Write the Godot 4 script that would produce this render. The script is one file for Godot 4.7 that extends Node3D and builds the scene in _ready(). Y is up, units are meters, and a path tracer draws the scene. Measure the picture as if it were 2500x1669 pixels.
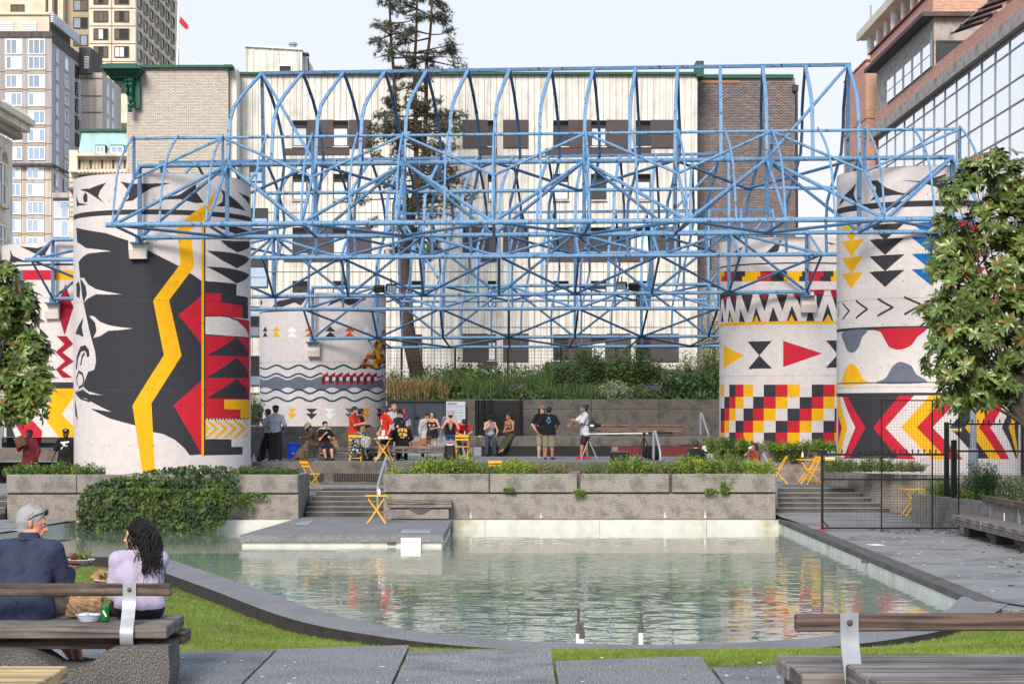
extends Node3D
# A city plaza with a shallow pool, painted concrete drums and a blue tubular canopy.
# x right, y up, metres; the paved rim of the pool is y = 0; the camera looks along -z.

const F:=5200.0
const PX:=1265.0
const PY:=1005.0
const EYE:=2.9

var rng:=RandomNumberGenerator.new()
var M:={}
var T:={}
var box_mesh: BoxMesh
var rod_mesh: ArrayMesh
var numbers:={}

# ---------------------------------------------------------------- nodes
func at(x: float,y: float,d: float) -> Vector3:
	return Vector3((x - PX)*d/F,EYE - (y - PY)*d/F,-d)

func rnd(a: float,b: float) -> float:
	return a+(b - a)*rng.randf()

func numbered(parent: Node,called: String) -> String:
	var key:=str(parent.get_instance_id())+called
	var n: int = numbers.get(key,0)
	numbers[key] = n+1
	return called if n == 0 else "%s_%03d" % [called,n]

func thing(called: String,label: String,category: String,pos:=Vector3.ZERO,yaw:=0.0,group:="") -> Node3D:
	var o:=Node3D.new()
	o.name = numbered(self,called)
	add_child(o,true)
	o.position = pos
	o.rotation.y = yaw
	tag(o,label,category,group)
	return o

func tag(o: Node3D,label: String,category: String,group:="") -> Node3D:
	o.set_meta("label",label)
	o.set_meta("category",category)
	if group != "":
		o.set_meta("group",group)
	return o

func put(called: String,m: Mesh,mat: Material,parent: Node = null,xf:=Transform3D()) -> MeshInstance3D:
	var o:=MeshInstance3D.new()
	var p: Node = parent if parent else self
	o.name = numbered(p,called)
	o.mesh = m
	o.material_override = mat
	o.transform = xf
	p.add_child(o,true)
	return o

func struct(called: String,m: Mesh,mat: Material,xf:=Transform3D()) -> MeshInstance3D:
	var o:=put(called,m,mat,null,xf)
	o.set_meta("kind","structure")
	return o

func stuff(o: Node3D) -> Node3D:
	o.set_meta("kind","stuff")
	return o

func copy(o: Node3D,label: String,pos: Vector3,yaw:=0.0) -> Node3D:
	var c: Node3D = o.duplicate()
	c.name = numbered(self,String(o.name).rstrip("0123456789").trim_suffix("_"))
	add_child(c,true)
	c.position = pos
	c.rotation.y = yaw
	c.set_meta("label",label)
	return c

# a box given by its centre and size, as a scaled shared mesh
func bx(called: String,c: Vector3,s: Vector3,mat: Material,parent: Node = null,yaw:=0.0) -> MeshInstance3D:
	return put(called,box_mesh,mat,parent,Transform3D(Basis(Vector3.UP,yaw)*Basis.from_scale(s),c))

# a bevelled box, a mesh of its own
func bb(called: String,c: Vector3,s: Vector3,bevel: float,mat: Material,parent: Node = null,yaw:=0.0) -> MeshInstance3D:
	var g:=Geo.new()
	g.box(Transform3D(Basis(),Vector3.ZERO),s,bevel)
	return put(called,g.done(),mat,parent,Transform3D(Basis(Vector3.UP,yaw),c))

# a rod between two points, as a scaled shared mesh
func rod_xf(a: Vector3,b: Vector3,r: float) -> Transform3D:
	var y:=b - a
	var n:=y.normalized()
	var x:=n.cross(Vector3(0,0,1))
	if x.length() < 0.05:
		x = n.cross(Vector3(1,0,0))
	x = x.normalized()
	var z:=x.cross(n).normalized()
	return Transform3D(Basis(x*r,y,z*r),a)

func rod(called: String,a: Vector3,b: Vector3,r: float,mat: Material,parent: Node = null) -> MeshInstance3D:
	return put(called,rod_mesh,mat,parent,rod_xf(a,b,r))

# a square bar between two points
func bar(called: String,a: Vector3,b: Vector3,w: float,t: float,mat: Material,parent: Node = null) -> MeshInstance3D:
	var xf:=rod_xf(a,b,1.0)
	xf.basis.x *= w
	xf.basis.z *= t
	xf.origin = (a+b)*0.5
	return put(called,box_mesh,mat,parent,xf)

func scatter(called: String,m: Mesh,mat: Material,xfs: Array,tints: Array,parent: Node = null) -> MultiMeshInstance3D:
	var mm:=MultiMesh.new()
	mm.transform_format = MultiMesh.TRANSFORM_3D
	mm.use_colors = tints.size() > 0
	mm.mesh = m
	mm.instance_count = xfs.size()
	var buf:=PackedFloat32Array()
	var stride:=16 if mm.use_colors else 12
	buf.resize(xfs.size()*stride)
	for i in xfs.size():
		var t: Transform3D = xfs[i]
		var o:=i*stride
		buf[o] = t.basis.x.x
		buf[o+1] = t.basis.y.x
		buf[o+2] = t.basis.z.x
		buf[o+3] = t.origin.x
		buf[o+4] = t.basis.x.y
		buf[o+5] = t.basis.y.y
		buf[o+6] = t.basis.z.y
		buf[o+7] = t.origin.y
		buf[o+8] = t.basis.x.z
		buf[o+9] = t.basis.y.z
		buf[o+10] = t.basis.z.z
		buf[o+11] = t.origin.z
		if mm.use_colors:
			var c: Color = tints[i]
			buf[o+12] = c.r
			buf[o+13] = c.g
			buf[o+14] = c.b
			buf[o+15] = 1.0
	mm.buffer = buf
	var o:=MultiMeshInstance3D.new()
	var p: Node = parent if parent else self
	o.name = numbered(p,called)
	o.multimesh = mm
	o.material_override = mat
	p.add_child(o,true)
	o.set_meta("kind","stuff")
	return o

# ---------------------------------------------------------------- shapes
class Geo:
	var st:=SurfaceTool.new()
	func _init() -> void:
		st.begin(Mesh.PRIMITIVE_TRIANGLES)
		st.set_smooth_group(-1)

	func tri(a: Vector3,b: Vector3,c: Vector3,out: Vector3) -> void:
		st.add_vertex(a)
		if (b - a).cross(c - a).dot(out) > 0.0:
			st.add_vertex(c)
			st.add_vertex(b)
		else:
			st.add_vertex(b)
			st.add_vertex(c)

	func quad(a: Vector3,b: Vector3,c: Vector3,d: Vector3,out: Vector3) -> void:
		tri(a,b,c,out)
		tri(a,c,d,out)

	func box(xf: Transform3D,s: Vector3,bevel:=0.0) -> void:
		var h:=s*0.5
		var e:=minf(bevel,minf(h.x,minf(h.y,h.z))*0.9)
		var o:=xf.origin
		var pts:={}
		for sx in [-1,1]:
			for sy in [-1,1]:
				for sz in [-1,1]:
					var k:=Vector3i(sx,sy,sz)
					var v:=Vector3(sx*h.x,sy*h.y,sz*h.z)
					pts[k] = [xf*(v - Vector3(0,sy*e,sz*e)),xf*(v - Vector3(sx*e,0,sz*e)),xf*(v - Vector3(sx*e,sy*e,0))]
		for ax in 3:
			for sg in [-1,1]:
				var q:=[]
				for uv in [[-1,-1],[1,-1],[1,1],[-1,1]]:
					var k:=Vector3i.ZERO
					k[ax] = sg
					k[(ax+1) % 3] = uv[0]
					k[(ax+2) % 3] = uv[1]
					q.append(pts[k][ax])
				var n:=Vector3.ZERO
				n[ax] = sg
				quad(q[0],q[1],q[2],q[3],xf.basis*n)
		if e <= 0.0:
			return
		for ax in 3:
			var b1:=(ax+1) % 3
			var b2:=(ax+2) % 3
			for s1 in [-1,1]:
				for s2 in [-1,1]:
					var k0:=Vector3i.ZERO
					k0[ax] = -1
					k0[b1] = s1
					k0[b2] = s2
					var k1:=k0
					k1[ax] = 1
					var n:=Vector3.ZERO
					n[b1] = s1
					n[b2] = s2
					quad(pts[k0][b1],pts[k1][b1],pts[k1][b2],pts[k0][b2],xf.basis*n)
		for k in pts:
			tri(pts[k][0],pts[k][1],pts[k][2],xf.basis*Vector3(k))

	# a tube along a path, radii per point, shaded smoothly
	func tube(path: Array,radii: Array,sides:=8,caps:=true,flat:=1.0) -> void:
		var rings:=[]
		var up:=Vector3(0.13,0.31,0.94).normalized()
		for i in path.size():
			var d: Vector3 = (path[mini(i+1,path.size() - 1)] - path[maxi(i - 1,0)]).normalized()
			var x:=up.cross(d)
			if x.length() < 0.05:
				x = Vector3(1,0,0).cross(d)
			x = x.normalized()
			var y:=d.cross(x).normalized()
			var ring:=[]
			for k in sides:
				var a:=TAU*k/sides
				ring.append(path[i]+(x*cos(a)+y*sin(a)*flat)*radii[i])
			rings.append(ring)
		st.set_smooth_group(0)
		for i in path.size() - 1:
			for k in sides:
				var k2:=(k+1) % sides
				var mid: Vector3 = (path[i]+path[i+1])*0.5
				var a: Vector3 = rings[i][k]
				quad(a,rings[i][k2],rings[i+1][k2],rings[i+1][k],(a+rings[i+1][k2])*0.5 - mid)
		st.set_smooth_group(-1)
		if caps:
			for e in [0,path.size() - 1]:
				var d: Vector3 = path[0] - path[1] if e == 0 else path[-1] - path[-2]
				for k in sides:
					tri(path[e],rings[e][k],rings[e][(k+1) % sides],d)

	# profile of (radius, height) turned round y
	func lathe(profile: Array,sides:=24,smooth:=true,from:=0.0,to:=TAU,base:=Transform3D(),uvw:=0.0) -> void:
		var full:=absf(to - from - TAU) < 0.001
		for i in profile.size() - 1:
			var p: Vector2 = profile[i]
			var q: Vector2 = profile[i+1]
			st.set_smooth_group(i+1 if smooth else -1)
			for k in sides:
				var a:=from+(to - from)*k/sides
				var b:=from+(to - from)*(k+1)/sides
				var v:=[Vector3(p.x*sin(a),p.y,p.x*cos(a)),Vector3(p.x*sin(b),p.y,p.x*cos(b)),Vector3(q.x*sin(b),q.y,q.x*cos(b)),Vector3(q.x*sin(a),q.y,q.x*cos(a))]
				var m:=(a+b)*0.5
				var along:=Vector3(q.x - p.x,q.y - p.y,0)
				var n:=Vector3(sin(m)*along.y,-along.x,cos(m)*along.y)
				if p.x > 0.0001:
					tri(base*v[0],base*v[1],base*v[2],base.basis*n)
				if q.x > 0.0001:
					tri(base*v[0],base*v[2],base*v[3],base.basis*n)
		st.set_smooth_group(-1)

	# a flat outline (x, y) given thickness along z: front at z = +t/2
	func slab(poly: PackedVector2Array,t: float,xf:=Transform3D()) -> void:
		var idx:=Geometry2D.triangulate_polygon(poly)
		var z:=Vector3(0,0,t*0.5)
		var nz:=xf.basis.z
		for i in range(0,idx.size(),3):
			var a:=Vector3(poly[idx[i]].x,poly[idx[i]].y,0)
			var b:=Vector3(poly[idx[i+1]].x,poly[idx[i+1]].y,0)
			var c:=Vector3(poly[idx[i+2]].x,poly[idx[i+2]].y,0)
			tri(xf*(a+z),xf*(b+z),xf*(c+z),nz)
			tri(xf*(a - z),xf*(b - z),xf*(c - z),-nz)
		var cw:=Geometry2D.is_polygon_clockwise(poly)
		for i in poly.size():
			var p:=poly[i]
			var q:=poly[(i+1) % poly.size()]
			var n:=Vector3(q.y - p.y,p.x - q.x,0)*(-1.0 if cw else 1.0)
			quad(xf*(Vector3(p.x,p.y,0)+z),xf*(Vector3(q.x,q.y,0)+z),xf*(Vector3(q.x,q.y,0) - z),xf*(Vector3(p.x,p.y,0) - z),xf.basis*n)

	# a ball, squashed by s
	func ball(c: Vector3,s: Vector3,rings:=8,sides:=10) -> void:
		st.set_smooth_group(0)
		for i in rings:
			var t0:=PI*i/rings - PI/2
			var t1:=PI*(i+1)/rings - PI/2
			for k in sides:
				var a:=TAU*k/sides
				var b:=TAU*(k+1)/sides
				var v:=[]
				for w in [[t0,a],[t0,b],[t1,b],[t1,a]]:
					v.append(c+Vector3(cos(w[0])*sin(w[1]),sin(w[0]),cos(w[0])*cos(w[1]))*s)
				var out: Vector3 = (v[0]+v[2])*0.5 - c
				if i > 0:
					tri(v[0],v[1],v[2],out)
				if i < rings - 1:
					tri(v[0],v[2],v[3],out)
		st.set_smooth_group(-1)

	func done() -> ArrayMesh:
		st.generate_normals()
		return st.commit()

# ---------------------------------------------------------------- materials
func noise_tex(called: String,seed_: int,freq: float,octaves: int,ramp: Array,size:=512,kind:=FastNoiseLite.TYPE_SIMPLEX_SMOOTH,as_normal:=0.0) -> NoiseTexture2D:
	var n:=FastNoiseLite.new()
	n.seed = seed_
	n.noise_type = kind
	n.frequency = freq
	n.fractal_octaves = octaves
	if octaves == 1:
		n.fractal_type = FastNoiseLite.FRACTAL_NONE
	var t:=NoiseTexture2D.new()
	t.width = size
	t.height = size
	t.seamless = true
	t.noise = n
	if as_normal > 0.0:
		t.as_normal_map = true
		t.bump_strength = as_normal
	else:
		var g:=Gradient.new()
		var off:=PackedFloat32Array()
		var col:=PackedColorArray()
		for r in ramp:
			off.append(r[0])
			var v:float=r[1]
			col.append(r[2] if r.size() > 2 else Color(v,v,v))
		g.offsets = off
		g.colors = col
		t.color_ramp = g
	T[called] = t
	return t

func lin(r: float,g: float,b: float) -> Color:
	return Color(r,g,b).linear_to_srgb()

# a matte surface: colour, fine grain and broad blotches, laid out in world metres
func mat(called: String,c: Color,rough: float,fine:="",fine_scale:=1.0,blotch:="",blotch_scale:=0.2,bump:="",bump_scale:=1.0,bump_strength:=1.0,world:=true) -> StandardMaterial3D:
	var m:=StandardMaterial3D.new()
	m.resource_name = called
	m.albedo_color = c
	m.roughness = rough
	m.metallic_specular = 0.4
	if fine != "" or bump != "":
		m.uv1_triplanar = true
		m.uv1_world_triplanar = world
		m.uv1_scale = Vector3.ONE*fine_scale
	if fine != "":
		m.albedo_texture = T[fine]
	if blotch != "":
		m.detail_enabled = true
		m.detail_albedo = T[blotch]
		m.detail_blend_mode = BaseMaterial3D.BLEND_MODE_MUL
		m.detail_uv_layer = BaseMaterial3D.DETAIL_UV_2
		m.uv2_triplanar = true
		m.uv2_world_triplanar = world
		m.uv2_scale = Vector3.ONE*blotch_scale
	if bump != "":
		m.normal_enabled = true
		m.normal_texture = T[bump]
		m.normal_scale = bump_strength
	M[called] = m
	return m

func plain(called: String,c: Color,rough:=0.7,metal:=0.0) -> StandardMaterial3D:
	var m:=StandardMaterial3D.new()
	m.resource_name = called
	m.albedo_color = c
	m.roughness = rough
	m.metallic = metal
	M[called] = m
	return m

func leafy(called: String,c: Color,rough:=0.5,back:=0.5) -> StandardMaterial3D:
	var m:=plain(called,c,rough)
	m.vertex_color_use_as_albedo = true
	m.cull_mode = BaseMaterial3D.CULL_DISABLED
	m.backlight_enabled = true
	m.backlight = Color(back,back,back*0.6)
	return m

# ================================================================ the scene
func _ready() -> void:
	rng.seed = 7
	make_camera_and_light()
	box_mesh = BoxMesh.new()
	box_mesh.size = Vector3.ONE
	var g:=Geo.new()
	g.tube([Vector3.ZERO,Vector3(0,1,0)],[1.0,1.0],12)
	rod_mesh = g.done()
	make_textures()
	make_materials()
	build_ground()
	build_pool()
	build_terraces()
	build_far_city()
	build_white_building()
	build_red_building()
	build_drums()
	build_canopy()
	build_bank()
	build_pine()
	build_planters()
	build_fences()
	build_magnolias()
	build_benches()
	build_furniture()
	build_crowd()
	build_couple()
	build_small_things()

func make_camera_and_light() -> void:
	var cam:=Camera3D.new()
	cam.name = "camera"
	cam.projection = Camera3D.PROJECTION_FRUSTUM
	cam.near = 0.5
	cam.far = 1500.0
	cam.size = 2.0*0.5*834.5/F
	cam.frustum_offset = Vector2(0.5*(1250.0 - PX)/F,0.5*(PY - 834.5)/F)
	cam.position = Vector3(0,EYE,0)
	add_child(cam)
	cam.current = true
	var env:=Environment.new()
	env.background_mode = Environment.BG_SKY
	var sky:=ProceduralSkyMaterial.new()
	sky.sky_top_color = Color(0.75,0.865,1.0)
	sky.sky_horizon_color = Color(1.0,0.985,0.97)
	sky.sky_curve = 0.22
	sky.ground_bottom_color = Color(0.45,0.44,0.43)
	sky.ground_horizon_color = Color(0.8,0.8,0.8)
	sky.sky_energy_multiplier = 1.0
	sky.sun_angle_max = 60.0
	sky.sun_curve = 0.15
	var s:=Sky.new()
	s.sky_material = sky
	env.sky = s
	env.background_energy_multiplier = 0.37
	env.tonemap_mode = Environment.TONE_MAPPER_LINEAR
	env.tonemap_exposure = 2.9
	env.sdfgi_enabled = true
	env.ssao_enabled = true
	env.ssil_enabled = true
	var we:=WorldEnvironment.new()
	we.name = "world_environment"
	we.environment = env
	add_child(we)
	var sun:=DirectionalLight3D.new()
	sun.name = "sun"
	sun.light_energy = 0.5
	sun.light_color = Color(1.0,0.955,0.90)
	sun.light_angular_distance = 22.0
	sun.shadow_enabled = true
	sun.rotation_degrees = Vector3(-32,-14,0)
	add_child(sun)

func make_textures() -> void:
	noise_tex("speckle",1,0.16,2,[[0.0,0.45],[0.38,0.65],[0.5,0.82],[0.62,1.0],[1.0,1.0]],512)
	noise_tex("aggregate",2,0.22,1,[[0.0,0.30],[0.2,0.5],[0.45,0.72],[0.65,0.92],[0.8,1.0],[1.0,1.0]],1024,FastNoiseLite.TYPE_CELLULAR)
	noise_tex("grit",3,0.3,2,[[0.0,0.68],[0.35,0.88],[0.55,0.97],[1.0,1.0]],512)
	noise_tex("blotch",4,0.012,5,[[0.0,0.74],[0.3,0.86],[0.55,0.97],[1.0,1.0]],512)
	noise_tex("soft_blotch",5,0.01,4,[[0.0,0.88],[0.5,0.97],[1.0,1.0]],512)
	noise_tex("streak",6,0.012,5,[[0.0,0.6],[0.4,0.85],[0.6,1.0],[1.0,1.0]],512)
	noise_tex("bumps",7,0.12,4,[],512,FastNoiseLite.TYPE_SIMPLEX_SMOOTH,6.0)
	noise_tex("weave",8,0.25,2,[[0.0,0.72],[0.5,0.9],[1.0,1.0]],256)
	noise_tex("rust",9,0.02,5,[[0.0,1.0,Color(1,1,1)],[0.74,1.0,Color(1,1,1)],[0.79,0.7,Color(0.78,0.66,0.56)],[0.83,0.5,Color(0.50,0.36,0.28)],[1.0,0.4,Color(0.42,0.27,0.18)]],512)
	noise_tex("chalk",10,0.04,5,[[0.0,0.80],[0.45,0.88],[0.62,1.0],[1.0,1.0]],512)
	noise_tex("bark",11,0.05,4,[[0.0,0.35],[0.5,0.75],[1.0,1.0]],256,FastNoiseLite.TYPE_SIMPLEX)
	noise_tex("lawn",12,0.02,5,[[0.0,0.75,Color(0.72,0.66,0.44)],[0.3,0.9,Color(0.9,0.95,0.7)],[0.55,1.0,Color(1,1,1)],[1.0,1.0,Color(0.8,1,0.75)]],512)
	noise_tex("lining",13,0.014,5,[[0.0,0.8,Color(0.80,0.78,0.66)],[0.25,0.9,Color(0.94,0.95,0.90)],[0.45,1.0,Color(1,1,1)],[1.0,1.0,Color(1,1,1)]],512)
	noise_tex("flowers",14,0.035,2,[[0.0,0.02,Color(0.01,0.012,0.015)],[0.60,0.02,Color(0.015,0.02,0.025)],[0.63,0.8,Color(0.8,0.82,0.82)],[0.72,0.3,Color(0.35,0.38,0.4)],[0.78,0.9,Color(0.9,0.9,0.88)],[1.0,0.9,Color(0.9,0.9,0.9)]],256)
	noise_tex("checks",15,0.09,1,[[0.0,0.1,Color(0.25,0.03,0.03)],[0.48,0.1,Color(0.3,0.04,0.04)],[0.52,0.9,Color(0.95,0.9,0.88)],[1.0,0.9,Color(0.95,0.9,0.88)]],128)
	noise_tex("stripes",16,0.05,1,[[0.0,0.1,Color(0.02,0.02,0.02)],[0.46,0.1,Color(0.02,0.02,0.02)],[0.5,0.9,Color(0.85,0.85,0.85)],[1.0,0.9,Color(0.9,0.9,0.9)]],128)
	noise_tex("fur",17,0.06,3,[[0.0,0.1,Color(0.10,0.08,0.06)],[0.45,0.3,Color(0.24,0.19,0.15)],[0.6,0.5,Color(0.46,0.37,0.28)],[1.0,0.7,Color(0.66,0.57,0.46)]],256)
	# wood grain and vertical weather streaks: noise stretched along one axis
	T["wood"] = stretched(21,512,512,0.9,26.0,[0.45,0.68,0.88,1.0])
	T["drip"] = stretched(22,512,512,26.0,1.2,[0.86,0.94,1.0,1.0])

# noise whose features are longer along one axis; sx, sy = features per tile
func stretched(seed_: int,w: int,h: int,sx: float,sy: float,tones: Array) -> ImageTexture:
	var n:=FastNoiseLite.new()
	n.seed = seed_
	n.noise_type = FastNoiseLite.TYPE_SIMPLEX_SMOOTH
	n.frequency = 1.0
	n.fractal_octaves = 4
	var im:=Image.create(w,h,false,Image.FORMAT_RGB8)
	for y in h:
		var v:=TAU*y/h
		for x in w:
			var u:=TAU*x/w
			# a torus in four dimensions folded into three keeps the tile seamless enough
			var f:=n.get_noise_3d(cos(u)*sx/TAU+cos(v)*sy/TAU,sin(u)*sx/TAU+7.1,sin(v)*sy/TAU)*0.5+0.5
			f = clampf((f - 0.25)*2.0,0.0,0.999)*(tones.size() - 1)
			var i:=int(f)
			var c:float=lerpf(tones[i],tones[i+1],f - i)
			im.set_pixel(x,y,Color(c,c,c))
	return ImageTexture.create_from_image(im)

func make_materials() -> void:
	mat("concrete",Color(0.675,0.65,0.62),0.9,"speckle",0.5,"blotch",0.3,"bumps",0.9,0.35)
	mat("warm_concrete",Color(0.695,0.66,0.63),0.9,"speckle",0.45,"blotch",0.35,"bumps",0.8,0.35)
	mat("stage_concrete",Color(0.53,0.505,0.48),0.9,"speckle",0.4,"blotch",0.3,"bumps",0.9,0.35)
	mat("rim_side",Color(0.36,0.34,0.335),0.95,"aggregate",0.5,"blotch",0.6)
	mat("dark_concrete",Color(0.40,0.385,0.38),0.92,"grit",0.9,"blotch",0.2,"bumps",0.9,0.4)
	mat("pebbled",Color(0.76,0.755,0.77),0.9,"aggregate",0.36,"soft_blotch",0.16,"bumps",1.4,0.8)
	mat("pebbled_b",Color(0.72,0.72,0.74),0.9,"aggregate",0.37,"blotch",0.2,"bumps",1.4,0.8)
	mat("pebbled_c",Color(0.79,0.785,0.79),0.9,"aggregate",0.35,"blotch",0.22,"bumps",1.4,0.8)
	mat("pebbled_dark",Color(0.60,0.58,0.57),0.92,"aggregate",0.7,"blotch",0.2,"bumps",1.4,0.8)
	mat("paving",Color(0.655,0.65,0.65),0.9,"speckle",0.6,"blotch",0.09,"bumps",0.7,0.35)
	mat("soil",Color(0.22,0.18,0.14),1.0,"speckle",0.8)
	mat("lawn_ground",Color(0.48,0.53,0.22),1.0,"lawn",0.25,"speckle",1.2)
	mat("pool_paint",Color(0.79,0.785,0.765),0.6,"lining",0.12,"soft_blotch",0.3)
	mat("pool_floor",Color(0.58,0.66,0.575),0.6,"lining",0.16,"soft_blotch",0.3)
	mat("white_paint",Color(0.92,0.92,0.91),0.5,"soft_blotch",0.4)
	mat("tan_brick",Color(0.69,0.61,0.52),0.9,"grit",0.6,"blotch",0.07)
	mat("tan_mortar",Color(0.64,0.565,0.49),0.95,"grit",0.6)
	mat("dark_brick",Color.WHITE,0.9,"grit",1.0)
	M.dark_brick.vertex_color_use_as_albedo = true
	mat("pale_mortar",Color(0.76,0.72,0.68),0.95,"grit",0.7)
	mat("cladding",Color(0.90,0.89,0.865),0.55,"soft_blotch",0.2,"drip",0.12)
	mat("cladding_joint",Color(0.72,0.70,0.66),0.7)
	mat("brown_panel",Color(0.30,0.265,0.28),0.55,"soft_blotch",0.3)
	mat("green_metal",Color(0.13,0.36,0.30),0.55,"soft_blotch",0.8)
	mat("red_brick",Color(0.70,0.37,0.31),0.9,"grit",0.5,"blotch",0.08)
	mat("red_brick_piece",Color.WHITE,0.9,"grit",0.8)
	M.red_brick_piece.vertex_color_use_as_albedo = true
	mat("facade_concrete",Color(0.74,0.71,0.69),0.9,"grit",0.4,"blotch",0.2)
	mat("tower_grey",Color(0.76,0.735,0.735),0.9,"grit",0.1,"drip",0.03)
	mat("tower_buff",Color(0.86,0.81,0.76),0.9,"grit",0.1,"drip",0.03)
	mat("tower_cream",Color(0.95,0.90,0.81),0.9,"grit",0.1,"soft_blotch",0.04)
	mat("tower_side",Color(0.74,0.69,0.62),0.9,"grit",0.1,"soft_blotch",0.04)
	mat("soot",Color(0.40,0.375,0.375),0.9,"grit",0.1,"drip",0.05)
	mat("cream_stone",Color(0.97,0.91,0.82),0.85,"grit",0.3,"blotch",0.06)
	mat("copper_green",Color(0.66,0.84,0.82),0.7,"blotch",0.08)
	mat("blue_steel",Color(0.43,0.605,0.765),0.5,"chalk",0.6,"rust",0.33)
	mat("blue_steel_shaded",Color(0.30,0.47,0.64),0.5,"chalk",0.5,"rust",0.27)  # darker copy of the blue paint, shade put into its colour
	mat("weathered_wood",Color(0.60,0.56,0.54),0.85,"wood",0.9,"blotch",0.35)
	mat("brown_wood",Color(0.50,0.42,0.385),0.75,"wood",0.9,"blotch",0.4)
	mat("pale_wood",Color(0.88,0.76,0.56),0.8,"wood",0.8)
	mat("bark",Color(0.50,0.42,0.38),1.0,"bark",0.9,"speckle",1.5)
	mat("grey_bark",Color(0.42,0.38,0.35),1.0,"bark",1.5)
	mat("fence_black",Color(0.07,0.09,0.09),0.5)
	mat("yellow_metal",Color(0.96,0.73,0.13),0.45,"soft_blotch",1.0)
	mat("galvanised",Color(0.62,0.64,0.67),0.42,"soft_blotch",2.0)
	M.galvanised.metallic = 0.25
	mat("stair_nosing",Color(0.60,0.60,0.62),0.8,"grit",1.0)
	plain("window_glass",Color(0.80,0.88,0.96),0.06)
	M.window_glass.metallic = 0.85
	plain("bronze_glass",Color(0.62,0.55,0.50),0.07)
	M.bronze_glass.metallic = 0.8
	plain("dark_glass",Color(0.16,0.17,0.18),0.05)
	M.dark_glass.metallic_specular = 0.8
	plain("facade_glass",Color(0.97,0.985,1.0),0.05)
	M.facade_glass.metallic = 0.9
	plain("curtain",Color(0.86,0.88,0.88),0.8)
	plain("frame_white",Color(0.90,0.91,0.92),0.5)
	plain("frame_dark",Color(0.16,0.15,0.16),0.5)
	plain("mullion",Color(0.50,0.50,0.53),0.45,0.4)
	plain("black",Color(0.05,0.05,0.055),0.6)
	plain("rubber",Color(0.03,0.03,0.03),0.8)
	plain("white",Color(0.9,0.9,0.9),0.6)
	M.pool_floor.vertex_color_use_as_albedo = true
	var w:=plain("water",Color(0.80,0.93,0.86,0.12),0.02)
	w.metallic_specular = 0.5
	w.transparency = BaseMaterial3D.TRANSPARENCY_ALPHA
	leafy("leaf",Color.WHITE,0.30,0.45)
	leafy("matte_leaf",Color.WHITE,0.7,0.6)
	leafy("needle",Color.WHITE,0.6,0.25)
	leafy("grass_blade",Color.WHITE,0.7,0.8)

# ================================================================ ground and pool
func sheet(pts: Array,y: float) -> ArrayMesh:
	var g:=Geo.new()
	var poly:=PackedVector2Array()
	for p in pts:
		poly.append(Vector2(p[0],-p[1]))
	var idx:=Geometry2D.triangulate_polygon(poly)
	for i in range(0,idx.size(),3):
		var v:=[]
		for k in 3:
			v.append(Vector3(poly[idx[i+k]].x,y,poly[idx[i+k]].y))
		g.tri(v[0],v[1],v[2],Vector3.UP)
	return g.done()

# the rim on the near side of the pool: x, inner distance, outer x, outer distance
var rim:=[[-15.5,43.5,-15.5,42.9],[-11.0,43.5,-11.0,42.9],[-8.15,43.45,-8.5,42.85],[-7.07,42.3,-7.5,41.7],[-5.9,39.3,-6.45,38.7],[-4.59,35.8,-5.1,35.1],[-2.73,30.7,-3.2,30.0],[-1.44,28.35,-1.75,27.6],[-0.34,27.2,-0.5,26.4],[0.7,26.7,0.65,25.9],[1.71,26.55,1.75,25.75],[2.8,26.8,3.0,26.0],[3.87,27.45,4.2,26.7],[5.2,29.0,5.6,28.3],[6.2,31.0,6.7,30.4],[6.95,33.4,7.55,32.6]]

func rim_curve(step: int) -> Array:
	var out:=[]
	var n:=rim.size()
	for i in n - 1:
		for k in step:
			var t:=float(k)/step
			var row:=[]
			for c in 4:
				row.append(cubic_interpolate(rim[i][c],rim[i+1][c],rim[maxi(i - 1,0)][c],rim[mini(i+2,n - 1)][c],t))
			out.append(row)
	out.append(rim[n - 1])
	return out

func lawn_far(x: float) -> float:
	if x > 7.4:
		return lerpf(32.2,24.0,clampf((x - 7.4)/5.0,0.0,1.0))
	for i in rim.size() - 1:
		if x <= rim[i+1][2]:
			return lerpf(rim[i][3],rim[i+1][3],clampf((x - rim[i][2])/(rim[i+1][2] - rim[i][2]),0.0,1.0))
	return 32.4

func lawn_height(x: float,d: float) -> float:
	var far:=lawn_far(x)
	var base:=-0.22+0.20*smoothstep(-3.5,1.0,x) - 0.10*smoothstep(2.5,5.0,x)
	var s:=clampf((far - d)/(far - 16.6),0.0,1.0)
	return lerpf(base,0.92,s)+0.05*sin(s*PI)*smoothstep(-2.0,1.0,x)

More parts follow.
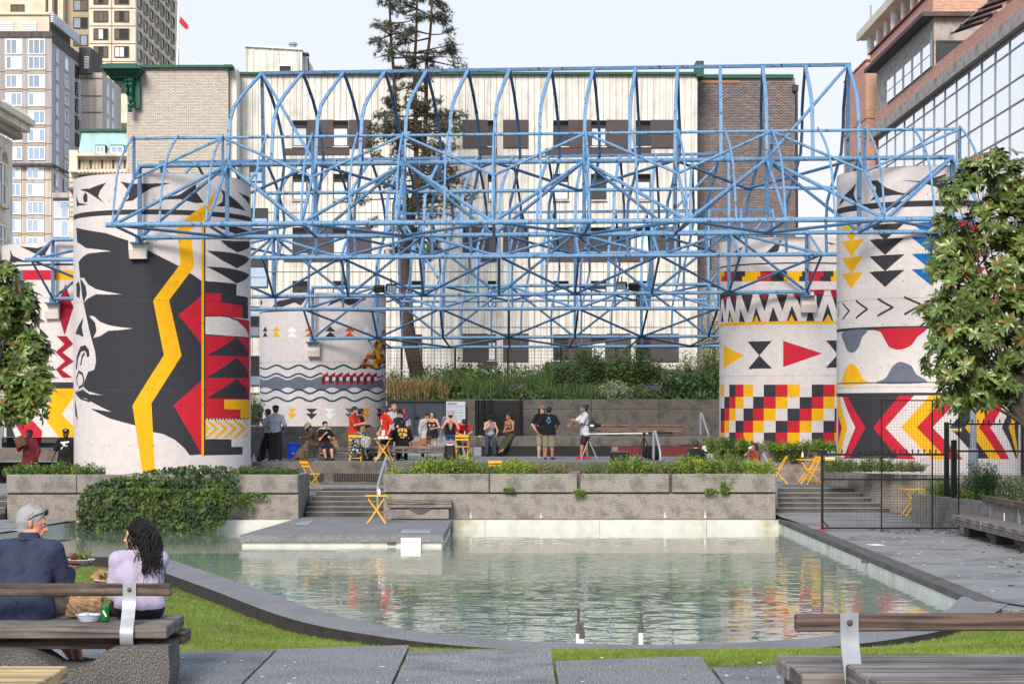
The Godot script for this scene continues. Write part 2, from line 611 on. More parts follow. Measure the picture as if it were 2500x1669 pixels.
func build_ground() -> void:
	struct("ground",sheet([[-400,700],[500,700],[500,58],[-400,58]],0.0),M.paving,Transform3D(Basis(),Vector3(0,-0.4,0)))
	struct("foreground_ground",sheet([[-30,43.2],[30,43.2],[30,-20],[-30,-20]],-1.3),M.soil)
	# the lawn, sloping from the walk down to the pool rim
	var g:=Geo.new()
	g.st.set_smooth_group(0)
	var cols:=[]
	for i in 113:
		var x:=-16.0+i*0.25
		var far:=lawn_far(x)+0.06
		var col:=[]
		for k in 41:
			var d:=lerpf(11.0,far,k/40.0)
			col.append(Vector3(x,lawn_height(x,d) if k < 40 else lawn_height(x,d),-d))
		cols.append(col)
	for i in cols.size() - 1:
		for k in 40:
			g.quad(cols[i][k],cols[i+1][k],cols[i+1][k+1],cols[i][k+1],Vector3.UP)
	struct("lawn",g.done(),M.lawn_ground)
	grass_blades()
	# the walk: big exposed-aggregate slabs, each its own block
	var walk:=thing("walkway","exposed aggregate walk of large staggered slabs along the lawn","path")
	walk.set_meta("kind","structure")
	var seams:=[-7.0,-5.6,-4.35,-3.15,-1.98,-0.9,0.28,1.47,2.66,3.9,5.2,6.6]
	var fars:=[[18.3,18.5],[18.3,18.5],[18.3,18.4],[17.9,17.6],[17.52,17.79],[17.25,17.52],[16.68,17.02],[16.26,16.5],[16.2,16.4],[16.2,16.4],[16.2,16.4]]
	fars[3] = [17.3,17.46]
	for i in seams.size() - 1:
		var poly:=PackedVector2Array([Vector2(seams[i]+0.012,11.0),Vector2(seams[i+1] - 0.012,11.0),Vector2(seams[i+1] - 0.012,fars[i][1]),Vector2(seams[i]+0.012,fars[i][0])])
		var s:=Geo.new()
		s.slab(poly,0.14)
		put("slab",s.done(),[M.pebbled,M.pebbled_b,M.pebbled,M.pebbled_c][(i*3) % 4],walk,Transform3D(Basis(Vector3(1,0,0),Vector3(0,0,-1),Vector3(0,1,0)),Vector3(0,0.88+0.004*(i % 3),0)))

func grass_blades() -> void:
	var b:=Geo.new()
	var r:=RandomNumberGenerator.new()
	for k in 6:
		var a:=r.randf()*TAU
		var o:=Vector3(r.randf_range(-0.05,0.05),0,r.randf_range(-0.05,0.05))
		var w:=Vector3(cos(a),0,sin(a))*0.0045
		var tip:=o+Vector3(r.randf_range(-0.03,0.03),r.randf_range(0.028,0.055),r.randf_range(-0.03,0.03))
		b.tri(o - w,o+w,tip,Vector3(0,0.3,1))
	var blade:=b.done()
	var xfs:=[]
	var tints:=[]
	var broad:=FastNoiseLite.new()
	broad.seed = 8
	broad.frequency = 0.22
	var patch:=FastNoiseLite.new()
	patch.seed = 3
	patch.frequency = 0.35
	for i in 62000:
		var x:=rnd(-8.6,9.5)
		var far:=lawn_far(x)
		var d:=lerpf(16.0,far - 0.02,pow(rng.randf(),1.3))
		# only where the slope can be seen past the walk
		if x > -6.5 and x < -1.0 and d < 17.2:
			continue
		var f:=patch.get_noise_2d(x*2.0,d*2.0)
		var dry:=smoothstep(0.08,0.42,f)*0.9
		if rng.randf() < dry*0.5:
			continue
		var s:=rnd(0.6,1.2)
		xfs.append(Transform3D(Basis(Vector3.UP,rng.randf()*TAU)*Basis.from_scale(Vector3(s,s*rnd(0.7,1.2),s)),Vector3(x,lawn_height(x,d) - 0.004,-d)))
		var v:=rnd(0.75,1.15)*(1.0+0.45*broad.get_noise_2d(x*2.0,d))
		tints.append(Color(0.20*v,0.285*v,0.045*v).lerp(Color(0.36,0.32,0.13),dry*rng.randf()))
	var grass:=scatter("grass",blade,M.grass_blade,xfs,tints)
	tag(grass,"short bright green grass covering the sloping lawn","grass")

func build_pool() -> void:
	var c:=rim_curve(6)
	# coping
	var cop:=Geo.new()
	var wall:=Geo.new()
	var side:=Geo.new()
	for i in c.size() - 1:
		var a: Array = c[i]
		var b: Array = c[i+1]
		var ia:=Vector3(a[0],0.0,-a[1])
		var ib:=Vector3(b[0],0.0,-b[1])
		var oa:=Vector3(a[2],-0.015,-a[3])
		var ob:=Vector3(b[2],-0.015,-b[3])
		cop.quad(ia,ib,ob,oa,Vector3.UP)
		var dn:=Vector3(0,-0.46,0)
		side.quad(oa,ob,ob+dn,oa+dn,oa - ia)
		var ch:=Vector3(0,-0.10,0)
		cop.quad(ia,ib,ib+ch,ia+ch,ia - oa)
		cop.quad(ia+ch,ib+ch,ob+dn,oa+dn,Vector3.DOWN)
		var inset:=(oa - ia).normalized()*0.05
		wall.quad(ia+ch+inset,ib+ch+inset,ib+inset+Vector3(0,-1.0,0),ia+inset+Vector3(0,-1.0,0),ia - oa)
	var rimo:=put("pool_coping",cop.done(),M.pebbled)
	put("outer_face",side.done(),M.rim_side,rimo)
	tag(rimo,"curved exposed aggregate rim along the near side of the pool","kerb")
	# the painted basin
	var basin:=thing("pool_basin","shallow pool basin painted pale cream inside","pool")
	put("near_wall",wall.done(),M.pool_paint,basin)
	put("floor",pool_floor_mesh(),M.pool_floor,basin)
	put("back_wall",quad_wall([[-12.0,57.3],[-5.95,57.62],[-5.95,57.9],[-1.78,57.9],[-1.78,57.62],[7.06,57.62]],-0.02,-1.0),M.pool_paint,basin)
	put("side_wall",quad_wall([[7.06,57.62],[7.06,33.0]],-0.10,-1.0),M.pool_paint,basin)
	put("side_wall",quad_wall([[-13.3,43.3],[-12.0,57.3]],-0.06,-1.0),M.pool_paint,basin)
	for seam in [-0.9,2.2,5.1]:
		bx("wall_seam",Vector3(seam,-0.3,-57.61),Vector3(0.012,0.5,0.012),M.pool_floor,basin)
	# rim along the far side of the plaza edge
	var edge:=Geo.new()
	edge.box(Transform3D(Basis(),Vector3(7.21,-0.055,-45.1)),Vector3(0.34,0.13,24.9),0.015)
	tag(put("plaza_edge_kerb",edge.done(),M.dark_concrete),"straight dark concrete kerb between the plaza paving and the pool","kerb")
	struct("plaza",plaza_mesh(),M.paving)
	tag(bb("rim_corner",Vector3(7.75,-0.205,-32.35),Vector3(1.3,0.36,1.5),0.01,M.pebbled),"square corner block where the curved rim meets the plaza","kerb")
	struct("side_walk",sheet([[-20,57.4],[-11.9,57.4],[-13.2,43.3],[-20,43.3]],0.0),M.paving)
	# the deck that juts into the pool
	var deck:=thing("pool_deck","low aggregate deck jutting into the pool below the stairs","deck")
	var s:=Geo.new()
	s.slab(PackedVector2Array([Vector2(-6.55,50.0),Vector2(-1.76,50.0),Vector2(-1.78,58.7),Vector2(-5.95,58.7)]),0.16)
	put("top_slab",s.done(),M.pebbled,deck,Transform3D(Basis(Vector3(1,0,0),Vector3(0,0,-1),Vector3(0,1,0)),Vector3(0,-0.075,0)))
	var p:=Geo.new()
	p.slab(PackedVector2Array([Vector2(-6.50,50.08),Vector2(-1.80,50.08),Vector2(-1.82,58.6),Vector2(-5.9,58.6)]),0.9)
	put("painted_side",p.done(),M.pool_paint,deck,Transform3D(Basis(Vector3(1,0,0),Vector3(0,0,-1),Vector3(0,1,0)),Vector3(0,-0.605,0)))
	bb("skimmer_cover",Vector3(-2.52,-0.22,-50.02),Vector3(0.47,0.33,0.09),0.01,M.white_paint,deck)
	bb("access_hatch",Vector3(-2.46,0.012,-51.6),Vector3(0.72,0.03,1.0),0.006,M.galvanised,deck)
	bb("access_hatch",Vector3(-5.55,0.012,-55.6),Vector3(0.34,0.03,1.5),0.006,M.galvanised,deck)
	bx("drain_grate",Vector3(-2.98,-0.19,-50.06),Vector3(0.2,0.06,0.04),M.soot,deck)
	build_water()
	# fountain pipes
	for f in [[1412.0,29.3,0.35,"taller of two fountain pipes standing close together in the pool"],[1421.0,29.15,0.16,"shorter pale fountain pipe in front of its taller twin"],[1565.0,29.7,0.24,"single fountain pipe standing alone in the pool near the rim"]]:
		var x:float=(f[0] - PX)*f[1]/F
		var t:=thing("fountain_pipe",f[3],"fountain pipe",Vector3(x,-0.9,-f[1]),0.0,"fountain pipes in the pool")
		var low:float=0.65+f[2]*0.30
		var lo:=Geo.new()
		lo.lathe([Vector2(0,0),Vector2(0.034,0),Vector2(0.034,low),Vector2(0.0,low)],14)
		put("base_pipe",lo.done(),M.white_paint,t)
		var mid:=Geo.new()
		mid.lathe([Vector2(0,0),Vector2(0.040,0),Vector2(0.040,0.09),Vector2(0.03,0.12),Vector2(0,0.12)],14,false)
		put("coupling",mid.done(),M.soot,t,Transform3D(Basis(),Vector3(0,low,0)))
		var hi:=Geo.new()
		hi.lathe([Vector2(0,0),Vector2(0.02,0),Vector2(0.018,f[2]*0.55),Vector2(0.024,f[2]*0.56),Vector2(0.024,f[2]*0.62),Vector2(0,f[2]*0.62)],12,false)
		put("nozzle",hi.done(),M.soot,t,Transform3D(Basis(),Vector3(0,low+0.12,0)))

func quad_wall(pts: Array,top: float,low: float) -> ArrayMesh:
	var g:=Geo.new()
	for i in pts.size() - 1:
		var a:=Vector3(pts[i][0],top,-pts[i][1])
		var b:=Vector3(pts[i+1][0],top,-pts[i+1][1])
		var dn:=Vector3(0,low - top,0)
		g.quad(a,b,b+dn,a+dn,Vector3.UP.cross(b - a)*-1.0)
	return g.done()

func plaza_mesh() -> ArrayMesh:
	var g:=Geo.new()
	var rows:=[[24.0,12.0,0.0],[28.0,9.2,0.0],[32.1,7.5,0.0],[33.0,7.3,0.0],[50.0,7.3,0.0],[55.0,7.3,0.02],[57.4,7.05,0.08],[59.2,7.05,0.12],[61.0,7.05,0.12]]
	for i in rows.size() - 1:
		var a:=Vector3(rows[i][1],rows[i][2],-rows[i][0])
		var b:=Vector3(rows[i+1][1],rows[i+1][2],-rows[i+1][0])
		g.quad(a,Vector3(26,rows[i][2],a.z),Vector3(26,rows[i+1][2],b.z),b,Vector3.UP)
	# a joint toward the rim's end
	g.quad(Vector3(6.95,-0.004,-33.4),Vector3(7.55,-0.004,-32.6),Vector3(9.3,-0.004,-28.0),Vector3(7.3,-0.004,-34.0),Vector3.UP)
	return g.done()

# the painted floor, with a dark mottled reflection painted into its middle
func pool_floor_mesh() -> ArrayMesh:
	var n:=FastNoiseLite.new()
	n.seed = 21
	n.frequency = 1.0
	n.fractal_octaves = 4
	var st:=SurfaceTool.new()
	st.begin(Mesh.PRIMITIVE_TRIANGLES)
	var nx:=150
	var nz:=210
	for j in nz+1:
		for i in nx+1:
			var x:=lerpf(-16.0,7.2,i/float(nx))
			var d:=lerpf(26.0,58.2,j/float(nz))
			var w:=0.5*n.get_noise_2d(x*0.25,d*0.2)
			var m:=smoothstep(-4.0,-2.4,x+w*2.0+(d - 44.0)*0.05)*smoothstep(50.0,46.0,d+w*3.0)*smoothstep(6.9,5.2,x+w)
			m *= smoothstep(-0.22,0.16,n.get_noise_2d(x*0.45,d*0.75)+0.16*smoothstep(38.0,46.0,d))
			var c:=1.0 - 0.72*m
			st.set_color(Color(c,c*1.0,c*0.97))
			st.set_normal(Vector3.UP)
			st.add_vertex(Vector3(x,-0.92,-d))
	for j in nz:
		for i in nx:
			var k:=j*(nx+1)+i
			for q in [k,k+nx+1,k+1,k+1,k+nx+1,k+nx+2]:
				st.add_index(q)
	return st.commit()

func build_water() -> void:
	var n:=FastNoiseLite.new()
	n.seed = 11
	n.frequency = 1.0
	n.fractal_octaves = 3
	n.fractal_gain = 0.55
	var nx:=330
	var nz:=440
	var x0:=-15.5
	var x1:=7.3
	var z0:=-57.9
	var z1:=-26.2
	var dx:=(x1 - x0)/nx
	var dz:=(z1 - z0)/nz
	var h:=PackedFloat32Array()
	h.resize((nx+1)*(nz+1))
	var calm:=FastNoiseLite.new()
	calm.seed = 5
	calm.frequency = 0.13
	for j in nz+1:
		for i in nx+1:
			var x:=x0+i*dx
			var z:=z0+j*dz
			var a:=0.65+0.7*calm.get_noise_2d(x,z)
			a *= lerpf(0.5,1.0,smoothstep(-7.0,-3.0,x))
			h[j*(nx+1)+i] = a*(0.0055*n.get_noise_2d(x*0.8,z*1.1)+0.0042*n.get_noise_2d(x*1.7+40.0,z*2.6))
	var v:=PackedVector3Array()
	var nn:=PackedVector3Array()
	var idx:=PackedInt32Array()
	for j in nz+1:
		for i in nx+1:
			var k:=j*(nx+1)+i
			v.append(Vector3(x0+i*dx,-0.27+h[k],z0+j*dz))
			var l:=h[k - 1] if i > 0 else h[k]
			var r:=h[k+1] if i < nx else h[k]
			var u:=h[k - nx - 1] if j > 0 else h[k]
			var d:=h[k+nx+1] if j < nz else h[k]
			nn.append(Vector3((l - r)/(2*dx),1.0,(u - d)/(2*dz)).normalized())
	for j in nz:
		for i in nx:
			var k:=j*(nx+1)+i
			idx.append_array([k,k+1,k+nx+2,k,k+nx+2,k+nx+1])
	var arr:=[]
	arr.resize(Mesh.ARRAY_MAX)
	arr[Mesh.ARRAY_VERTEX] = v
	arr[Mesh.ARRAY_NORMAL] = nn
	arr[Mesh.ARRAY_INDEX] = idx
	var m:=ArrayMesh.new()
	m.add_surface_from_arrays(Mesh.PRIMITIVE_TRIANGLES,arr)
	struct("water",m,M.water)

# ================================================================ terraces, stairs, walls
func wall_box(label: String,x0: float,x1: float,d0: float,d1: float,y0: float,y1: float,m: Material,called:="concrete_wall") -> Node3D:
	var o:=bb(called,Vector3((x0+x1)/2,(y0+y1)/2,-(d0+d1)/2),Vector3(x1 - x0,y1 - y0,d1 - d0),0.02,m)
	return tag(o,label,"wall")

func build_terraces() -> void:
	struct("terrace",sheet([[-22,66.4],[7.0,66.4],[7.0,60.8],[-22,60.8]],0.65),M.paving)
	struct("stair_landing",sheet([[7.0,72.0],[24,72.0],[24,60.72],[7.0,60.72]],0.75),M.paving)
	struct("upper_terrace",sheet([[-22,75.4],[9.4,75.4],[9.4,66.3],[-22,66.3]],1.335),M.paving)
	struct("top_terrace",sheet([[-22,81],[10,81],[10,75.3],[-22,75.3]],2.0),M.paving)
	# stairs beside the deck
	stairs("stairs","five grey concrete steps rising from the pool deck to the terrace",[[-5.92,-3.68],[-5.92,-3.68],[-5.90,-3.68],[-5.82,-3.68],[-5.74,-3.68]],59.1,0.36,0.0,0.65)
	stairs("stairs","five concrete steps beside the wire gate and the curved wall",[[7.05,10.3],[7.05,10.1],[7.05,9.9],[7.05,9.7],[7.05,9.5]],59.0,0.36,0.12,0.75)
	# planter boxes facing the pool
	var lp:=thing("planter_box","long concrete planter box beside the ivy, below the boldest painted drum","planter")
	for seg in [[-13.9,-12.0],[-11.985,-5.98]]:
		bb("fascia_panel",Vector3((seg[0]+seg[1])/2,0.945,-57.95),Vector3(seg[1] - seg[0],0.50,0.3),0.02,M.concrete,lp)
	for seg in [[-13.9,-11.0],[-10.99,-8.3],[-8.29,-5.98]]:
		bb("base_panel",Vector3((seg[0]+seg[1])/2,0.29,-58.0),Vector3(seg[1] - seg[0],0.74,0.24),0.015,M.warm_concrete,lp)
	bx("shadow_gap",Vector3(-9.94,0.675,-58.03),Vector3(7.9,0.05,0.2),M.soot,lp)
	bb("end_panel",Vector3(-6.05,0.55,-59.5),Vector3(0.16,1.26,2.8),0.02,M.concrete,lp)
	bx("soil",Vector3(-9.95,0.9,-59.7),Vector3(7.7,0.4,3.2),M.soil,lp)
	var cp:=thing("planter_box","long concrete planter box on the wall above the pool, between the two flights of steps","planter")
	for seg in [[-3.65,-0.79],[-0.77,1.60],[1.68,4.09],[4.17,6.98]]:
		bb("fascia_panel",Vector3((seg[0]+seg[1])/2,0.97,-57.75),Vector3(seg[1] - seg[0],0.50,0.3),0.02,M.concrete,cp)
	for x in [1.64,4.13]:
		bx("shadow_gap",Vector3(x,0.98,-57.85),Vector3(0.07,0.5,0.2),M.soot,cp)
	bb("base_panel",Vector3(1.665,0.33,-57.8),Vector3(10.63,0.70,0.24),0.015,M.warm_concrete,cp)
	bx("shadow_gap",Vector3(1.665,0.70,-57.83),Vector3(10.55,0.05,0.2),M.soot,cp)
	bb("end_panel",Vector3(6.91,0.55,-59.3),Vector3(0.14,1.32,2.9),0.02,M.concrete,cp)
	bb("end_panel",Vector3(-3.58,0.55,-59.3),Vector3(0.14,1.32,2.9),0.02,M.concrete,cp)
	bb("back_panel",Vector3(1.665,0.75,-60.7),Vector3(10.6,0.9,0.14),0.02,M.concrete,cp)
	bx("soil",Vector3(1.665,0.9,-59.2),Vector3(10.4,0.4,2.8),M.soil,cp)
	plain("lime",Color(0.80,0.78,0.76),0.9)
	for st in [[0.62,0.10],[3.98,0.13],[5.07,0.16],[-1.28,0.12]]:
		var w:=Geo.new()
		w.slab(PackedVector2Array([Vector2(-0.035,0),Vector2(0.04,0),Vector2(0.015,st[1]*0.5),Vector2(0.0,st[1]*1.5),Vector2(-0.02,st[1]*0.6)]),0.006)
		put("lime_stain",w.done(),M.lime,cp,Transform3D(Basis(),Vector3(st[0],0.03,-57.678)))
	# retaining face of the upper terrace
	var rf:=thing("terrace_wall","low concrete retaining wall with dark vents under the crowd's terrace","wall")
	bb("face",Vector3(0.45,0.99,-66.4),Vector3(17.5,0.69,0.4),0.02,M.stage_concrete,rf)
	for vx in [[-6.55,-6.05],[-5.75,-4.33],[-3.4,-2.2]]:
		bx("vent_recess",Vector3((vx[0]+vx[1])/2,0.86,-66.21),Vector3(vx[1] - vx[0],0.24,0.05),M.black,rf)
		var n:=int((vx[1] - vx[0])/0.07)
		var gr:=Geo.new()
		for i in n:
			gr.box(Transform3D(Basis(),Vector3(vx[0]+0.035+i*0.07,0.86,-66.175)),Vector3(0.02,0.24,0.02))
		put("vent_grille",gr.done(),M.soot,rf)
	wall_box("low concrete wall behind the bin and dog, below the wave-painted drum",-9.5,-4.75,72.0,72.5,1.3,2.41,M.stage_concrete)
	wall_box("concrete wall behind the two men beside the ivy planter",-20.0,-10.2,68.5,69.0,0.6,1.73,M.stage_concrete)
	# the ledge people sit on
	var lg:=thing("concrete_ledge","long concrete ledge with a dark recess, used as a seat","ledge")
	bb("seat_slab",Vector3(2.65,1.84,-75.6),Vector3(9.4,0.35,1.2),0.03,M.stage_concrete,lg)
	bx("recess",Vector3(1.0,1.5,-75.4),Vector3(4.6,0.33,0.8),M.black,lg)
	bx("red_panel",Vector3(5.2,1.5,-75.3),Vector3(3.4,0.33,0.8),plain("red_panel",Color(0.42,0.16,0.16),0.8),lg)
	for px in [-1.7,3.4]:
		bb("pier",Vector3(px,1.5,-75.3),Vector3(0.22,0.34,0.9),0.01,M.concrete,lg)
	# wall below the planted bank
	var bw:=thing("concrete_wall","tall back wall of board-marked concrete below the planted bank","wall")
	bb("wall_panel",Vector3(-4.1,2.68,-80.4),Vector3(1.7,1.38,0.5),0.02,M.stage_concrete,bw)
	for seg in [[-3.2,0.05],[0.06,2.75],[2.76,5.3],[5.31,9.5]]:
		bb("wall_panel",Vector3((seg[0]+seg[1])/2,2.50,-80.3),Vector3(seg[1] - seg[0],1.0,0.5),0.015,M.stage_concrete,bw)
		bb("coping_panel",Vector3((seg[0]+seg[1])/2,3.19,-80.3),Vector3(seg[1] - seg[0],0.36,0.5),0.015,M.stage_concrete,bw)
	# right side: planter walls
	wall_box("concrete planter wall with trailing plants below the checkered drum",6.0,9.6,66.0,66.5,0.6,1.90,M.warm_concrete)
	struct("raised_bed",sheet([[5.2,71],[10.5,71],[10.5,66.2],[5.2,66.2]],1.82),M.soil)
	var cw:=Geo.new()
	var pts:=[[9.1,64.0],[9.25,62.0],[9.5,60.7],[9.9,59.8],[10.4,59.2],[11.0,58.75],[11.8,58.45],[12.7,58.3],[14.2,58.25],[16.5,58.25]]
	for i in pts.size() - 1:
		var a:=Vector3(pts[i][0],0,-pts[i][1])
		var b:=Vector3(pts[i+1][0],0,-pts[i+1][1])
		var back:=(b - a).normalized().cross(Vector3.UP)*-0.22
		if back.z > 0:
			back = -back
		cw.quad(a,b,b+Vector3(0,1.17,0),a+Vector3(0,1.17,0),-back)
		cw.quad(a+Vector3(0,1.17,0),b+Vector3(0,1.17,0),b+Vector3(0,1.17,0)+back,a+Vector3(0,1.17,0)+back,Vector3.UP)
	tag(put("curved_planter_wall",cw.done(),M.warm_concrete),"curved concrete planter wall behind the wire gate","wall")
	struct("raised_bed",sheet([[9.3,64],[17,64],[17,58.4],[12,58.5],[10.2,59.8]],1.08),M.soil)
	var sw:=Geo.new()
	var sp:=[[10.25,55.4],[10.6,53.6],[10.95,51.5],[11.05,48.0],[11.05,38.0]]
	for i in sp.size() - 1:
		var a:=Vector3(sp[i][0],-0.02,-sp[i][1])
		var b:=Vector3(sp[i+1][0],-0.02,-sp[i+1][1])
		var up:=Vector3(0,0.78,0)
		sw.quad(a,b,b+up,a+up,Vector3(-1,0,0.2))
		sw.quad(a+up,b+up,b+up+Vector3(0.25,0,0),a+up+Vector3(0.25,0,0),Vector3.UP)
	sw.quad(Vector3(10.25,-0.02,-55.4),Vector3(10.25,0.76,-55.4),Vector3(14,0.76,-56.4),Vector3(14,-0.02,-56.4),Vector3(0,0,-1))
	tag(put("low_planter_wall",sw.done(),M.concrete),"low concrete planter wall beside the timber bench near the gate","wall")
	struct("raised_bed",sheet([[10.4,55.3],[16,56.2],[16,38],[11.2,38],[11.15,51.5]],0.70),M.soil)
	# left: steps at the pool's far corner
	stairs("stairs","broad low concrete steps at the far end of the ivy planter",[[-20.0,-13.95],[-20.0,-13.95],[-20.0,-13.95]],57.2,0.7,0.0,0.45)

func stairs(called: String,label: String,widths: Array,d0: float,run: float,y0: float,y1: float) -> void:
	var t:=thing(called,label,"stairs")
	var n:=widths.size()
	var rise:=(y1 - y0)/n
	for i in n:
		var w: Array = widths[i]
		var d:=d0+i*run
		bb("step",Vector3((w[0]+w[1])/2,y0+rise*(i+0.5) - 0.06,-(d+1.2)),Vector3(w[1] - w[0],rise+0.12,2.4),0.012,M.dark_concrete,t)
		bx("nosing",Vector3((w[0]+w[1])/2,y0+rise*(i+1) - 0.008,-(d+0.02)),Vector3(w[1] - w[0] - 0.02,0.024,0.06),M.stair_nosing,t)

# ================================================================ buildings
# a block whose front face spans a rectangle of the view at distance d
func pblock(called: String,x0: float,y0: float,x1: float,y1: float,d: float,thick: float,m: Material,parent: Node) -> MeshInstance3D:
	var a:=at(x0,y1,d)
	var b:=at(x1,y0,d)
	return bx(called,Vector3((a.x+b.x)/2,(a.y+b.y)/2,-d - thick/2),Vector3(b.x - a.x,b.y - a.y,thick),m,parent)

# facing: basis whose z looks out of the wall; c: centre of the opening on the wall plane
func window_at(parent: Node,facing: Basis,c: Vector3,w: float,h: float,cols: int,rows: int,fm: Material,panes: Array,fw:=0.09,proud:=0.05) -> MeshInstance3D:
	var g:=Geo.new()
	for s in [-1,1]:
		g.box(Transform3D(Basis(),Vector3(s*(w - fw)/2,0,0)),Vector3(fw,h,proud*2))
		g.box(Transform3D(Basis(),Vector3(0,s*(h - fw)/2,0)),Vector3(w - fw*2,fw,proud*2 - 0.01))
	for i in range(1,cols):
		g.box(Transform3D(Basis(),Vector3(-w/2+w*i/cols,0,0)),Vector3(fw*0.6,h - fw*2,proud*1.8))
	for j in range(1,rows):
		g.box(Transform3D(Basis(),Vector3(0,-h/2+h*j/rows,0)),Vector3(w - fw*2,fw*0.6,proud*1.7))
	var o:=put("window",g.done(),fm,parent,Transform3D(facing,c))
	var k:=0
	for j in rows:
		for i in cols:
			var pc:=Vector3(-w/2+w*(i+0.5)/cols,-h/2+h*(j+0.5)/rows,0.012)
			var tilt:=Basis(Vector3.UP,rnd(-0.006,0.006))*Basis(Vector3.RIGHT,rnd(-0.006,0.006))
			put("pane",box_mesh,panes[(k*7+int(rng.randf()*3.0)) % panes.size()],o,Transform3D(tilt*Basis.from_scale(Vector3(w/cols - fw*0.4,h/rows - fw*0.4,0.02)),pc))
			k += 1
	return o

func brick_field(parent: Node,o: Vector3,u: Vector3,v: Vector3,w: float,h: float,bw: float,bh: float,gap: float,tones: Array,m: Material) -> void:
	var xfs:=[]
	var tints:=[]
	var n:=u.cross(v)
	var rows:=int(h/(bh+gap))
	for j in rows:
		var x:=-(bw+gap)*(0.5 if j % 2 else 0.0)
		while x < w:
			var x0:=maxf(x,0.0)
			var x1:=minf(x+bw,w)
			x += bw+gap
			if x1 - x0 < 0.03:
				continue
			var p:=o+u*((x0+x1)/2)+v*((j+0.5)*(bh+gap))+n*rnd(-0.004,0.006)
			xfs.append(Transform3D(Basis(u*(x1 - x0),v*bh,n*0.05),p))
			var c: Color = tones[int(rng.randf()*tones.size()) % tones.size()]
			var k:=rnd(0.9,1.1)
			tints.append(Color(c.r*k,c.g*k,c.b*k))
	scatter("brick_courses",box_mesh,m,xfs,tints,parent)

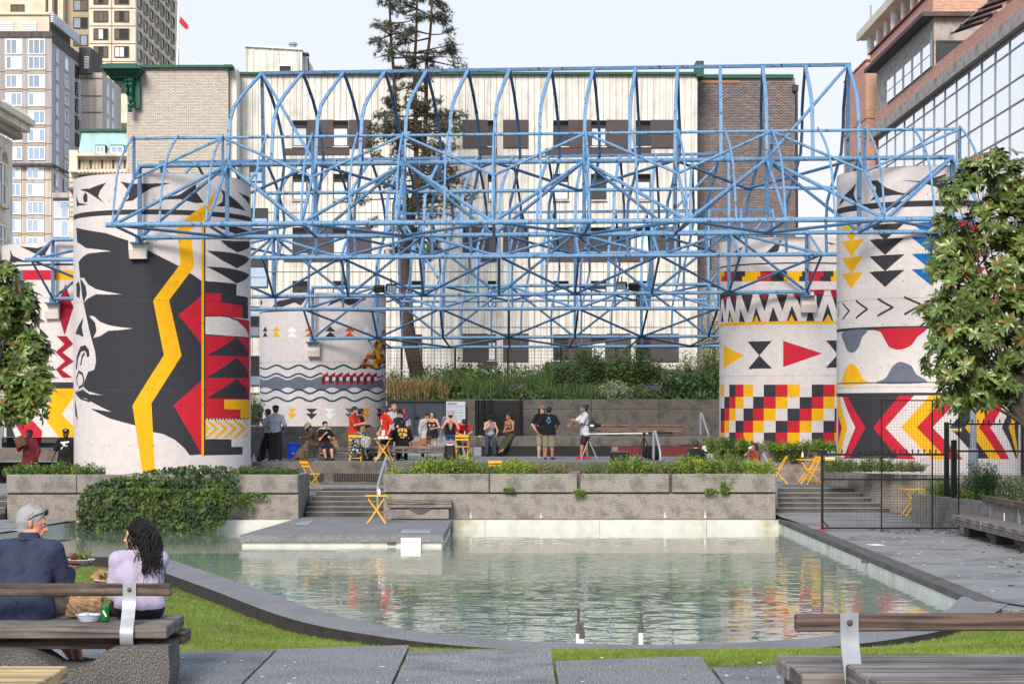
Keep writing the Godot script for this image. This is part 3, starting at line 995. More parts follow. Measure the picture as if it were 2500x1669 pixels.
func build_far_city() -> void:
	var front:=Basis()
	var side:=Basis(Vector3.UP,PI/2)
	# ---------------- grey residential tower
	var a:=thing("grey_tower","grey concrete apartment tower with paired pale windows and stained parapet","building")
	pblock("wall",-80,77,125,402,330,22,M.tower_grey,a)
	pblock("wall",-80,402,124,720,330.6,21,M.tower_buff,a)
	pblock("ledge",-80,398,127,404,329.4,22,M.soot,a)
	pblock("parapet",-80,76,126,90,329.7,22.5,M.soot,a)
	var ax:=(125.0 - PX)*330.0/F
	for r in [[95,133],[137,170],[182,215],[226,259],[270,303],[314,347],[358,391],[407,437],[447,479],[491,523],[535,567],[578,610]]:
		for c in [[-42,-2],[13,54],[68,110]]:
			var x0:float=c[0] - (3.0 if r[0] > 400 else 0.0)
			var x1:float=c[1] - (3.0 if r[0] > 400 else 0.0)
			var p:=at((x0+x1)/2,(r[0]+r[1])/2.0,330.0 if r[0] < 400 else 330.6)
			window_at(a,front,p+Vector3(0,0,0.1),(x1 - x0)*330/F,(r[1] - r[0])*330/F,3,1,M.frame_white,[M.window_glass,M.curtain,M.window_glass],0.16,0.12)
			if r[0] > 140:
				pblock("spandrel",x0,r[0] - 10,x1,r[0] - 2,329.9 if r[0] < 400 else 330.45,0.3,M.tower_grey if int(r[0]) % 2 else M.tower_side,a)
	for k in 12:
		pblock("floor_joint",-80,178+k*44 - 4,125,178+k*44 - 3,329.93 if k < 5 else 330.5,0.2,M.soot,a)
	# its side wall
	for k in 11:
		var y:=at(0,125+k*43.7,330).y
		for dd in [[333.5,0.9],[340.5,1.6],[348.5,1.4]]:
			window_at(a,side,Vector3(ax+0.1,y - dd[1]*0.2,-dd[0]),dd[1]*1.6,2.1,1,1,M.frame_white if dd[0] < 345 else M.frame_dark,[M.window_glass] if dd[0] < 345 else [M.dark_glass],0.16,0.12)
	bx("side_stain",Vector3(ax+0.06,61.0,-341),Vector3(0.1,1.6,21.5),M.soot,a)
	# roof house and louvres
	pblock("roof_house",-80,34,119,77,334,15,M.tower_cream,a)
	pblock("roof_slab",-80,29,121,35,333.6,16,M.tower_cream,a)
	for c in [[-30,32],[50,88]]:
		for k in 6:
			pblock("louvre_slat",c[0],53+k*4,c[1],55.5+k*4,333.8,0.3,M.frame_white,a)
	bx("roof_house_side",Vector3((119 - PX)*334/F+0.1,63.6,-341.5),Vector3(0.15,3.2,14.6),M.soot,a)
	for k in 5:
		bx("louvre_slat",Vector3(ax - 0.2,63.6+k*0.33,-341),Vector3(0.4,0.16,20),M.frame_white,a)
	for k in 16:
		bx("louvre_slat",Vector3(ax+0.12,51.0+k*0.42,-350.3),Vector3(0.2,0.2,2.6),M.frame_white,a)
	# ---------------- lower wing
	var w:=thing("buff_wing","plain buff concrete wing with narrow windows beside the grey tower","building")
	pblock("wall",188,177,248,720,352,17,M.tower_buff,w)
	for y in [190,233,273]:
		pblock("floor_joint",188,y,248,y+1.2,351.8,0.3,M.soot,w)
	var wx:=(248.0 - PX)*352/F
	for k in 4:
		for dd in [356.5,361.0]:
			window_at(w,side,Vector3(wx+0.1,at(0,212+k*42,352).y,-dd),1.7,2.2,1,1,M.frame_white,[M.window_glass],0.16,0.1)
	pblock("stair_tower",192,115,220,178,350.5,10,M.soot,w)
	for k in 8:
		pblock("louvre_slat",204,137+k*4,216,139+k*4,350.3,0.3,M.frame_white,w)
	# ---------------- cream office tower, sunlit warmth put into the stone colour
	var b:=thing("cream_tower","tall cream office tower with grids of bronze windows behind the others","building")
	pblock("wall",217,-120,330,300,420,54,M.tower_cream,b)
	pblock("recessed_bay",150,-120,219,300,427,40,M.tower_side,b)  # darker colour stands for the shade of the setback
	pblock("wall",-80,-120,110,200,424,40,M.tower_cream,b)
	pblock("pier",117,-120,126,200,423,30,M.tower_cream,b)
	pblock("pier",140,-120,153,200,424.5,30,M.tower_cream,b)
	pblock("pier",126,-120,141,200,426,30,M.tower_side,b)
	var pit:=43.3*420/F
	for k in 8:
		var y:=at(0,40.0+43.3*(k - 3),420).y
		for c in [[227,264],[279,314]]:
			window_at(b,front,Vector3((float(c[0]+c[1])/2 - PX)*420/F,y,-419.9),36.0*420/F,27.5*420/F,3,1,M.frame_dark,[M.bronze_glass,M.curtain,M.bronze_glass,M.dark_glass],0.16,0.12)
		window_at(b,front,Vector3((196.0 - PX)*427/F,y,-426.9),36.0*420/F,27.5*420/F,2,1,M.frame_dark,[M.dark_glass,M.bronze_glass,M.window_glass],0.16,0.12)
		window_at(b,front,Vector3((42.0 - PX)*424/F,y+2.0,-423.9),34.0*420/F,27.5*420/F,2,1,M.frame_dark,[M.bronze_glass,M.dark_glass],0.16,0.12)
		pblock("floor_joint",217,19+43.3*(k - 3),330,20.3+43.3*(k - 3),419.9,0.2,M.soot,b)
		for i in 7:
			window_at(b,side,Vector3((330.0 - PX)*420/F+0.15,y,-(423.8+i*6.7)),3.9,2.35,1,1,M.tower_side,[M.bronze_glass,M.dark_glass,M.dark_glass],0.3,0.25)
	pblock("column_joint",271,-120,272.2,300,419.9,0.2,M.soot,b)
	# ---------------- old stone building with a green roof
	var c:=thing("stone_building","old cream stone building with pale green copper roof and carved frieze","building")
	pblock("wall",168,372,330,720,250,12,M.cream_stone,c)
	var roof:=Geo.new()
	var r0:=at(190,376,250)
	var r1:=at(330,376,250)
	var t0:=at(192,320,250)+Vector3(0,0,-1.6)
	var t1:=at(330,320,250)+Vector3(0,0,-1.6)
	roof.quad(r0,r1,t1,t0,Vector3(0,0.3,1))
	roof.quad(t0,t1,t1+Vector3(0,0,-9),t0+Vector3(0,0,-9),Vector3.UP)
	roof.quad(r0,t0,t0+Vector3(0,0,-9),r0+Vector3(0,0,-9),Vector3.LEFT)
	put("roof",roof.done(),M.copper_green,c)
	pblock("roof_ridge",190,314,330,320,251.2,1.0,M.green_metal,c)
	for x in [[233,255],[269,301]]:
		pblock("dormer",x[0] - 1.5,353,x[1]+1.5,376,249.5,2.0,M.green_metal,c)
		window_at(c,front,at((x[0]+x[1])/2.0,365,249.4),(x[1] - x[0])*250.0/F,18*250.0/F,2,1,M.frame_white,[M.window_glass,M.dark_glass],0.12,0.06)
	pblock("corner_pier",168,366,188,420,249.2,2,M.cream_stone,c)
	pblock("cornice",184,374,330,380,248.7,2,M.cream_stone,c)
	pblock("string_course",166,415,330,419,248.8,1,M.cream_stone,c)
	pblock("string_course",166,459,190,465,248.8,1,M.soot,c)
	for k in 13:
		var x:=190.0+k*9.2
		pblock("frieze_niche",x,390,x+5.5,411,249.9,0.2,M.tower_side if k % 3 else M.soot,c)
		var cap:=Geo.new()
		cap.ball(at(x+2,420,248.7),Vector3(0.16,0.16,0.16),5,6)
		put("carved_boss",cap.done(),M.cream_stone,c)
	for x in [[191,209],[217,236]]:
		window_at(c,front,at((x[0]+x[1])/2.0,448,249.9),(x[1] - x[0])*250.0/F,1.9,2,1,M.frame_dark,[M.dark_glass,M.window_glass],0.1,0.06)
	for k in 9:
		pblock("stone_joint",168,432+k*12,186,432.8+k*12,249.9,0.2,M.tower_side,c)
	# glazed stair beside it
	var gs:=thing("glass_annex","narrow glazed annex between the grey tower and the stone building","building")
	pblock("wall",126,470,168,720,300,8,M.tower_grey,gs)
	for k in 5:
		window_at(gs,front,at(149,512+k*46,299.9),36*300/F,40*300/F,2,1,M.frame_white,[M.facade_glass,M.window_glass],0.1,0.08)
	pblock("balcony_rail",128,482,168,490,298.5,0.3,M.frame_dark,gs)
	# ---------------- ornate corner building at the edge
	var o:=thing("ornate_building","ornate sunlit stone building with heavy bracketed cornice and arched windows","building")
	bx("wall",Vector3(-54.2,12.6,-168),Vector3(20,27.8,36),M.cream_stone,o)
	bx("cornice",Vector3(-53.0,27.6,-168),Vector3(20.4,0.55,37.2),M.cream_stone,o)
	bx("cornice",Vector3(-52.7,28.15,-168),Vector3(20.6,0.5,37.8),M.tower_cream,o)
	bx("string_course",Vector3(-54.0,16.9,-168),Vector3(20.2,0.7,36.4),M.cream_stone,o)
	for k in 12:
		bb("cornice_bracket",Vector3(-43.8,26.95,-(186.0 - k*0.95)),Vector3(0.9,0.6,0.5),0.1,M.tower_side,o)
		bb("dentil",Vector3(-43.9,16.35,-(186.0 - k*0.62)),Vector3(0.4,0.4,0.32),0.04,M.cream_stone,o)
		bb("roof_cresting",Vector3(-42.9,28.6,-(186.0 - k*0.8)),Vector3(0.5,0.4,0.5),0.12,M.tower_cream,o)
	for f in [[23.4,2.9,true],[18.6,0.0,false],[13.2,0.0,false],[8.5,0.0,false]]:
		for d in [181.8,177.0]:
			var hh:=3.6 if f[0] > 20 else 2.6
			window_at(o,side,Vector3(-44.15,f[0] - 1.0,-d),2.6,hh,2,2,M.frame_white,[M.dark_glass,M.bronze_glass],0.14,0.1)
			bx("window_sill",Vector3(-44.0,f[0] - 1.0 - hh/2 - 0.15,-d),Vector3(0.6,0.28,3.1),M.cream_stone,o)
			if f[2]:
				var arch:=Geo.new()
				var pa:=PackedVector2Array()
				for i in 13:
					pa.append(Vector2(cos(PI*i/12)*1.6,sin(PI*i/12)*1.3))
				for i in 13:
					pa.append(Vector2(cos(PI*(12 - i)/12)*1.2,sin(PI*(12 - i)/12)*0.9))
				arch.slab(pa,0.5)
				put("window_arch",arch.done(),M.cream_stone,o,Transform3D(side,Vector3(-44.1,f[0]+hh/2 - 1.0,-d)))
	# ---------------- flagpole
	var f:=thing("flagpole","white flagpole with a limp red flag beside the cream tower","flagpole")
	rod("pole",at(432,160,200),at(436,2,200),0.11,M.frame_white,f)
	rod("stay_wire",at(433,112,200),at(482,157,200),0.05,M.frame_white,f)
	var fl:=Geo.new()
	fl.slab(PackedVector2Array([Vector2(0,0),Vector2(0.12,0.55),Vector2(0.75,-0.15),Vector2(0.9,-0.55),Vector2(0.65,-0.7),Vector2(0.25,-0.35)]),0.05)
	put("flag",fl.done(),plain("flag_red",Color(0.72,0.16,0.22),0.8),f,Transform3D(Basis(),at(437,54,200)))
	# ---------------- tan brick building with green cornice
	var t:=thing("tan_brick_building","tan painted brick wall of an old building with a green cornice","building")
	pblock("wall",309,163,557,1005,104.06,14,M.tan_mortar,t)
	var o0:=at(309,640,104)
	var tw:=(557.0 - 309.0)*104/F
	brick_field(t,o0,Vector3.RIGHT,Vector3.UP,tw,(640.0 - 164.0)*104/F,0.20,0.058,0.016,[lin(0.48,0.385,0.285),lin(0.465,0.37,0.275),lin(0.49,0.395,0.29),lin(0.455,0.36,0.27)],M.dark_brick)
	pblock("coping",340,158,560,164,103.7,14.5,M.green_metal,t)
	var k3:=pblock("cornice_crown",258,154,331,160,103.0,3,M.green_metal,t)
	pblock("cornice_crown",244,160,341,166,102.6,3.5,M.green_metal,t)
	pblock("cornice_crown",251,166,339,174,102.9,3,M.green_metal,t)
	pblock("cornice_crown",259,174,336,181,103.1,2.6,M.green_metal,t)
	pblock("cornice_crown",265,181,333,189,103.3,2.4,M.green_metal,t)
	var sof:=Geo.new()
	var sp:=PackedVector2Array()
	for q in [[266,189],[342,189],[342,265],[328,265],[326,240],[306,228],[300,212],[284,204]]:
		var v:=at(q[0],q[1],103.8)
		sp.append(Vector2(v.x,v.y))
	sof.slab(sp,1.2)
	put("cornice_frieze",sof.done(),M.green_metal,t,Transform3D(Basis(),Vector3(0,0,-104.2)))
	var br:=Geo.new()
	for q in [[318,195,9,6],[318,206,7,7],[319,222,5,12],[319,243,6,10],[319,258,8,6],[318,268,5,6]]:
		br.ball(at(q[0],q[1],103.3),Vector3(q[2]*0.02,q[3]*0.02,0.2),6,8)
		br.ball(at(q[0] - 10.0*(1.0 if q[1] < 240 else 0.4),q[1],103.4),Vector3(q[2]*0.013,q[3]*0.018,0.15),6,8)
	put("scroll_bracket",br.done(),M.green_metal,t)
	bx("coping_step",at(566,172,105),Vector3(0.4,0.12,3.0),M.green_metal,t)

func build_white_building() -> void:
	var D:=106.0
	var b:=thing("panelled_building","cream metal-panelled apartment building with brown bands and small windows","building")
	pblock("wall_core",557,181,1703,1005,D+0.1,12,M.cladding_joint,b)
	pblock("side_wall",556,166,577,1005,104.4,3.0,M.cladding,b)
	var x0:=at(570,0,D).x
	var n:=74
	var pw:=(at(1703,0,D).x - x0)/n
	var panel:=BoxMesh.new()
	panel.size = Vector3.ONE
	var g:=Geo.new()
	g.box(Transform3D(),Vector3(0.94,1.0,1.0),0.0)
	g.box(Transform3D(Basis(),Vector3(-0.36,0,0.50)),Vector3(0.07,0.998,0.22),0.0)
	g.box(Transform3D(Basis(),Vector3(0.12,0,0.50)),Vector3(0.04,0.998,0.14),0.0)
	var pm:=g.done()
	for band in [[181,519],[520,664],[665,799],[800,960]]:
		var y1:=at(0,band[0],D).y
		var y0:=at(0,band[1],D).y+0.02
		for i in n:
			put("panel",pm,M.cladding,b,Transform3D(Basis.from_scale(Vector3(pw,y1 - y0,0.05)),Vector3(x0+(i+0.5)*pw,(y0+y1)/2,-D+0.02)))
	pblock("coping",572,175,1706,181,D - 0.3,12.4,M.green_metal,b)
	pblock("parapet_block",1700,148,1719,186,D - 0.35,1.5,M.green_metal,b)
	var frame: Material = M.frame_dark
	var wins:=[[714,750],[813,850],[1005,1030],[1191,1211],[1351,1388],[1443,1480],[1552,1588]]
	for r in 5:
		var y:=294.0+r*130.5
		for w in wins:
			var cx:float=(w[0]+w[1])/2.0
			var ww:float=(w[1] - w[0])*D/F
			var hh:=64.0*D/F
			var c:=at(cx,y+32,D)
			var o:=window_at(b,Basis(),c+Vector3(0,-hh*0.14,0.09),ww,hh*0.72,1,1,frame,[M.facade_glass,M.curtain,M.dark_glass,M.window_glass],0.05,0.05)
			var hop:=put("hopper_pane",box_mesh,M.dark_glass,b,Transform3D(Basis(Vector3.RIGHT,0.5)*Basis.from_scale(Vector3(ww*0.94,hh*0.26,0.03)),c+Vector3(0,hh*0.37,0.12)))
			bx("window_recess",c+Vector3(0,hh*0.36,0.065),Vector3(ww,hh*0.28,0.06),M.black,b)
			bx("window_sill",c+Vector3(0,-hh*0.52,0.12),Vector3(ww*1.1,0.05,0.16),M.cladding,b)
		if r % 2 == 0:
			for q in [[750,813],[851,905],[1129,1190],[1228,1290],[1388,1443],[1481,1540],[1589,1657]]:
				pblock("brown_panel",q[0],y - 2,q[1],y+33,D - 0.15,0.1,M.brown_panel,b)
				pblock("brown_panel",q[0],y+34,q[1],y+66,D - 0.15,0.1,M.brown_panel,b)
			for q in [[692,852],[1168,1212],[1331,1590]]:
				pblock("brown_band",q[0],y+68,q[1],y+83,D - 0.12,0.08,M.brown_panel,b)
	window_at(b,Basis(),at(625,420,D)+Vector3(0,0,0.08),0.66,1.0,1,2,frame,[M.dark_glass,M.window_glass],0.05,0.05)
	for r in 5:
		window_at(b,Basis(),at(622,545+r*120,D)+Vector3(0,0,0.08),1.3,1.5,1,3,frame,[M.dark_glass,M.window_glass,M.dark_glass],0.05,0.05)
	# roof house
	var h:=thing("roof_house","cream ribbed roof house with one small window on the long roof","building")
	var rg:=Geo.new()
	var pa:=PackedVector2Array()
	for q in [[598,181],[598,112],[737,120],[737,181]]:
		var v:=at(q[0],q[1],112)
		pa.append(Vector2(v.x,v.y))
	rg.slab(pa,6.0)
	put("wall",rg.done(),M.cladding,h,Transform3D(Basis(),Vector3(0,0,-115)))
	for k in 9:
		pblock("rib",600+k*16,116+k*0.9,602+k*16,181,111.95,0.1,M.cladding,h)
	rod("roof_edge",at(597,112,111.9),at(739,120,111.9),0.06,M.frame_white,h)
	window_at(h,Basis(),at(696,168,111.95),0.72,0.42,1,1,M.frame_white,[M.dark_glass],0.06,0.06)
	var v:=Geo.new()
	v.lathe([Vector2(0,0),Vector2(0.18,0),Vector2(0.18,0.25),Vector2(0.26,0.26),Vector2(0.2,0.36),Vector2(0,0.38)],12,false)
	put("roof_vent",v.done(),M.galvanised,h,Transform3D(Basis(),at(715,121,113)))
	pblock("vent_hood",738,128,752,134,112.5,0.6,M.black,h)
	rod("drain_pipe",at(744,132,112.6),at(746,178,112.6),0.05,M.galvanised,h)
	rod("drain_pipe",at(752,140,112.8),at(754,178,112.8),0.04,M.frame_dark,h)
	# dark brick stair tower
	var t:=thing("brick_tower","dark clinker brick tower with pale mortar and green capping","building")
	var td:=108.0
	pblock("wall",1704,190,1943,1005,td+0.04,5,M.pale_mortar,t)
	var o0:=at(1704,700,td)
	brick_field(t,o0,Vector3.RIGHT,Vector3.UP,(1943.0 - 1704.0)*td/F,(700.0 - 196.0)*td/F,0.205,0.052,0.030,[lin(0.045,0.035,0.042),lin(0.06,0.045,0.05),lin(0.035,0.03,0.036),lin(0.075,0.045,0.046),lin(0.05,0.04,0.048),lin(0.12,0.062,0.055)],M.dark_brick)
	pblock("capping",1701,181,1938,190,td - 0.2,5.4,M.green_metal,t)
	pblock("sill_course",1712,196,1808,202,td - 0.08,0.1,plain("buff_course",Color(0.62,0.47,0.38),0.9),t)
	rod("down_pipe",at(1945,214,td - 0.1),at(1946,560,td - 0.1),0.07,M.frame_dark,t)
	bx("hopper_head",at(1942,215,td - 0.1),Vector3(0.3,0.3,0.3),M.frame_dark,t)

func build_red_building() -> void:
	var b:=thing("red_brick_building","red brick and concrete block with a long glazed wall above the tree","building")
	var X:=22.0
	var tones:=[lin(0.50,0.145,0.085),lin(0.55,0.17,0.10),lin(0.45,0.13,0.085),lin(0.52,0.18,0.115),lin(0.40,0.12,0.08)]
	var out:=Basis(Vector3.UP,-PI/2)
	bx("wall",Vector3(X+9,10.0,-106),Vector3(18,22.3,50),M.red_brick,b)
	brick_field(b,Vector3(X - 0.01,20.25,-131),Vector3(0,0,1),Vector3.UP,50,0.95,0.22,0.062,0.014,tones,M.red_brick_piece)
	bx("concrete_band",Vector3(X - 0.12,19.9,-106),Vector3(0.5,0.62,50.2),M.facade_concrete,b)
	# glazing
	var d:=80.5
	var rows:=[19.55,18.9,17.5,16.45,15.2,13.9,12.6,11.2]
	var k:=0
	while d < 129.0:
		for j in rows.size() - 1:
			var h:float=rows[j] - rows[j+1]
			var tilt:=Basis(Vector3.UP,rnd(-0.004,0.004))*Basis(Vector3.RIGHT,rnd(-0.004,0.004))
			put("pane",box_mesh,M.facade_glass,b,Transform3D(out*tilt*Basis.from_scale(Vector3(2.84,h - 0.03,0.03)),Vector3(X - 0.05,rows[j] - h/2,-(d+1.44))))
			bx("transom",Vector3(X - 0.07,rows[j+1],-(d+1.44)),Vector3(0.05,0.08,2.78),M.mullion,b)
		bx("mullion",Vector3(X - 0.075,15.4,-d),Vector3(0.07,8.3,0.10),M.mullion,b)
		d += 2.88
		k += 1
	# upper storey
	bx("upper_wall",Vector3(X+6,23.1,-121.6),Vector3(12,3.9,18),M.facade_concrete,b)
	bx("upper_window_band",Vector3(X - 0.02,21.85,-119.5),Vector3(0.1,1.36,13.7),M.frame_dark,b)
	for i in 5:
		for j in 2:
			put("pane",box_mesh,M.facade_glass,b,Transform3D(out*Basis.from_scale(Vector3(2.6,0.6,0.03)),Vector3(X - 0.1,21.52+j*0.66,-(114.0+i*2.74))))
		bx("mullion",Vector3(X - 0.12,21.85,-(112.7+i*2.74)),Vector3(0.1,1.4,0.16),M.mullion,b)
	bx("soffit",Vector3(X+5.6,23.85,-121.6),Vector3(12.6,0.22,19),M.soot,b)
	bx("parapet",Vector3(X+5.9,24.5,-122.2),Vector3(12,1.1,20),M.red_brick,b)
	brick_field(b,Vector3(X - 0.12,23.98,-132),Vector3(0,0,1),Vector3.UP,19.8,1.06,0.22,0.062,0.014,tones,M.red_brick_piece)
	bx("parapet_cap",Vector3(X+5.9,25.1,-122.2),Vector3(12.3,0.1,20.3),M.red_brick,b)
	# near end of the upper storey, facing the plaza; sunlight put into brick colours
	brick_field(b,Vector3(X - 0.1,23.98,-112.18),Vector3.RIGHT,Vector3.UP,8,1.06,0.22,0.062,0.014,[lin(0.56,0.21,0.11),lin(0.60,0.24,0.13)],M.red_brick_piece)
	window_at(b,Basis(),Vector3(X+1.3,21.85,-112.5),2.4,1.3,2,1,M.frame_dark,[M.dark_glass,M.facade_glass],0.1,0.08)
	plain("awning_glass",Color(0.66,0.78,0.82),0.15)
	# glass awning on brackets
	for i in 6:
		var z:=-(94.6+i*2.1)
		put("awning_pane",box_mesh,M.awning_glass,b,Transform3D(Basis(Vector3.BACK,0.32)*Basis.from_scale(Vector3(1.5,0.04,1.95)),Vector3(X+0.45,22.1,z)))
		bar("awning_bracket",Vector3(X+1.2,22.3,z - 1.05),Vector3(X - 0.4,21.75,z - 1.05),0.10,0.16,M.frame_dark,b)
	# turret at the far end
	var t:=thing("brick_turret","square red brick turret with orange light coloured into its front, beside the glazed building","building")
	bx("wall",Vector3(24.5,12.0,-139.0),Vector3(5,26.1,9),M.red_brick,t)
	brick_field(t,Vector3(22.0,14.0,-134.48),Vector3.RIGHT,Vector3.UP,2.4,11,0.22,0.062,0.014,[lin(0.60,0.22,0.11),lin(0.64,0.25,0.13),lin(0.55,0.20,0.10)],M.red_brick_piece)  # front bricks tinted orange, sunlight put into their colours
	brick_field(t,Vector3(21.98,14.0,-143.4),Vector3(0,0,1),Vector3.UP,8.8,11,0.22,0.062,0.014,tones,M.red_brick_piece)
	for y in [21.4,18.0,15.6]:
		bx("course_joint",Vector3(24.5,y,-139.0),Vector3(5.12,0.06,9.12),M.soot,t)
	bx("parapet_cap",Vector3(24.5,25.1,-139.0),Vector3(5.1,0.12,9.1),M.red_brick,t)
	# roof plant, yellow sunlight put into its cream colour
	var r:=thing("roof_plant","sunlit rooftop plant room with pale pipes and overhanging roof slab","roof plant")
	bx("plant_wall",Vector3(29.5,26.6,-128),Vector3(8,3.6,34),M.tower_cream,r)
	bx("roof_slab",Vector3(28.5,28.7,-128),Vector3(10,0.4,38),M.tower_cream,r)
	bx("slab_edge",Vector3(23.45,28.75,-128),Vector3(0.12,0.55,38.2),M.tower_cream,r)
	for i in 9:
		var z:=-(145.5 - i*3.1)
		rod("post",Vector3(24.1,24.9,z),Vector3(24.1,28.5,z),0.16 if i % 3 else 0.26,M.frame_white,r)
		rod("pipe",Vector3(24.3,25.6+(i % 2)*1.1,z),Vector3(24.3,25.6+(i % 2)*1.1,z+2.6),0.12,M.frame_white,r)
		rod("elbow_pipe",Vector3(24.2,27.4,z+0.8),Vector3(25.8,26.6,z+1.4),0.16,M.tower_cream,r)
	rod("rail",Vector3(23.6,26.2,-146),Vector3(23.6,26.2,-133),0.05,M.frame_white,r)
	for i in 4:
		rod("antenna",Vector3(23.7,28.9,-(143.0 - i*6)),Vector3(23.7,30.2 - 0.2*i,-(143.0 - i*6)),0.06,M.galvanised,r)

# ================================================================ painted concrete drums
const DRUM_R:=2.67
var paint:={"W": Color(0.815,0.785,0.785),"K": Color(0.20,0.205,0.235),"R": Color(0.74,0.13,0.20),"D": Color(0.60,0.09,0.18),"Y": Color(0.89,0.665,0.07),"B": Color(0.04,0.39,0.68),"S": Color(0.39,0.415,0.49),"O": Color(0.82,0.36,0.13),"L": Color(0.90,0.90,0.92),"N": Color(0.05,0.27,0.33),"B2": Color(0.06,0.27,0.42)}
const MW:=2048
const MH:=1024

# angles in tenths of a degree and heights in centimetres become texels of the unrolled drum
func texel(a: float,h: float,low: float,high: float) -> Vector2:
	return Vector2((a/3600.0+0.5)*MW,(high - h)/(high - low)*MH)

func fill(im: Image,low: float,high: float,colour: String,list: Array) -> void:
	var pts:=PackedVector2Array()
	for i in range(0,list.size(),2):
		pts.append(texel(list[i],list[i+1],low,high))
	fill_texels(im,colour,pts)

func fill_texels(im: Image,colour: String,pts: PackedVector2Array) -> void:
	var c: Color = paint[colour]
	var y0:=100000.0
	var y1:=-100000.0
	for p in pts:
		y0 = minf(y0,p.y)
		y1 = maxf(y1,p.y)
	var n:=pts.size()
	for y in range(maxi(0,int(y0)),mini(MH,int(y1)+1)):
		var yy:=y+0.5
		var xs:=[]
		for i in n:
			var a:=pts[i]
			var b:=pts[(i+1) % n]
			if (a.y <= yy) != (b.y <= yy):
				xs.append(a.x+(yy - a.y)/(b.y - a.y)*(b.x - a.x))
		xs.sort()
		for k in range(0,xs.size() - 1,2):
			var x0:=int(round(xs[k]))
			var x1:=int(round(xs[k+1]))
			if x1 > x0:
				im.fill_rect(Rect2i(x0,y,x1 - x0,1),c)

# the same with a curve drawn through the points
func fillc(im: Image,low: float,high: float,colour: String,list: Array) -> void:
	var pts:=PackedVector2Array()
	var n:=list.size()/2
	for i in n:
		var q:=[]
		for k in [-1,0,1,2]:
			var j: int = (i+k+n) % n
			q.append(texel(list[j*2],list[j*2+1],low,high))
		for k in 6:
			pts.append(q[1].cubic_interpolate(q[2],q[0],q[3],k/6.0))
	fill_texels(im,colour,pts)

func stroke(im: Image,low: float,high: float,colour: String,width: float,list: Array) -> void:
	var pts:=[]
	for i in range(0,list.size(),2):
		pts.append(texel(list[i],list[i+1],low,high))
	var w:=width/(high - low)*MH*0.5
	for i in pts.size() - 1:
		var a: Vector2 = pts[i]
		var b: Vector2 = pts[i+1]
		var d:=(b - a).normalized()
		var nrm:=Vector2(-d.y,d.x)*w
		var e:=d*w*0.5
		fill_texels(im,colour,PackedVector2Array([a - e+nrm,b+e+nrm,b+e - nrm,a - e - nrm]))

func ring(im: Image,low: float,high: float,colour: String,h: float,width: float) -> void:
	var y:=(high - h)/(high - low)*MH
	var w:=width/(high - low)*MH
	im.fill_rect(Rect2i(0,int(y - w/2),MW,maxi(1,int(round(w)))),paint[colour])

# the weathering of painted board-marked concrete: pits, faint seams and thin runs
func weather(im: Image,r: RandomNumberGenerator) -> void:
	for i in 900:
		var x:=r.randi_range(0,MW - 4)
		var y:=r.randi_range(0,MH - 4)
		var c:=im.get_pixel(x,y)
		im.fill_rect(Rect2i(x,y,r.randi_range(1,3),r.randi_range(1,3)),c.darkened(r.randf_range(0.12,0.4)))
	for row in 7:
		for col in 24:
			var hx:=col*MW/24+20+row % 2*9
			var hy:=90+row*138
			im.fill_rect(Rect2i(hx,hy,4,4),im.get_pixel(hx,hy).darkened(0.45))
	for i in 230:
		var x:=r.randi_range(0,MW - 4)
		var y:=r.randi_range(0,MH - 290)
		var k:=r.randf_range(0.02,0.085)
		for j in r.randi_range(30,280):
			im.set_pixel(x,y+j,im.get_pixel(x,y+j).darkened(k))
			im.set_pixel(x+1,y+j,im.get_pixel(x+1,y+j).darkened(k*0.6))

func drum(label: String,xc: float,d: float,low: float,high: float,joints: Array,im: Image,corbel_x: float,corbel_y: float,corbel_s: float) -> Node3D:
	weather(im,rng)
	var m:=StandardMaterial3D.new()
	m.resource_name = "mural_paint"
	m.albedo_texture = ImageTexture.create_from_image(im)
	m.roughness = 0.75
	m.metallic_specular = 0.35
	m.detail_enabled = true
	m.detail_albedo = T["chalk_soft"]
	m.detail_blend_mode = BaseMaterial3D.BLEND_MODE_MUL
	m.detail_uv_layer = BaseMaterial3D.DETAIL_UV_2
	m.uv2_triplanar = true
	m.uv2_world_triplanar = true
	m.uv2_scale = Vector3.ONE*0.3
	m.heightmap_enabled = true
	m.heightmap_texture = T["grit"]
	m.heightmap_scale = 0.35
	m.heightmap_enabled = false
	var c:=Vector3((xc - PX)*d/F,0,-d)
	var t:=thing("painted_drum",label,"concrete tower",c,0.0,"painted concrete drums carrying the blue canopy")
	var cuts:=[low]+joints+[high]
	for i in cuts.size() - 1:
		put("drum_section",drum_section(cuts[i],cuts[i+1],low,high),m,t)
		if i > 0:
			var g:=Geo.new()
			g.lathe([Vector2(DRUM_R - 0.025,cuts[i] - 0.03),Vector2(DRUM_R - 0.025,cuts[i]+0.03)],96)
			put("joint",g.done(),M.soot,t)
	var top:=Geo.new()
	top.lathe([Vector2(DRUM_R - 0.012,high),Vector2(DRUM_R - 0.3,high+0.002),Vector2(DRUM_R - 0.3,high - 0.6),Vector2(0,high - 0.6)],64,false)
	put("rim",top.done(),M.warm_concrete,t)
	# the block that carries the truss end
	var p:=at(corbel_x,corbel_y,d - sqrt(DRUM_R*DRUM_R - pow((corbel_x - xc)*d/F,2.0)))
	var g:=Geo.new()
	var s:=corbel_s
	var pts:=PackedVector2Array([Vector2(-0.5,0.26),Vector2(0.42,0.26),Vector2(0.42,-0.04),Vector2(0.30,-0.30),Vector2(-0.5,-0.30)])
	g.slab(pts,s)
	put("corbel",g.done(),plain("corbel_paint",Color(0.90,0.86,0.83),0.85),t,Transform3D(Basis(Vector3.UP,-PI/2),Vector3(p.x,p.y,p.z) - c))
	return t

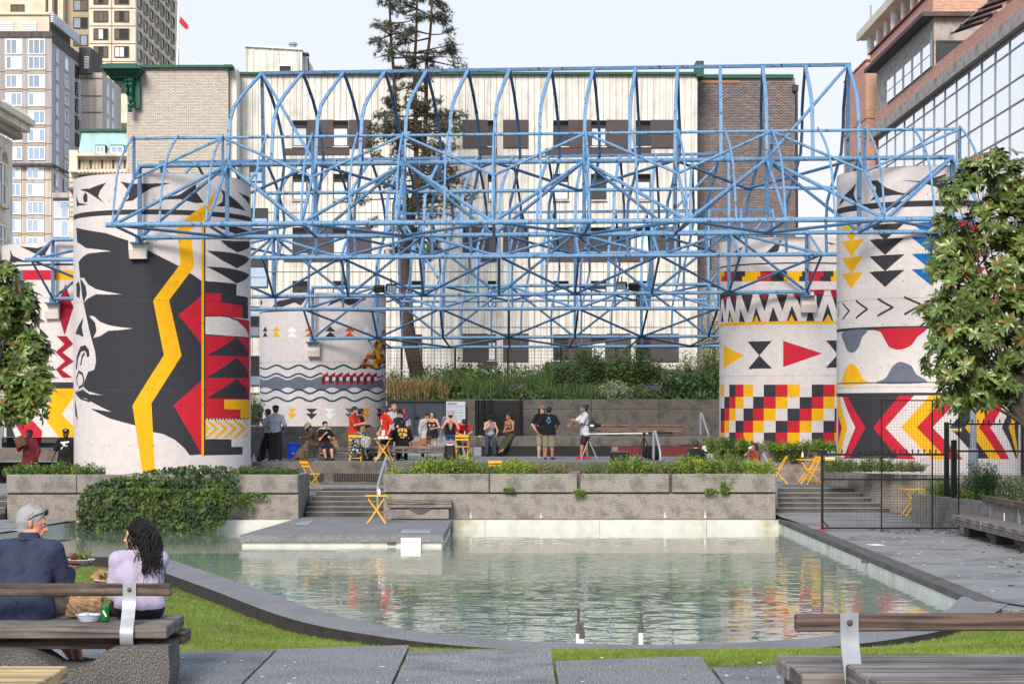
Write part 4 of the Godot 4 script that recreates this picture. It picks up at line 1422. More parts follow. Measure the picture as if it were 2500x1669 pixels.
func drum_section(y0: float,y1: float,low: float,high: float) -> ArrayMesh:
	var v:=PackedVector3Array()
	var n:=PackedVector3Array()
	var uv:=PackedVector2Array()
	var idx:=PackedInt32Array()
	var sides:=128
	var prof:=[[y0,DRUM_R - 0.03],[y0+0.022,DRUM_R],[y1 - 0.022,DRUM_R],[y1,DRUM_R - 0.03]]
	for row in prof:
		for k in sides+1:
			var a:=TAU*k/sides - PI
			v.append(Vector3(sin(a)*row[1],row[0],cos(a)*row[1]))
			n.append(Vector3(sin(a),0,cos(a)))
			uv.append(Vector2(float(k)/sides,(high - row[0])/(high - low)))
	for j in 3:
		for k in sides:
			var a:=j*(sides+1)+k
			idx.append_array([a,a+sides+2,a+1,a,a+sides+1,a+sides+2])
	var arr:=[]
	arr.resize(Mesh.ARRAY_MAX)
	arr[Mesh.ARRAY_VERTEX] = v
	arr[Mesh.ARRAY_NORMAL] = n
	arr[Mesh.ARRAY_TEX_UV] = uv
	arr[Mesh.ARRAY_INDEX] = idx
	var m:=ArrayMesh.new()
	m.add_surface_from_arrays(Mesh.PRIMITIVE_TRIANGLES,arr)
	return m

func blank() -> Image:
	var im:=Image.create(MW,MH,false,Image.FORMAT_RGB8)
	im.fill(paint["W"])
	return im

func build_drums() -> void:
	noise_tex("chalk_soft",31,0.02,5,[[0.0,0.95],[0.45,0.98],[0.6,1.0],[1.0,1.0]],512)
	var im:=blank()
	paint_bold(im)
	drum("tall drum painted with a charcoal profile, yellow zigzag and red arrows",396.5,65.0,1.0,9.9,[3.54,6.17,8.75],im,340,608,0.50)
	im = blank()
	paint_right(im)
	drum("tall drum painted with stacked blue, black and yellow triangles above chevrons",2267,62.7,0.8,9.85,[3.6,6.12],im,2336,604,0.50)
	im = blank()
	paint_left(im)
	drum("farther drum with dark red diamonds and zigzag, half hidden behind the boldest one",185,78.5,1.6,8.95,[3.9,6.95],im,130,758,0.50)
	im = blank()
	paint_check(im)
	drum("drum painted with a checkered band, red triangle and white zigzags",1940,76.0,1.7,8.93,[4.15,6.9],im,1972,742,0.50)
	im = blank()
	paint_wave(im)
	drum("drum painted with navy wavy lines and small triangles, behind the crowd",788,90.2,2.0,7.8,[4.95],im,767,853,0.5)
func paint_bold(im: Image) -> void:
	fill(im,100,990,"K",[-641,842,-284,815,-108,789,3,762,206,715,348,675,348,165,265,162,232,183,174,207,98,225,41,230,-75,250,-252,270,-411,297,-534,321,-641,349,-534,355,-455,408,-391,414,-372,438,-381,468,-422,511,-479,578,-534,640,-584,726])
	fill(im,100,990,"W",[-641,801,-550,789,-479,776,-353,769,-244,762,-353,760,-455,759,-534,749,-584,738,-631,745])
	fill(im,100,990,"W",[-584,689,-505,688,-455,668,-372,652,-284,644,-170,634,-284,635,-372,637,-455,626,-505,615,-467,638,-484,663,-534,682])
	fill(im,100,990,"W",[-444,575,-391,572,-335,555,-268,545,-177,538,-92,534,-177,530,-268,528,-335,513,-401,508,-368,528,-381,553])
	fill(im,100,990,"W",[-534,370,-455,351,-317,339,-433,342,-519,355])
	fill(im,100,990,"W",[-626,334,-479,330,-372,312,-244,290,-372,297,-479,303])
	fill(im,100,990,"K",[-641,673,-584,680,-556,658,-573,628,-631,636])
	fill(im,100,990,"K",[-664,523,-584,549,-511,570,-534,543,-511,512,-584,520])
	stroke(im,100,990,"K",16,[-636,422,-612,452,-550,477,-492,480,-460,469,-455,457])
	stroke(im,100,990,"K",9,[-550,431,-534,452,-500,463])
	stroke(im,100,990,"K",8,[-612,370,-631,392,-584,410,-528,403,-505,385,-528,367,-584,362])
	fill(im,100,990,"K",[-684,331,-636,306,-596,262,-664,282])
	stroke(im,100,990,"K",6,[-664,349,-550,330,-433,321])
	fill(im,100,990,"K",[-566,953,-433,951,-284,964,-335,942,-353,925,-300,904,-372,922,-455,940])
	fill(im,100,990,"K",[-177,965,-108,958,22,958,149,960,22,944,-42,926,-95,908,-146,906,-122,917,-122,938])
	fill(im,100,990,"K",[60,910,200,927,259,946,306,960,309,936,362,907,306,904,200,914])
	fill(im,100,990,"K",[486,953,558,938,776,897,558,901,453,899,504,914,512,933])
	fill(im,100,990,"K",[656,951,724,945,880,943,880,918,740,936])
	fill(im,100,990,"K",[-641,941,-584,914,-455,904,-626,905])
	fill(im,100,990,"K",[-492,941,-462,934,-462,913,-500,911,-519,927])
	ring(im,100,990,"K",874,15)
	fill(im,100,990,"Y",[461,945,362,899,272,870,181,826,196,778,206,724,35,616,102,456,-97,309,-23,85,50,85,25,315,213,455,134,617,295,717,279,794,259,821,362,856,430,900])
	fill(im,100,990,"K",[380,766,486,766,644,764,796,760,874,756,757,736,644,720,504,739])
	fill(im,100,990,"K",[377,719,521,719,695,714,874,707,757,688,644,674,504,697])
	fill(im,100,990,"K",[486,799,621,801,874,809,874,792,656,768,558,780])
	fill(im,100,990,"K",[391,848,558,847,874,837,874,814,656,820,504,833])
	fill(im,100,990,"K",[369,676,644,673,644,639,830,637,830,572,541,572,369,574])
	fill(im,100,990,"R",[369,641,498,642,498,615,724,609,724,573,517,574,369,575])
	fill(im,100,990,"R",[345,633,193,574,345,489])
	fill(im,100,990,"R",[345,383,161,309,345,165])
	fill(im,100,990,"R",[578,571,874,567,874,269,548,270,369,270,369,518,526,516,757,516])
	fill(im,100,990,"W",[369,571,521,572,644,563,776,541,859,516,521,517,369,519])
	fill(im,100,990,"K",[377,456,644,514,776,485,859,458,551,456])
	fill(im,100,990,"K",[377,391,644,453,776,423,859,392,551,391])
	fill(im,100,990,"K",[377,330,644,389,776,362,859,328,551,329])
	stroke(im,100,990,"K",3,[369,572,521,575,656,566,796,542,874,516])
	stroke(im,100,990,"K",3,[369,518,540,515,859,514])
	fill(im,100,990,"Y",[521,327,859,327,859,271,695,271,695,297,521,298])
	fill(im,100,990,"K",[367,210,588,208,588,185,724,185,724,162,515,162,367,162])
	fill(im,100,990,"W",[367,270,546,270,874,269,874,207,546,209,367,210])
	fill(im,100,990,"Y",[367,265,367,265,403,240,367,213,367,213,374,240])
	fill(im,100,990,"Y",[367,265,393,265,475,240,393,213,367,213,442,240])
	fill(im,100,990,"Y",[434,265,463,265,555,239,463,212,434,213,518,240])
	fill(im,100,990,"Y",[509,265,541,265,651,239,541,212,509,212,605,239])
	fill(im,100,990,"Y",[595,265,634,265,788,239,634,212,595,212,718,239])
	fill(im,100,990,"Y",[703,265,761,265,874,238,761,211,703,211,874,238])
	fill(im,100,990,"Y",[874,264,874,264,874,238,874,210,874,210,874,238])
	fill(im,100,990,"K",[367,271,378,271,378,266,367,266])
	fill(im,100,990,"K",[390,271,402,271,402,266,390,266])
	fill(im,100,990,"K",[414,271,426,271,426,266,414,266])
	fill(im,100,990,"K",[439,270,452,270,452,266,439,266])
	fill(im,100,990,"K",[465,270,478,270,478,266,465,266])
	fill(im,100,990,"K",[491,270,505,270,505,266,491,266])
	fill(im,100,990,"K",[519,270,534,270,534,266,519,266])
	fill(im,100,990,"K",[549,270,564,270,564,266,549,266])
	fill(im,100,990,"K",[580,270,597,270,597,266,580,266])
	fill(im,100,990,"K",[614,270,632,270,632,266,614,266])
	fill(im,100,990,"K",[651,270,671,270,671,266,651,266])
	fill(im,100,990,"K",[692,270,715,270,715,266,692,266])
	fill(im,100,990,"K",[740,270,768,270,768,266,740,266])
	fill(im,100,990,"K",[801,270,841,270,841,266,801,266])
	stroke(im,100,990,"Y",10,[355,838,355,162])
	stroke(im,100,990,"K",5,[367,838,367,162])

func paint_right(im: Image) -> void:
	fill(im,80,985,"K",[-880,890,-774,915,-663,933,-609,949,-634,917,-595,889,-663,906,-741,905])
	fill(im,80,985,"K",[-880,923,-774,941,-849,927])
	fill(im,80,985,"K",[-493,951,-431,950,-374,928,-281,911,-169,901,-307,905,-388,903,-485,893,-446,910,-442,930])
	fill(im,80,985,"K",[-281,946,-169,941,-84,949,1,960,-23,937,1,902,-60,923,-133,935])
	fill(im,80,985,"K",[122,960,183,947,356,949,226,930,144,902,169,926])
	ring(im,80,985,"K",877,17)
	fill(im,80,985,"Y",[-784,830,-543,826,-654,780])
	fill(im,80,985,"Y",[-784,787,-543,784,-654,738])
	fill(im,80,985,"Y",[-784,739,-543,736,-654,690])
	fill(im,80,985,"Y",[-784,693,-543,691,-654,645])
	fill(im,80,985,"K",[-493,824,-250,824,-377,778])
	fill(im,80,985,"K",[-493,782,-250,783,-377,736])
	fill(im,80,985,"K",[-493,735,-250,736,-377,690])
	fill(im,80,985,"K",[-493,690,-250,692,-377,645])
	fill(im,80,985,"B",[-209,824,-96,825,16,827,-94,779])
	fill(im,80,985,"B",[-209,783,-96,784,16,786,-94,738])
	fill(im,80,985,"B",[-209,736,-96,737,16,739,-94,691])
	fill(im,80,985,"B",[-209,692,-96,693,16,695,-94,647])
	fill(im,80,985,"R",[57,828,264,832,153,782])
	fill(im,80,985,"R",[57,786,264,791,153,741])
	fill(im,80,985,"R",[57,740,264,744,153,694])
	fill(im,80,985,"R",[57,696,264,700,153,650])
	fill(im,80,985,"R",[-880,746,-880,761,-880,731])
	fill(im,80,985,"R",[-880,692,-880,707,-880,677])
	stroke(im,80,985,"K",6,[-774,606,-682,582,-774,560])
	stroke(im,80,985,"K",6,[-609,610,-509,584,-607,561])
	stroke(im,80,985,"K",6,[-428,612,-327,586,-428,564])
	stroke(im,80,985,"K",6,[-252,614,-147,592,-250,566])
	stroke(im,80,985,"K",6,[-60,615,51,592,-58,566])
	stroke(im,80,985,"K",6,[-873,599,-849,582,-880,569])
	ring(im,80,985,"K",528,9)
	fillc(im,80,985,"S",[-788,520,-517,526,-552,504,-580,478,-619,464,-663,461,-713,470,-747,489])
	fillc(im,80,985,"R",[-446,525,-133,528,-175,501,-212,478,-281,466,-347,474,-381,497,-410,517])
	fillc(im,80,985,"Y",[-60,529,115,529,83,495,26,488,-23,500])
	fillc(im,80,985,"Y",[-784,369,-741,406,-687,427,-640,427,-589,414,-552,387,-509,371])
	fillc(im,80,985,"S",[-439,371,-374,386,-334,415,-301,428,-269,431,-212,420,-181,397,-127,372])
	ring(im,80,985,"K",372,3)
	ring(im,80,985,"K",339,9)
	fill(im,80,985,"K",[-880,338,-455,337,-217,336,0,336,235,336,628,337,628,156,235,158,0,159,-217,158,-455,157,-880,153])
	fill(im,80,985,"Y",[-880,333,-841,333,-704,244,-833,152,-880,152])
	fill(im,80,985,"D",[-880,282,-790,244,-880,196])
	fill(im,80,985,"W",[-841,334,-777,334,-615,245,-752,155,-833,153,-704,244])
	fill(im,80,985,"R",[-777,334,-700,334,-523,245,-669,157,-755,155,-615,245])
	fill(im,80,985,"R",[-283,336,-193,336,-375,245,-184,156,-285,156,-461,245])
	fill(im,80,985,"W",[-193,336,-100,336,-273,246,-87,156,-184,156,-375,245])
	fill(im,80,985,"Y",[-100,336,0,336,-177,246,7,156,-87,156,-273,246])
	fill(im,80,985,"R",[0,336,97,336,-84,246,104,156,7,156,-177,246])
	fill(im,80,985,"W",[97,336,194,336,19,246,202,156,104,156,-84,246])
	fill(im,80,985,"Y",[295,336,357,337,209,246,386,155,291,156,114,246])
	fill(im,80,985,"R",[357,337,463,337,295,245,475,155,386,155,209,246])
	fill(im,80,985,"W",[463,337,539,337,396,245,574,154,475,155,295,245])
	fill(im,80,985,"Y",[574,337,604,337,547,245,628,153,604,153,469,245])

func paint_left(im: Image) -> void:
	fill(im,160,895,"K",[-500,879,-452,852,-265,823,-398,829,-525,821,-483,849])
	fill(im,160,895,"K",[-361,883,-190,874,-75,887,-118,854,-96,824,-173,847,-265,866])
	fill(im,160,895,"K",[68,882,160,876,191,869,129,870])
	ring(im,160,895,"K",814,7)
	fill(im,160,895,"S",[-606,803,-327,797,-327,762,-606,767])
	fill(im,160,895,"R",[-327,797,-72,794,-72,759,-327,762])
	fill(im,160,895,"D",[-72,794,-32,794,-32,759,-72,759])
	fill(im,160,895,"Y",[-32,794,107,794,107,759,-32,759])
	fill(im,160,895,"S",[107,794,317,796,317,761,107,759])
	fill(im,160,895,"K",[-246,615,-169,647,-169,589,-92,557,-169,531,-169,473,-246,506,-169,531,-169,589])
	fill(im,160,895,"D",[38,746,96,661,30,562,-32,665])
	fill(im,160,895,"D",[-32,560,45,560,96,531,15,501,102,469,7,440,91,411,15,411,-37,441,35,470,-40,502,30,531])
	fill(im,160,895,"D",[-398,734,-332,652,-385,627,-452,658])
	ring(im,160,895,"K",384,22)
	fill(im,160,895,"Y",[-80,373,105,373,105,346,7,282,102,235,102,190,7,188,-113,259])
	fill(im,160,895,"R",[-424,291,-327,302,-147,222,-155,177,-285,177,-438,258])
	fill(im,160,895,"K",[-704,169,-661,273,-517,273,-385,176])
	fill(im,160,895,"W",[-618,273,-566,273,-557,173,-645,173])
	ring(im,160,895,"K",170,18)

func paint_check(im: Image) -> void:
	fill(im,170,893,"K",[-413,822,-276,844,-229,864,-167,883,-195,843,-284,837])
	fill(im,170,893,"K",[-735,827,-581,851,-491,866,-534,843,-607,836])
	fill(im,170,893,"K",[153,877,194,874,259,868,203,867])
	fill(im,170,893,"K",[-40,842,28,828,74,814,13,814])
	ring(im,170,893,"K",802,5)
	fill(im,170,893,"Y",[-880,791,-744,787,-744,751,-880,755])
	fill(im,170,893,"Y",[-880,772,-815,770,-815,753,-880,755])
	fill(im,170,893,"R",[-744,787,-576,782,-576,747,-744,751])
	fill(im,170,893,"R",[-815,770,-612,765,-612,748,-815,753])
	fill(im,170,893,"K",[-576,782,-470,780,-470,744,-576,747])
	fill(im,170,893,"K",[-612,765,-499,762,-499,745,-612,748])
	fill(im,170,893,"Y",[-470,780,-334,777,-334,742,-470,744])
	fill(im,170,893,"Y",[-499,762,-358,759,-358,742,-499,745])
	fill(im,170,893,"R",[-334,777,-229,776,-229,740,-334,742])
	fill(im,170,893,"R",[-358,759,-251,758,-251,741,-358,742])
	fill(im,170,893,"K",[-229,776,-129,775,-129,740,-229,740])
	fill(im,170,893,"K",[-251,758,-151,757,-151,740,-251,741])
	fill(im,170,893,"Y",[-129,775,-17,774,-17,739,-129,740])
	fill(im,170,893,"Y",[-151,757,-38,756,-38,739,-151,740])
	fill(im,170,893,"K",[-17,774,28,774,28,739,-17,739])
	fill(im,170,893,"K",[-38,756,7,756,7,739,-38,739])
	fill(im,170,893,"R",[28,774,145,775,145,740,28,739])
	fill(im,170,893,"R",[7,756,122,756,122,740,7,739])
	fill(im,170,893,"K",[145,775,229,776,229,740,145,740])
	fill(im,170,893,"K",[122,756,205,757,205,740,122,740])
	fill(im,170,893,"Y",[229,776,311,777,311,742,229,740])
	fill(im,170,893,"Y",[205,757,285,758,285,741,205,740])
	fill(im,170,893,"D",[28,710,311,712,311,696,28,694])
	fill(im,170,893,"K",[-880,708,-427,698,-175,695,55,694,311,696,311,600,55,599,-175,599,-427,602,-880,610])
	stroke(im,170,893,"W",22,[-880,592,-792,683,-712,593,-671,687,-562,597,-534,690,-435,597,-373,692,-296,599,-236,693,-160,600,-95,694,-17,601,43,697,105,602,179,701,252,606,331,697])
	fill(im,170,893,"D",[-752,698,-705,697,-727,674])
	fill(im,170,893,"D",[-612,698,-562,697,-586,674])
	fill(im,170,893,"D",[-322,698,-276,697,-299,675])
	fill(im,170,893,"D",[-86,699,-32,699,-59,677])
	fill(im,170,893,"D",[199,704,270,704,234,681])
	fill(im,170,893,"Y",[-667,603,-615,602,-640,630])
	fill(im,170,893,"Y",[-396,599,-340,598,-368,625])
	fill(im,170,893,"Y",[-125,598,-65,598,-95,624])
	fill(im,170,893,"Y",[146,600,220,600,183,627])
	ring(im,170,893,"Y",597,10)
	fill(im,170,893,"Y",[-757,527,-474,486,-757,440])
	fill(im,170,893,"K",[-445,534,-244,534,-342,485,-241,440,-441,439,-342,485])
	fill(im,170,893,"R",[-157,535,-14,513,134,491,-14,467,-157,444])
	fill(im,170,893,"K",[164,536,395,538,264,488,395,443,164,442,264,488])
	fill(im,170,893,"Y",[-844,387,-744,386,-744,343,-844,343])
	fill(im,170,893,"K",[-658,386,-574,385,-574,342,-658,343])
	fill(im,170,893,"R",[-574,385,-487,385,-487,342,-574,342])
	fill(im,170,893,"Y",[-487,385,-395,384,-395,342,-487,342])
	fill(im,170,893,"K",[-305,384,-213,384,-213,342,-305,342])
	fill(im,170,893,"R",[-213,384,-125,384,-125,341,-213,342])
	fill(im,170,893,"Y",[-125,384,-35,384,-35,341,-125,341])
	fill(im,170,893,"K",[54,384,145,384,145,342,54,341])
	fill(im,170,893,"R",[145,384,237,384,237,342,145,342])
	fill(im,170,893,"Y",[237,384,331,384,331,342,237,342])
	fill(im,170,893,"K",[-744,343,-658,343,-658,302,-744,302])
	fill(im,170,893,"R",[-658,343,-574,342,-574,302,-658,302])
	fill(im,170,893,"Y",[-574,342,-487,342,-487,302,-574,302])
	fill(im,170,893,"K",[-395,342,-305,342,-305,302,-395,302])
	fill(im,170,893,"R",[-305,342,-213,342,-213,301,-305,302])
	fill(im,170,893,"Y",[-213,342,-125,341,-125,301,-213,301])
	fill(im,170,893,"K",[-35,341,54,341,54,301,-35,301])
	fill(im,170,893,"R",[54,341,145,342,145,301,54,301])
	fill(im,170,893,"Y",[145,342,237,342,237,302,145,301])
	fill(im,170,893,"K",[-844,302,-744,302,-744,259,-844,258])
	fill(im,170,893,"R",[-744,302,-658,302,-658,259,-744,259])
	fill(im,170,893,"Y",[-658,302,-574,302,-574,259,-658,259])
	fill(im,170,893,"K",[-487,302,-395,302,-395,259,-487,259])
	fill(im,170,893,"R",[-395,302,-305,302,-305,259,-395,259])
	fill(im,170,893,"Y",[-305,302,-213,301,-213,259,-305,259])
	fill(im,170,893,"K",[-125,301,-35,301,-35,259,-125,259])
	fill(im,170,893,"R",[-35,301,54,301,54,259,-35,259])
	fill(im,170,893,"Y",[54,301,145,301,145,259,54,259])
	fill(im,170,893,"K",[237,302,331,302,331,259,237,259])
	fill(im,170,893,"R",[-844,258,-744,259,-744,217,-844,216])
	fill(im,170,893,"Y",[-744,259,-658,259,-658,217,-744,217])
	fill(im,170,893,"K",[-574,259,-487,259,-487,218,-574,218])
	fill(im,170,893,"R",[-487,259,-395,259,-395,218,-487,218])
	fill(im,170,893,"Y",[-395,259,-305,259,-305,218,-395,218])
	fill(im,170,893,"K",[-213,259,-125,259,-125,219,-213,219])
	fill(im,170,893,"R",[-125,259,-35,259,-35,219,-125,219])
	fill(im,170,893,"Y",[-35,259,54,259,54,219,-35,219])
	fill(im,170,893,"K",[145,259,237,259,237,218,145,219])
	fill(im,170,893,"R",[237,259,331,259,331,218,237,218])
	fill(im,170,893,"Y",[-844,216,-744,217,-744,178,-844,177])
	fill(im,170,893,"K",[-658,217,-574,218,-574,179,-658,178])
	fill(im,170,893,"R",[-574,218,-487,218,-487,179,-574,179])
	fill(im,170,893,"Y",[-487,218,-395,218,-395,180,-487,179])
	fill(im,170,893,"K",[-305,218,-213,219,-213,181,-305,180])
	fill(im,170,893,"R",[-213,219,-125,219,-125,181,-213,181])
	fill(im,170,893,"Y",[-125,219,-35,219,-35,181,-125,181])
	fill(im,170,893,"K",[54,219,145,219,145,181,54,181])
	fill(im,170,893,"R",[145,219,237,218,237,180,145,181])
	fill(im,170,893,"Y",[237,218,331,218,331,180,237,180])

func paint_wave(im: Image) -> void:
	fill(im,200,780,"K",[-468,725,-385,749,-240,757,-86,760,-146,727,-208,740,-327,723])
	fill(im,200,780,"K",[86,722,143,753,325,758,486,758,293,728,202,747])
	fill(im,200,780,"K",[-735,763,-646,747,-719,732])
	ring(im,200,780,"K",706,4)
	fill(im,200,780,"K",[-646,625,-539,624,-587,647])
	fill(im,200,780,"K",[-646,603,-539,602,-587,624])
	fill(im,200,780,"Y",[-461,623,-359,622,-407,644])
	fill(im,200,780,"Y",[-461,601,-359,599,-407,622])
	fill(im,200,780,"L",[-281,621,-183,620,-231,642])
	fill(im,200,780,"L",[-281,599,-183,598,-231,620])
	fill(im,200,780,"O",[-111,620,-12,620,-61,642])
	fill(im,200,780,"O",[-111,598,-12,598,-61,620])
	fill(im,200,780,"K",[70,620,165,620,117,642])
	fill(im,200,780,"K",[70,598,165,598,117,620])
	fill(im,200,780,"O",[247,621,348,621,296,643])
	fill(im,200,780,"O",[247,599,348,599,296,621])
	fill(im,200,780,"L",[430,622,525,624,476,645])
	fill(im,200,780,"L",[430,600,525,601,476,623])
	fill(im,200,780,"L",[-670,304,-548,304,-601,282])
	fill(im,200,780,"L",[-670,283,-548,283,-601,258])
	fill(im,200,780,"Y",[-277,304,-186,303,-231,282])
	fill(im,200,780,"Y",[-277,283,-186,283,-231,259])
	fill(im,200,780,"K",[-101,303,3,303,-48,282])
	fill(im,200,780,"K",[-101,283,3,283,-48,259])
	fill(im,200,780,"L",[66,303,163,303,114,282])
	fill(im,200,780,"L",[66,283,163,283,114,259])
	fill(im,200,780,"S",[251,304,349,304,299,282])
	fill(im,200,780,"S",[251,283,349,283,299,259])
	fill(im,200,780,"Y",[430,304,530,304,478,282])
	fill(im,200,780,"Y",[430,283,530,283,478,259])
	fill(im,200,780,"K",[620,304,741,304,674,282])
	fill(im,200,780,"K",[620,283,741,283,674,258])
	fill(im,200,780,"O",[797,635,880,636,880,657])
	fill(im,200,780,"K",[880,657,880,657,880,636])
	fill(im,200,780,"S",[705,613,839,615,759,634])
	fill(im,200,780,"O",[759,634,880,636,839,615])
	fill(im,200,780,"K",[839,615,880,616,880,636])
	fill(im,200,780,"O",[880,636,880,636,880,616])
	fill(im,200,780,"Y",[640,591,728,593,680,612])
	fill(im,200,780,"Y",[680,612,791,614,728,593])
	fill(im,200,780,"W",[728,593,880,595,791,614])
	fill(im,200,780,"K",[791,614,880,616,880,595])
	fill(im,200,780,"O",[880,595,880,595,880,616])
	fill(im,200,780,"W",[880,616,880,616,880,595])
	fill(im,200,780,"K",[586,570,658,571,620,591])
	fill(im,200,780,"Y",[620,591,701,592,658,571])
	fill(im,200,780,"Y",[658,571,754,573,701,592])
	fill(im,200,780,"O",[701,592,831,594,754,573])
	fill(im,200,780,"O",[754,573,880,575,831,594])
	fill(im,200,780,"O",[831,594,880,595,880,575])
	fill(im,200,780,"Y",[880,575,880,575,880,595])
	fill(im,200,780,"S",[880,595,880,595,880,575])
	fill(im,200,780,"W",[539,550,601,550,569,570])
	fill(im,200,780,"S",[569,570,637,571,601,550])
	fill(im,200,780,"O",[601,550,677,551,637,571])
	fill(im,200,780,"Y",[637,571,724,572,677,551])
	fill(im,200,780,"S",[677,551,785,553,724,572])
	fill(im,200,780,"K",[724,572,880,575,785,553])
	fill(im,200,780,"K",[785,553,880,554,880,575])
	fill(im,200,780,"W",[880,575,880,575,880,554])
	fill(im,200,780,"Y",[496,529,552,530,523,549])
	fill(im,200,780,"W",[523,549,583,550,552,530])
	fill(im,200,780,"O",[552,530,617,530,583,550])
	fill(im,200,780,"Y",[583,550,655,551,617,530])
	fill(im,200,780,"Y",[617,530,698,531,655,551])
	fill(im,200,780,"O",[655,551,750,552,698,531])
	fill(im,200,780,"W",[698,531,823,533,750,552])
	fill(im,200,780,"O",[750,552,880,554,823,533])
	fill(im,200,780,"O",[823,533,880,533,880,554])
	fill(im,200,780,"S",[880,554,880,554,880,533])
	fill(im,200,780,"O",[456,508,508,509,482,529])
	fill(im,200,780,"O",[482,529,536,529,508,509])
	fill(im,200,780,"S",[508,509,566,509,536,529])
	fill(im,200,780,"S",[536,529,599,530,566,509])
	fill(im,200,780,"K",[566,509,634,510,599,530])
	fill(im,200,780,"Y",[599,530,674,531,634,510])
	fill(im,200,780,"Y",[634,510,720,511,674,531])
	fill(im,200,780,"K",[674,531,779,532,720,511])
	fill(im,200,780,"O",[720,511,880,513,779,532])
	fill(im,200,780,"W",[779,532,880,533,880,513])
	fill(im,200,780,"Y",[880,513,880,513,880,533])
	fill(im,200,780,"Y",[880,533,880,533,880,513])
	fill(im,200,780,"O",[419,488,468,488,443,508])
	fill(im,200,780,"K",[443,508,494,509,468,488])
	fill(im,200,780,"Y",[468,488,521,489,494,509])
	fill(im,200,780,"W",[494,509,550,509,521,489])
	fill(im,200,780,"W",[521,489,581,489,550,509])
	fill(im,200,780,"Y",[550,509,614,510,581,489])
	fill(im,200,780,"O",[581,489,652,490,614,510])
	fill(im,200,780,"O",[614,510,694,511,652,490])
	fill(im,200,780,"S",[652,490,745,491,694,511])
	fill(im,200,780,"O",[694,511,816,512,745,491])
	fill(im,200,780,"K",[745,491,880,492,816,512])
	fill(im,200,780,"S",[816,512,880,513,880,492])
	fill(im,200,780,"Y",[880,492,880,492,880,513])
	fill(im,200,780,"Y",[880,513,880,513,880,492])
	fill(im,200,780,"S",[383,468,430,468,406,488])
	fill(im,200,780,"O",[406,488,454,488,430,468])
	fill(im,200,780,"K",[430,468,480,468,454,488])
	fill(im,200,780,"O",[454,488,506,489,480,468])
	fill(im,200,780,"Y",[480,468,534,469,506,489])
	fill(im,200,780,"S",[506,489,564,489,534,469])
	fill(im,200,780,"O",[534,469,596,469,564,489])
	fill(im,200,780,"Y",[564,489,631,490,596,469])
	fill(im,200,780,"Y",[596,469,670,470,631,490])
	fill(im,200,780,"K",[631,490,716,491,670,470])
	fill(im,200,780,"W",[670,470,774,471,716,491])
	fill(im,200,780,"W",[716,491,871,492,774,471])
	fill(im,200,780,"O",[774,471,880,472,871,492])
	fill(im,200,780,"Y",[871,492,880,492,880,472])
	fill(im,200,780,"S",[-780,431,-675,426,-616,423,-570,423,-530,424,-495,428,-463,432,-433,435,-405,436,-379,435,-353,431,-329,427,-305,423,-283,421,-260,422,-239,424,-218,429,-197,433,-177,435,-157,435,-137,433,-117,429,-98,425,-79,422,-60,421,-41,422,-23,426,-4,430,15,434,33,435,52,434,70,431,89,427,107,423,126,421,145,421,163,423,182,427,202,432,221,435,240,436,260,434,280,430,301,426,322,423,343,421,365,422,387,426,410,430,433,434,458,436,484,436,510,434,539,430,569,426,601,423,637,423,677,425,724,429,785,434,880,438,880,380,785,383,724,387,677,391,637,392,601,392,569,388,539,384,510,380,484,377,458,377,433,379,410,383,387,387,365,390,343,391,322,390,301,386,280,382,260,378,240,376,221,377,202,380,182,384,163,388,145,390,126,390,107,388,89,384,70,380,52,377,33,376,15,378,-4,381,-23,386,-41,389,-60,391,-79,390,-98,387,-117,382,-137,379,-157,376,-177,377,-197,379,-218,383,-239,387,-260,390,-283,391,-305,389,-329,385,-353,381,-379,378,-405,377,-433,378,-463,381,-495,386,-530,390,-570,392,-616,392,-675,389,-780,386])
	stroke(im,200,780,"N",7,[-780,478,-675,472,-616,469,-570,468,-530,470,-495,474,-463,478,-433,482,-405,483,-379,481,-353,477,-329,472,-305,468,-283,466,-260,467,-239,470,-218,474,-197,478,-177,481,-157,481,-137,479,-117,474,-98,470,-79,466,-60,465,-41,467,-23,471,-4,475,15,479,33,481,52,480,70,477,89,473,107,468,126,466,145,466,163,468,182,473,202,477,221,481,240,482,260,480,280,476,301,471,322,468,343,466,365,467,387,471,410,476,433,480,458,483,484,483,510,480,539,476,569,472,601,469,637,468,677,471,724,475,785,481,880,485])
	stroke(im,200,780,"B2",7,[-780,442,-675,437,-616,433,-570,433,-530,435,-495,439,-463,443,-433,447,-405,448,-379,446,-353,442,-329,438,-305,433,-283,431,-260,432,-239,435,-218,439,-197,444,-177,446,-157,447,-137,444,-117,440,-98,435,-79,432,-60,431,-41,432,-23,436,-4,441,15,445,33,447,52,446,70,442,89,438,107,434,126,431,145,431,163,434,182,438,202,443,221,446,240,447,260,445,280,441,301,437,322,433,343,431,365,433,387,436,410,441,433,445,458,448,484,448,510,445,539,441,569,436,601,434,637,433,677,435,724,440,785,445,880,450])
	stroke(im,200,780,"B2",7,[-780,375,-675,370,-616,367,-570,367,-530,369,-495,373,-463,377,-433,381,-405,382,-379,380,-353,377,-329,372,-305,368,-283,366,-260,366,-239,369,-218,374,-197,378,-177,381,-157,381,-137,379,-117,375,-98,370,-79,366,-60,365,-41,367,-23,371,-4,376,15,379,33,381,52,380,70,377,89,373,107,368,126,366,145,366,163,368,182,373,202,377,221,381,240,382,260,380,280,376,301,371,322,367,343,366,365,367,387,370,410,375,433,379,458,382,484,382,510,379,539,375,569,370,601,367,637,367,677,369,724,373,785,378,880,383])
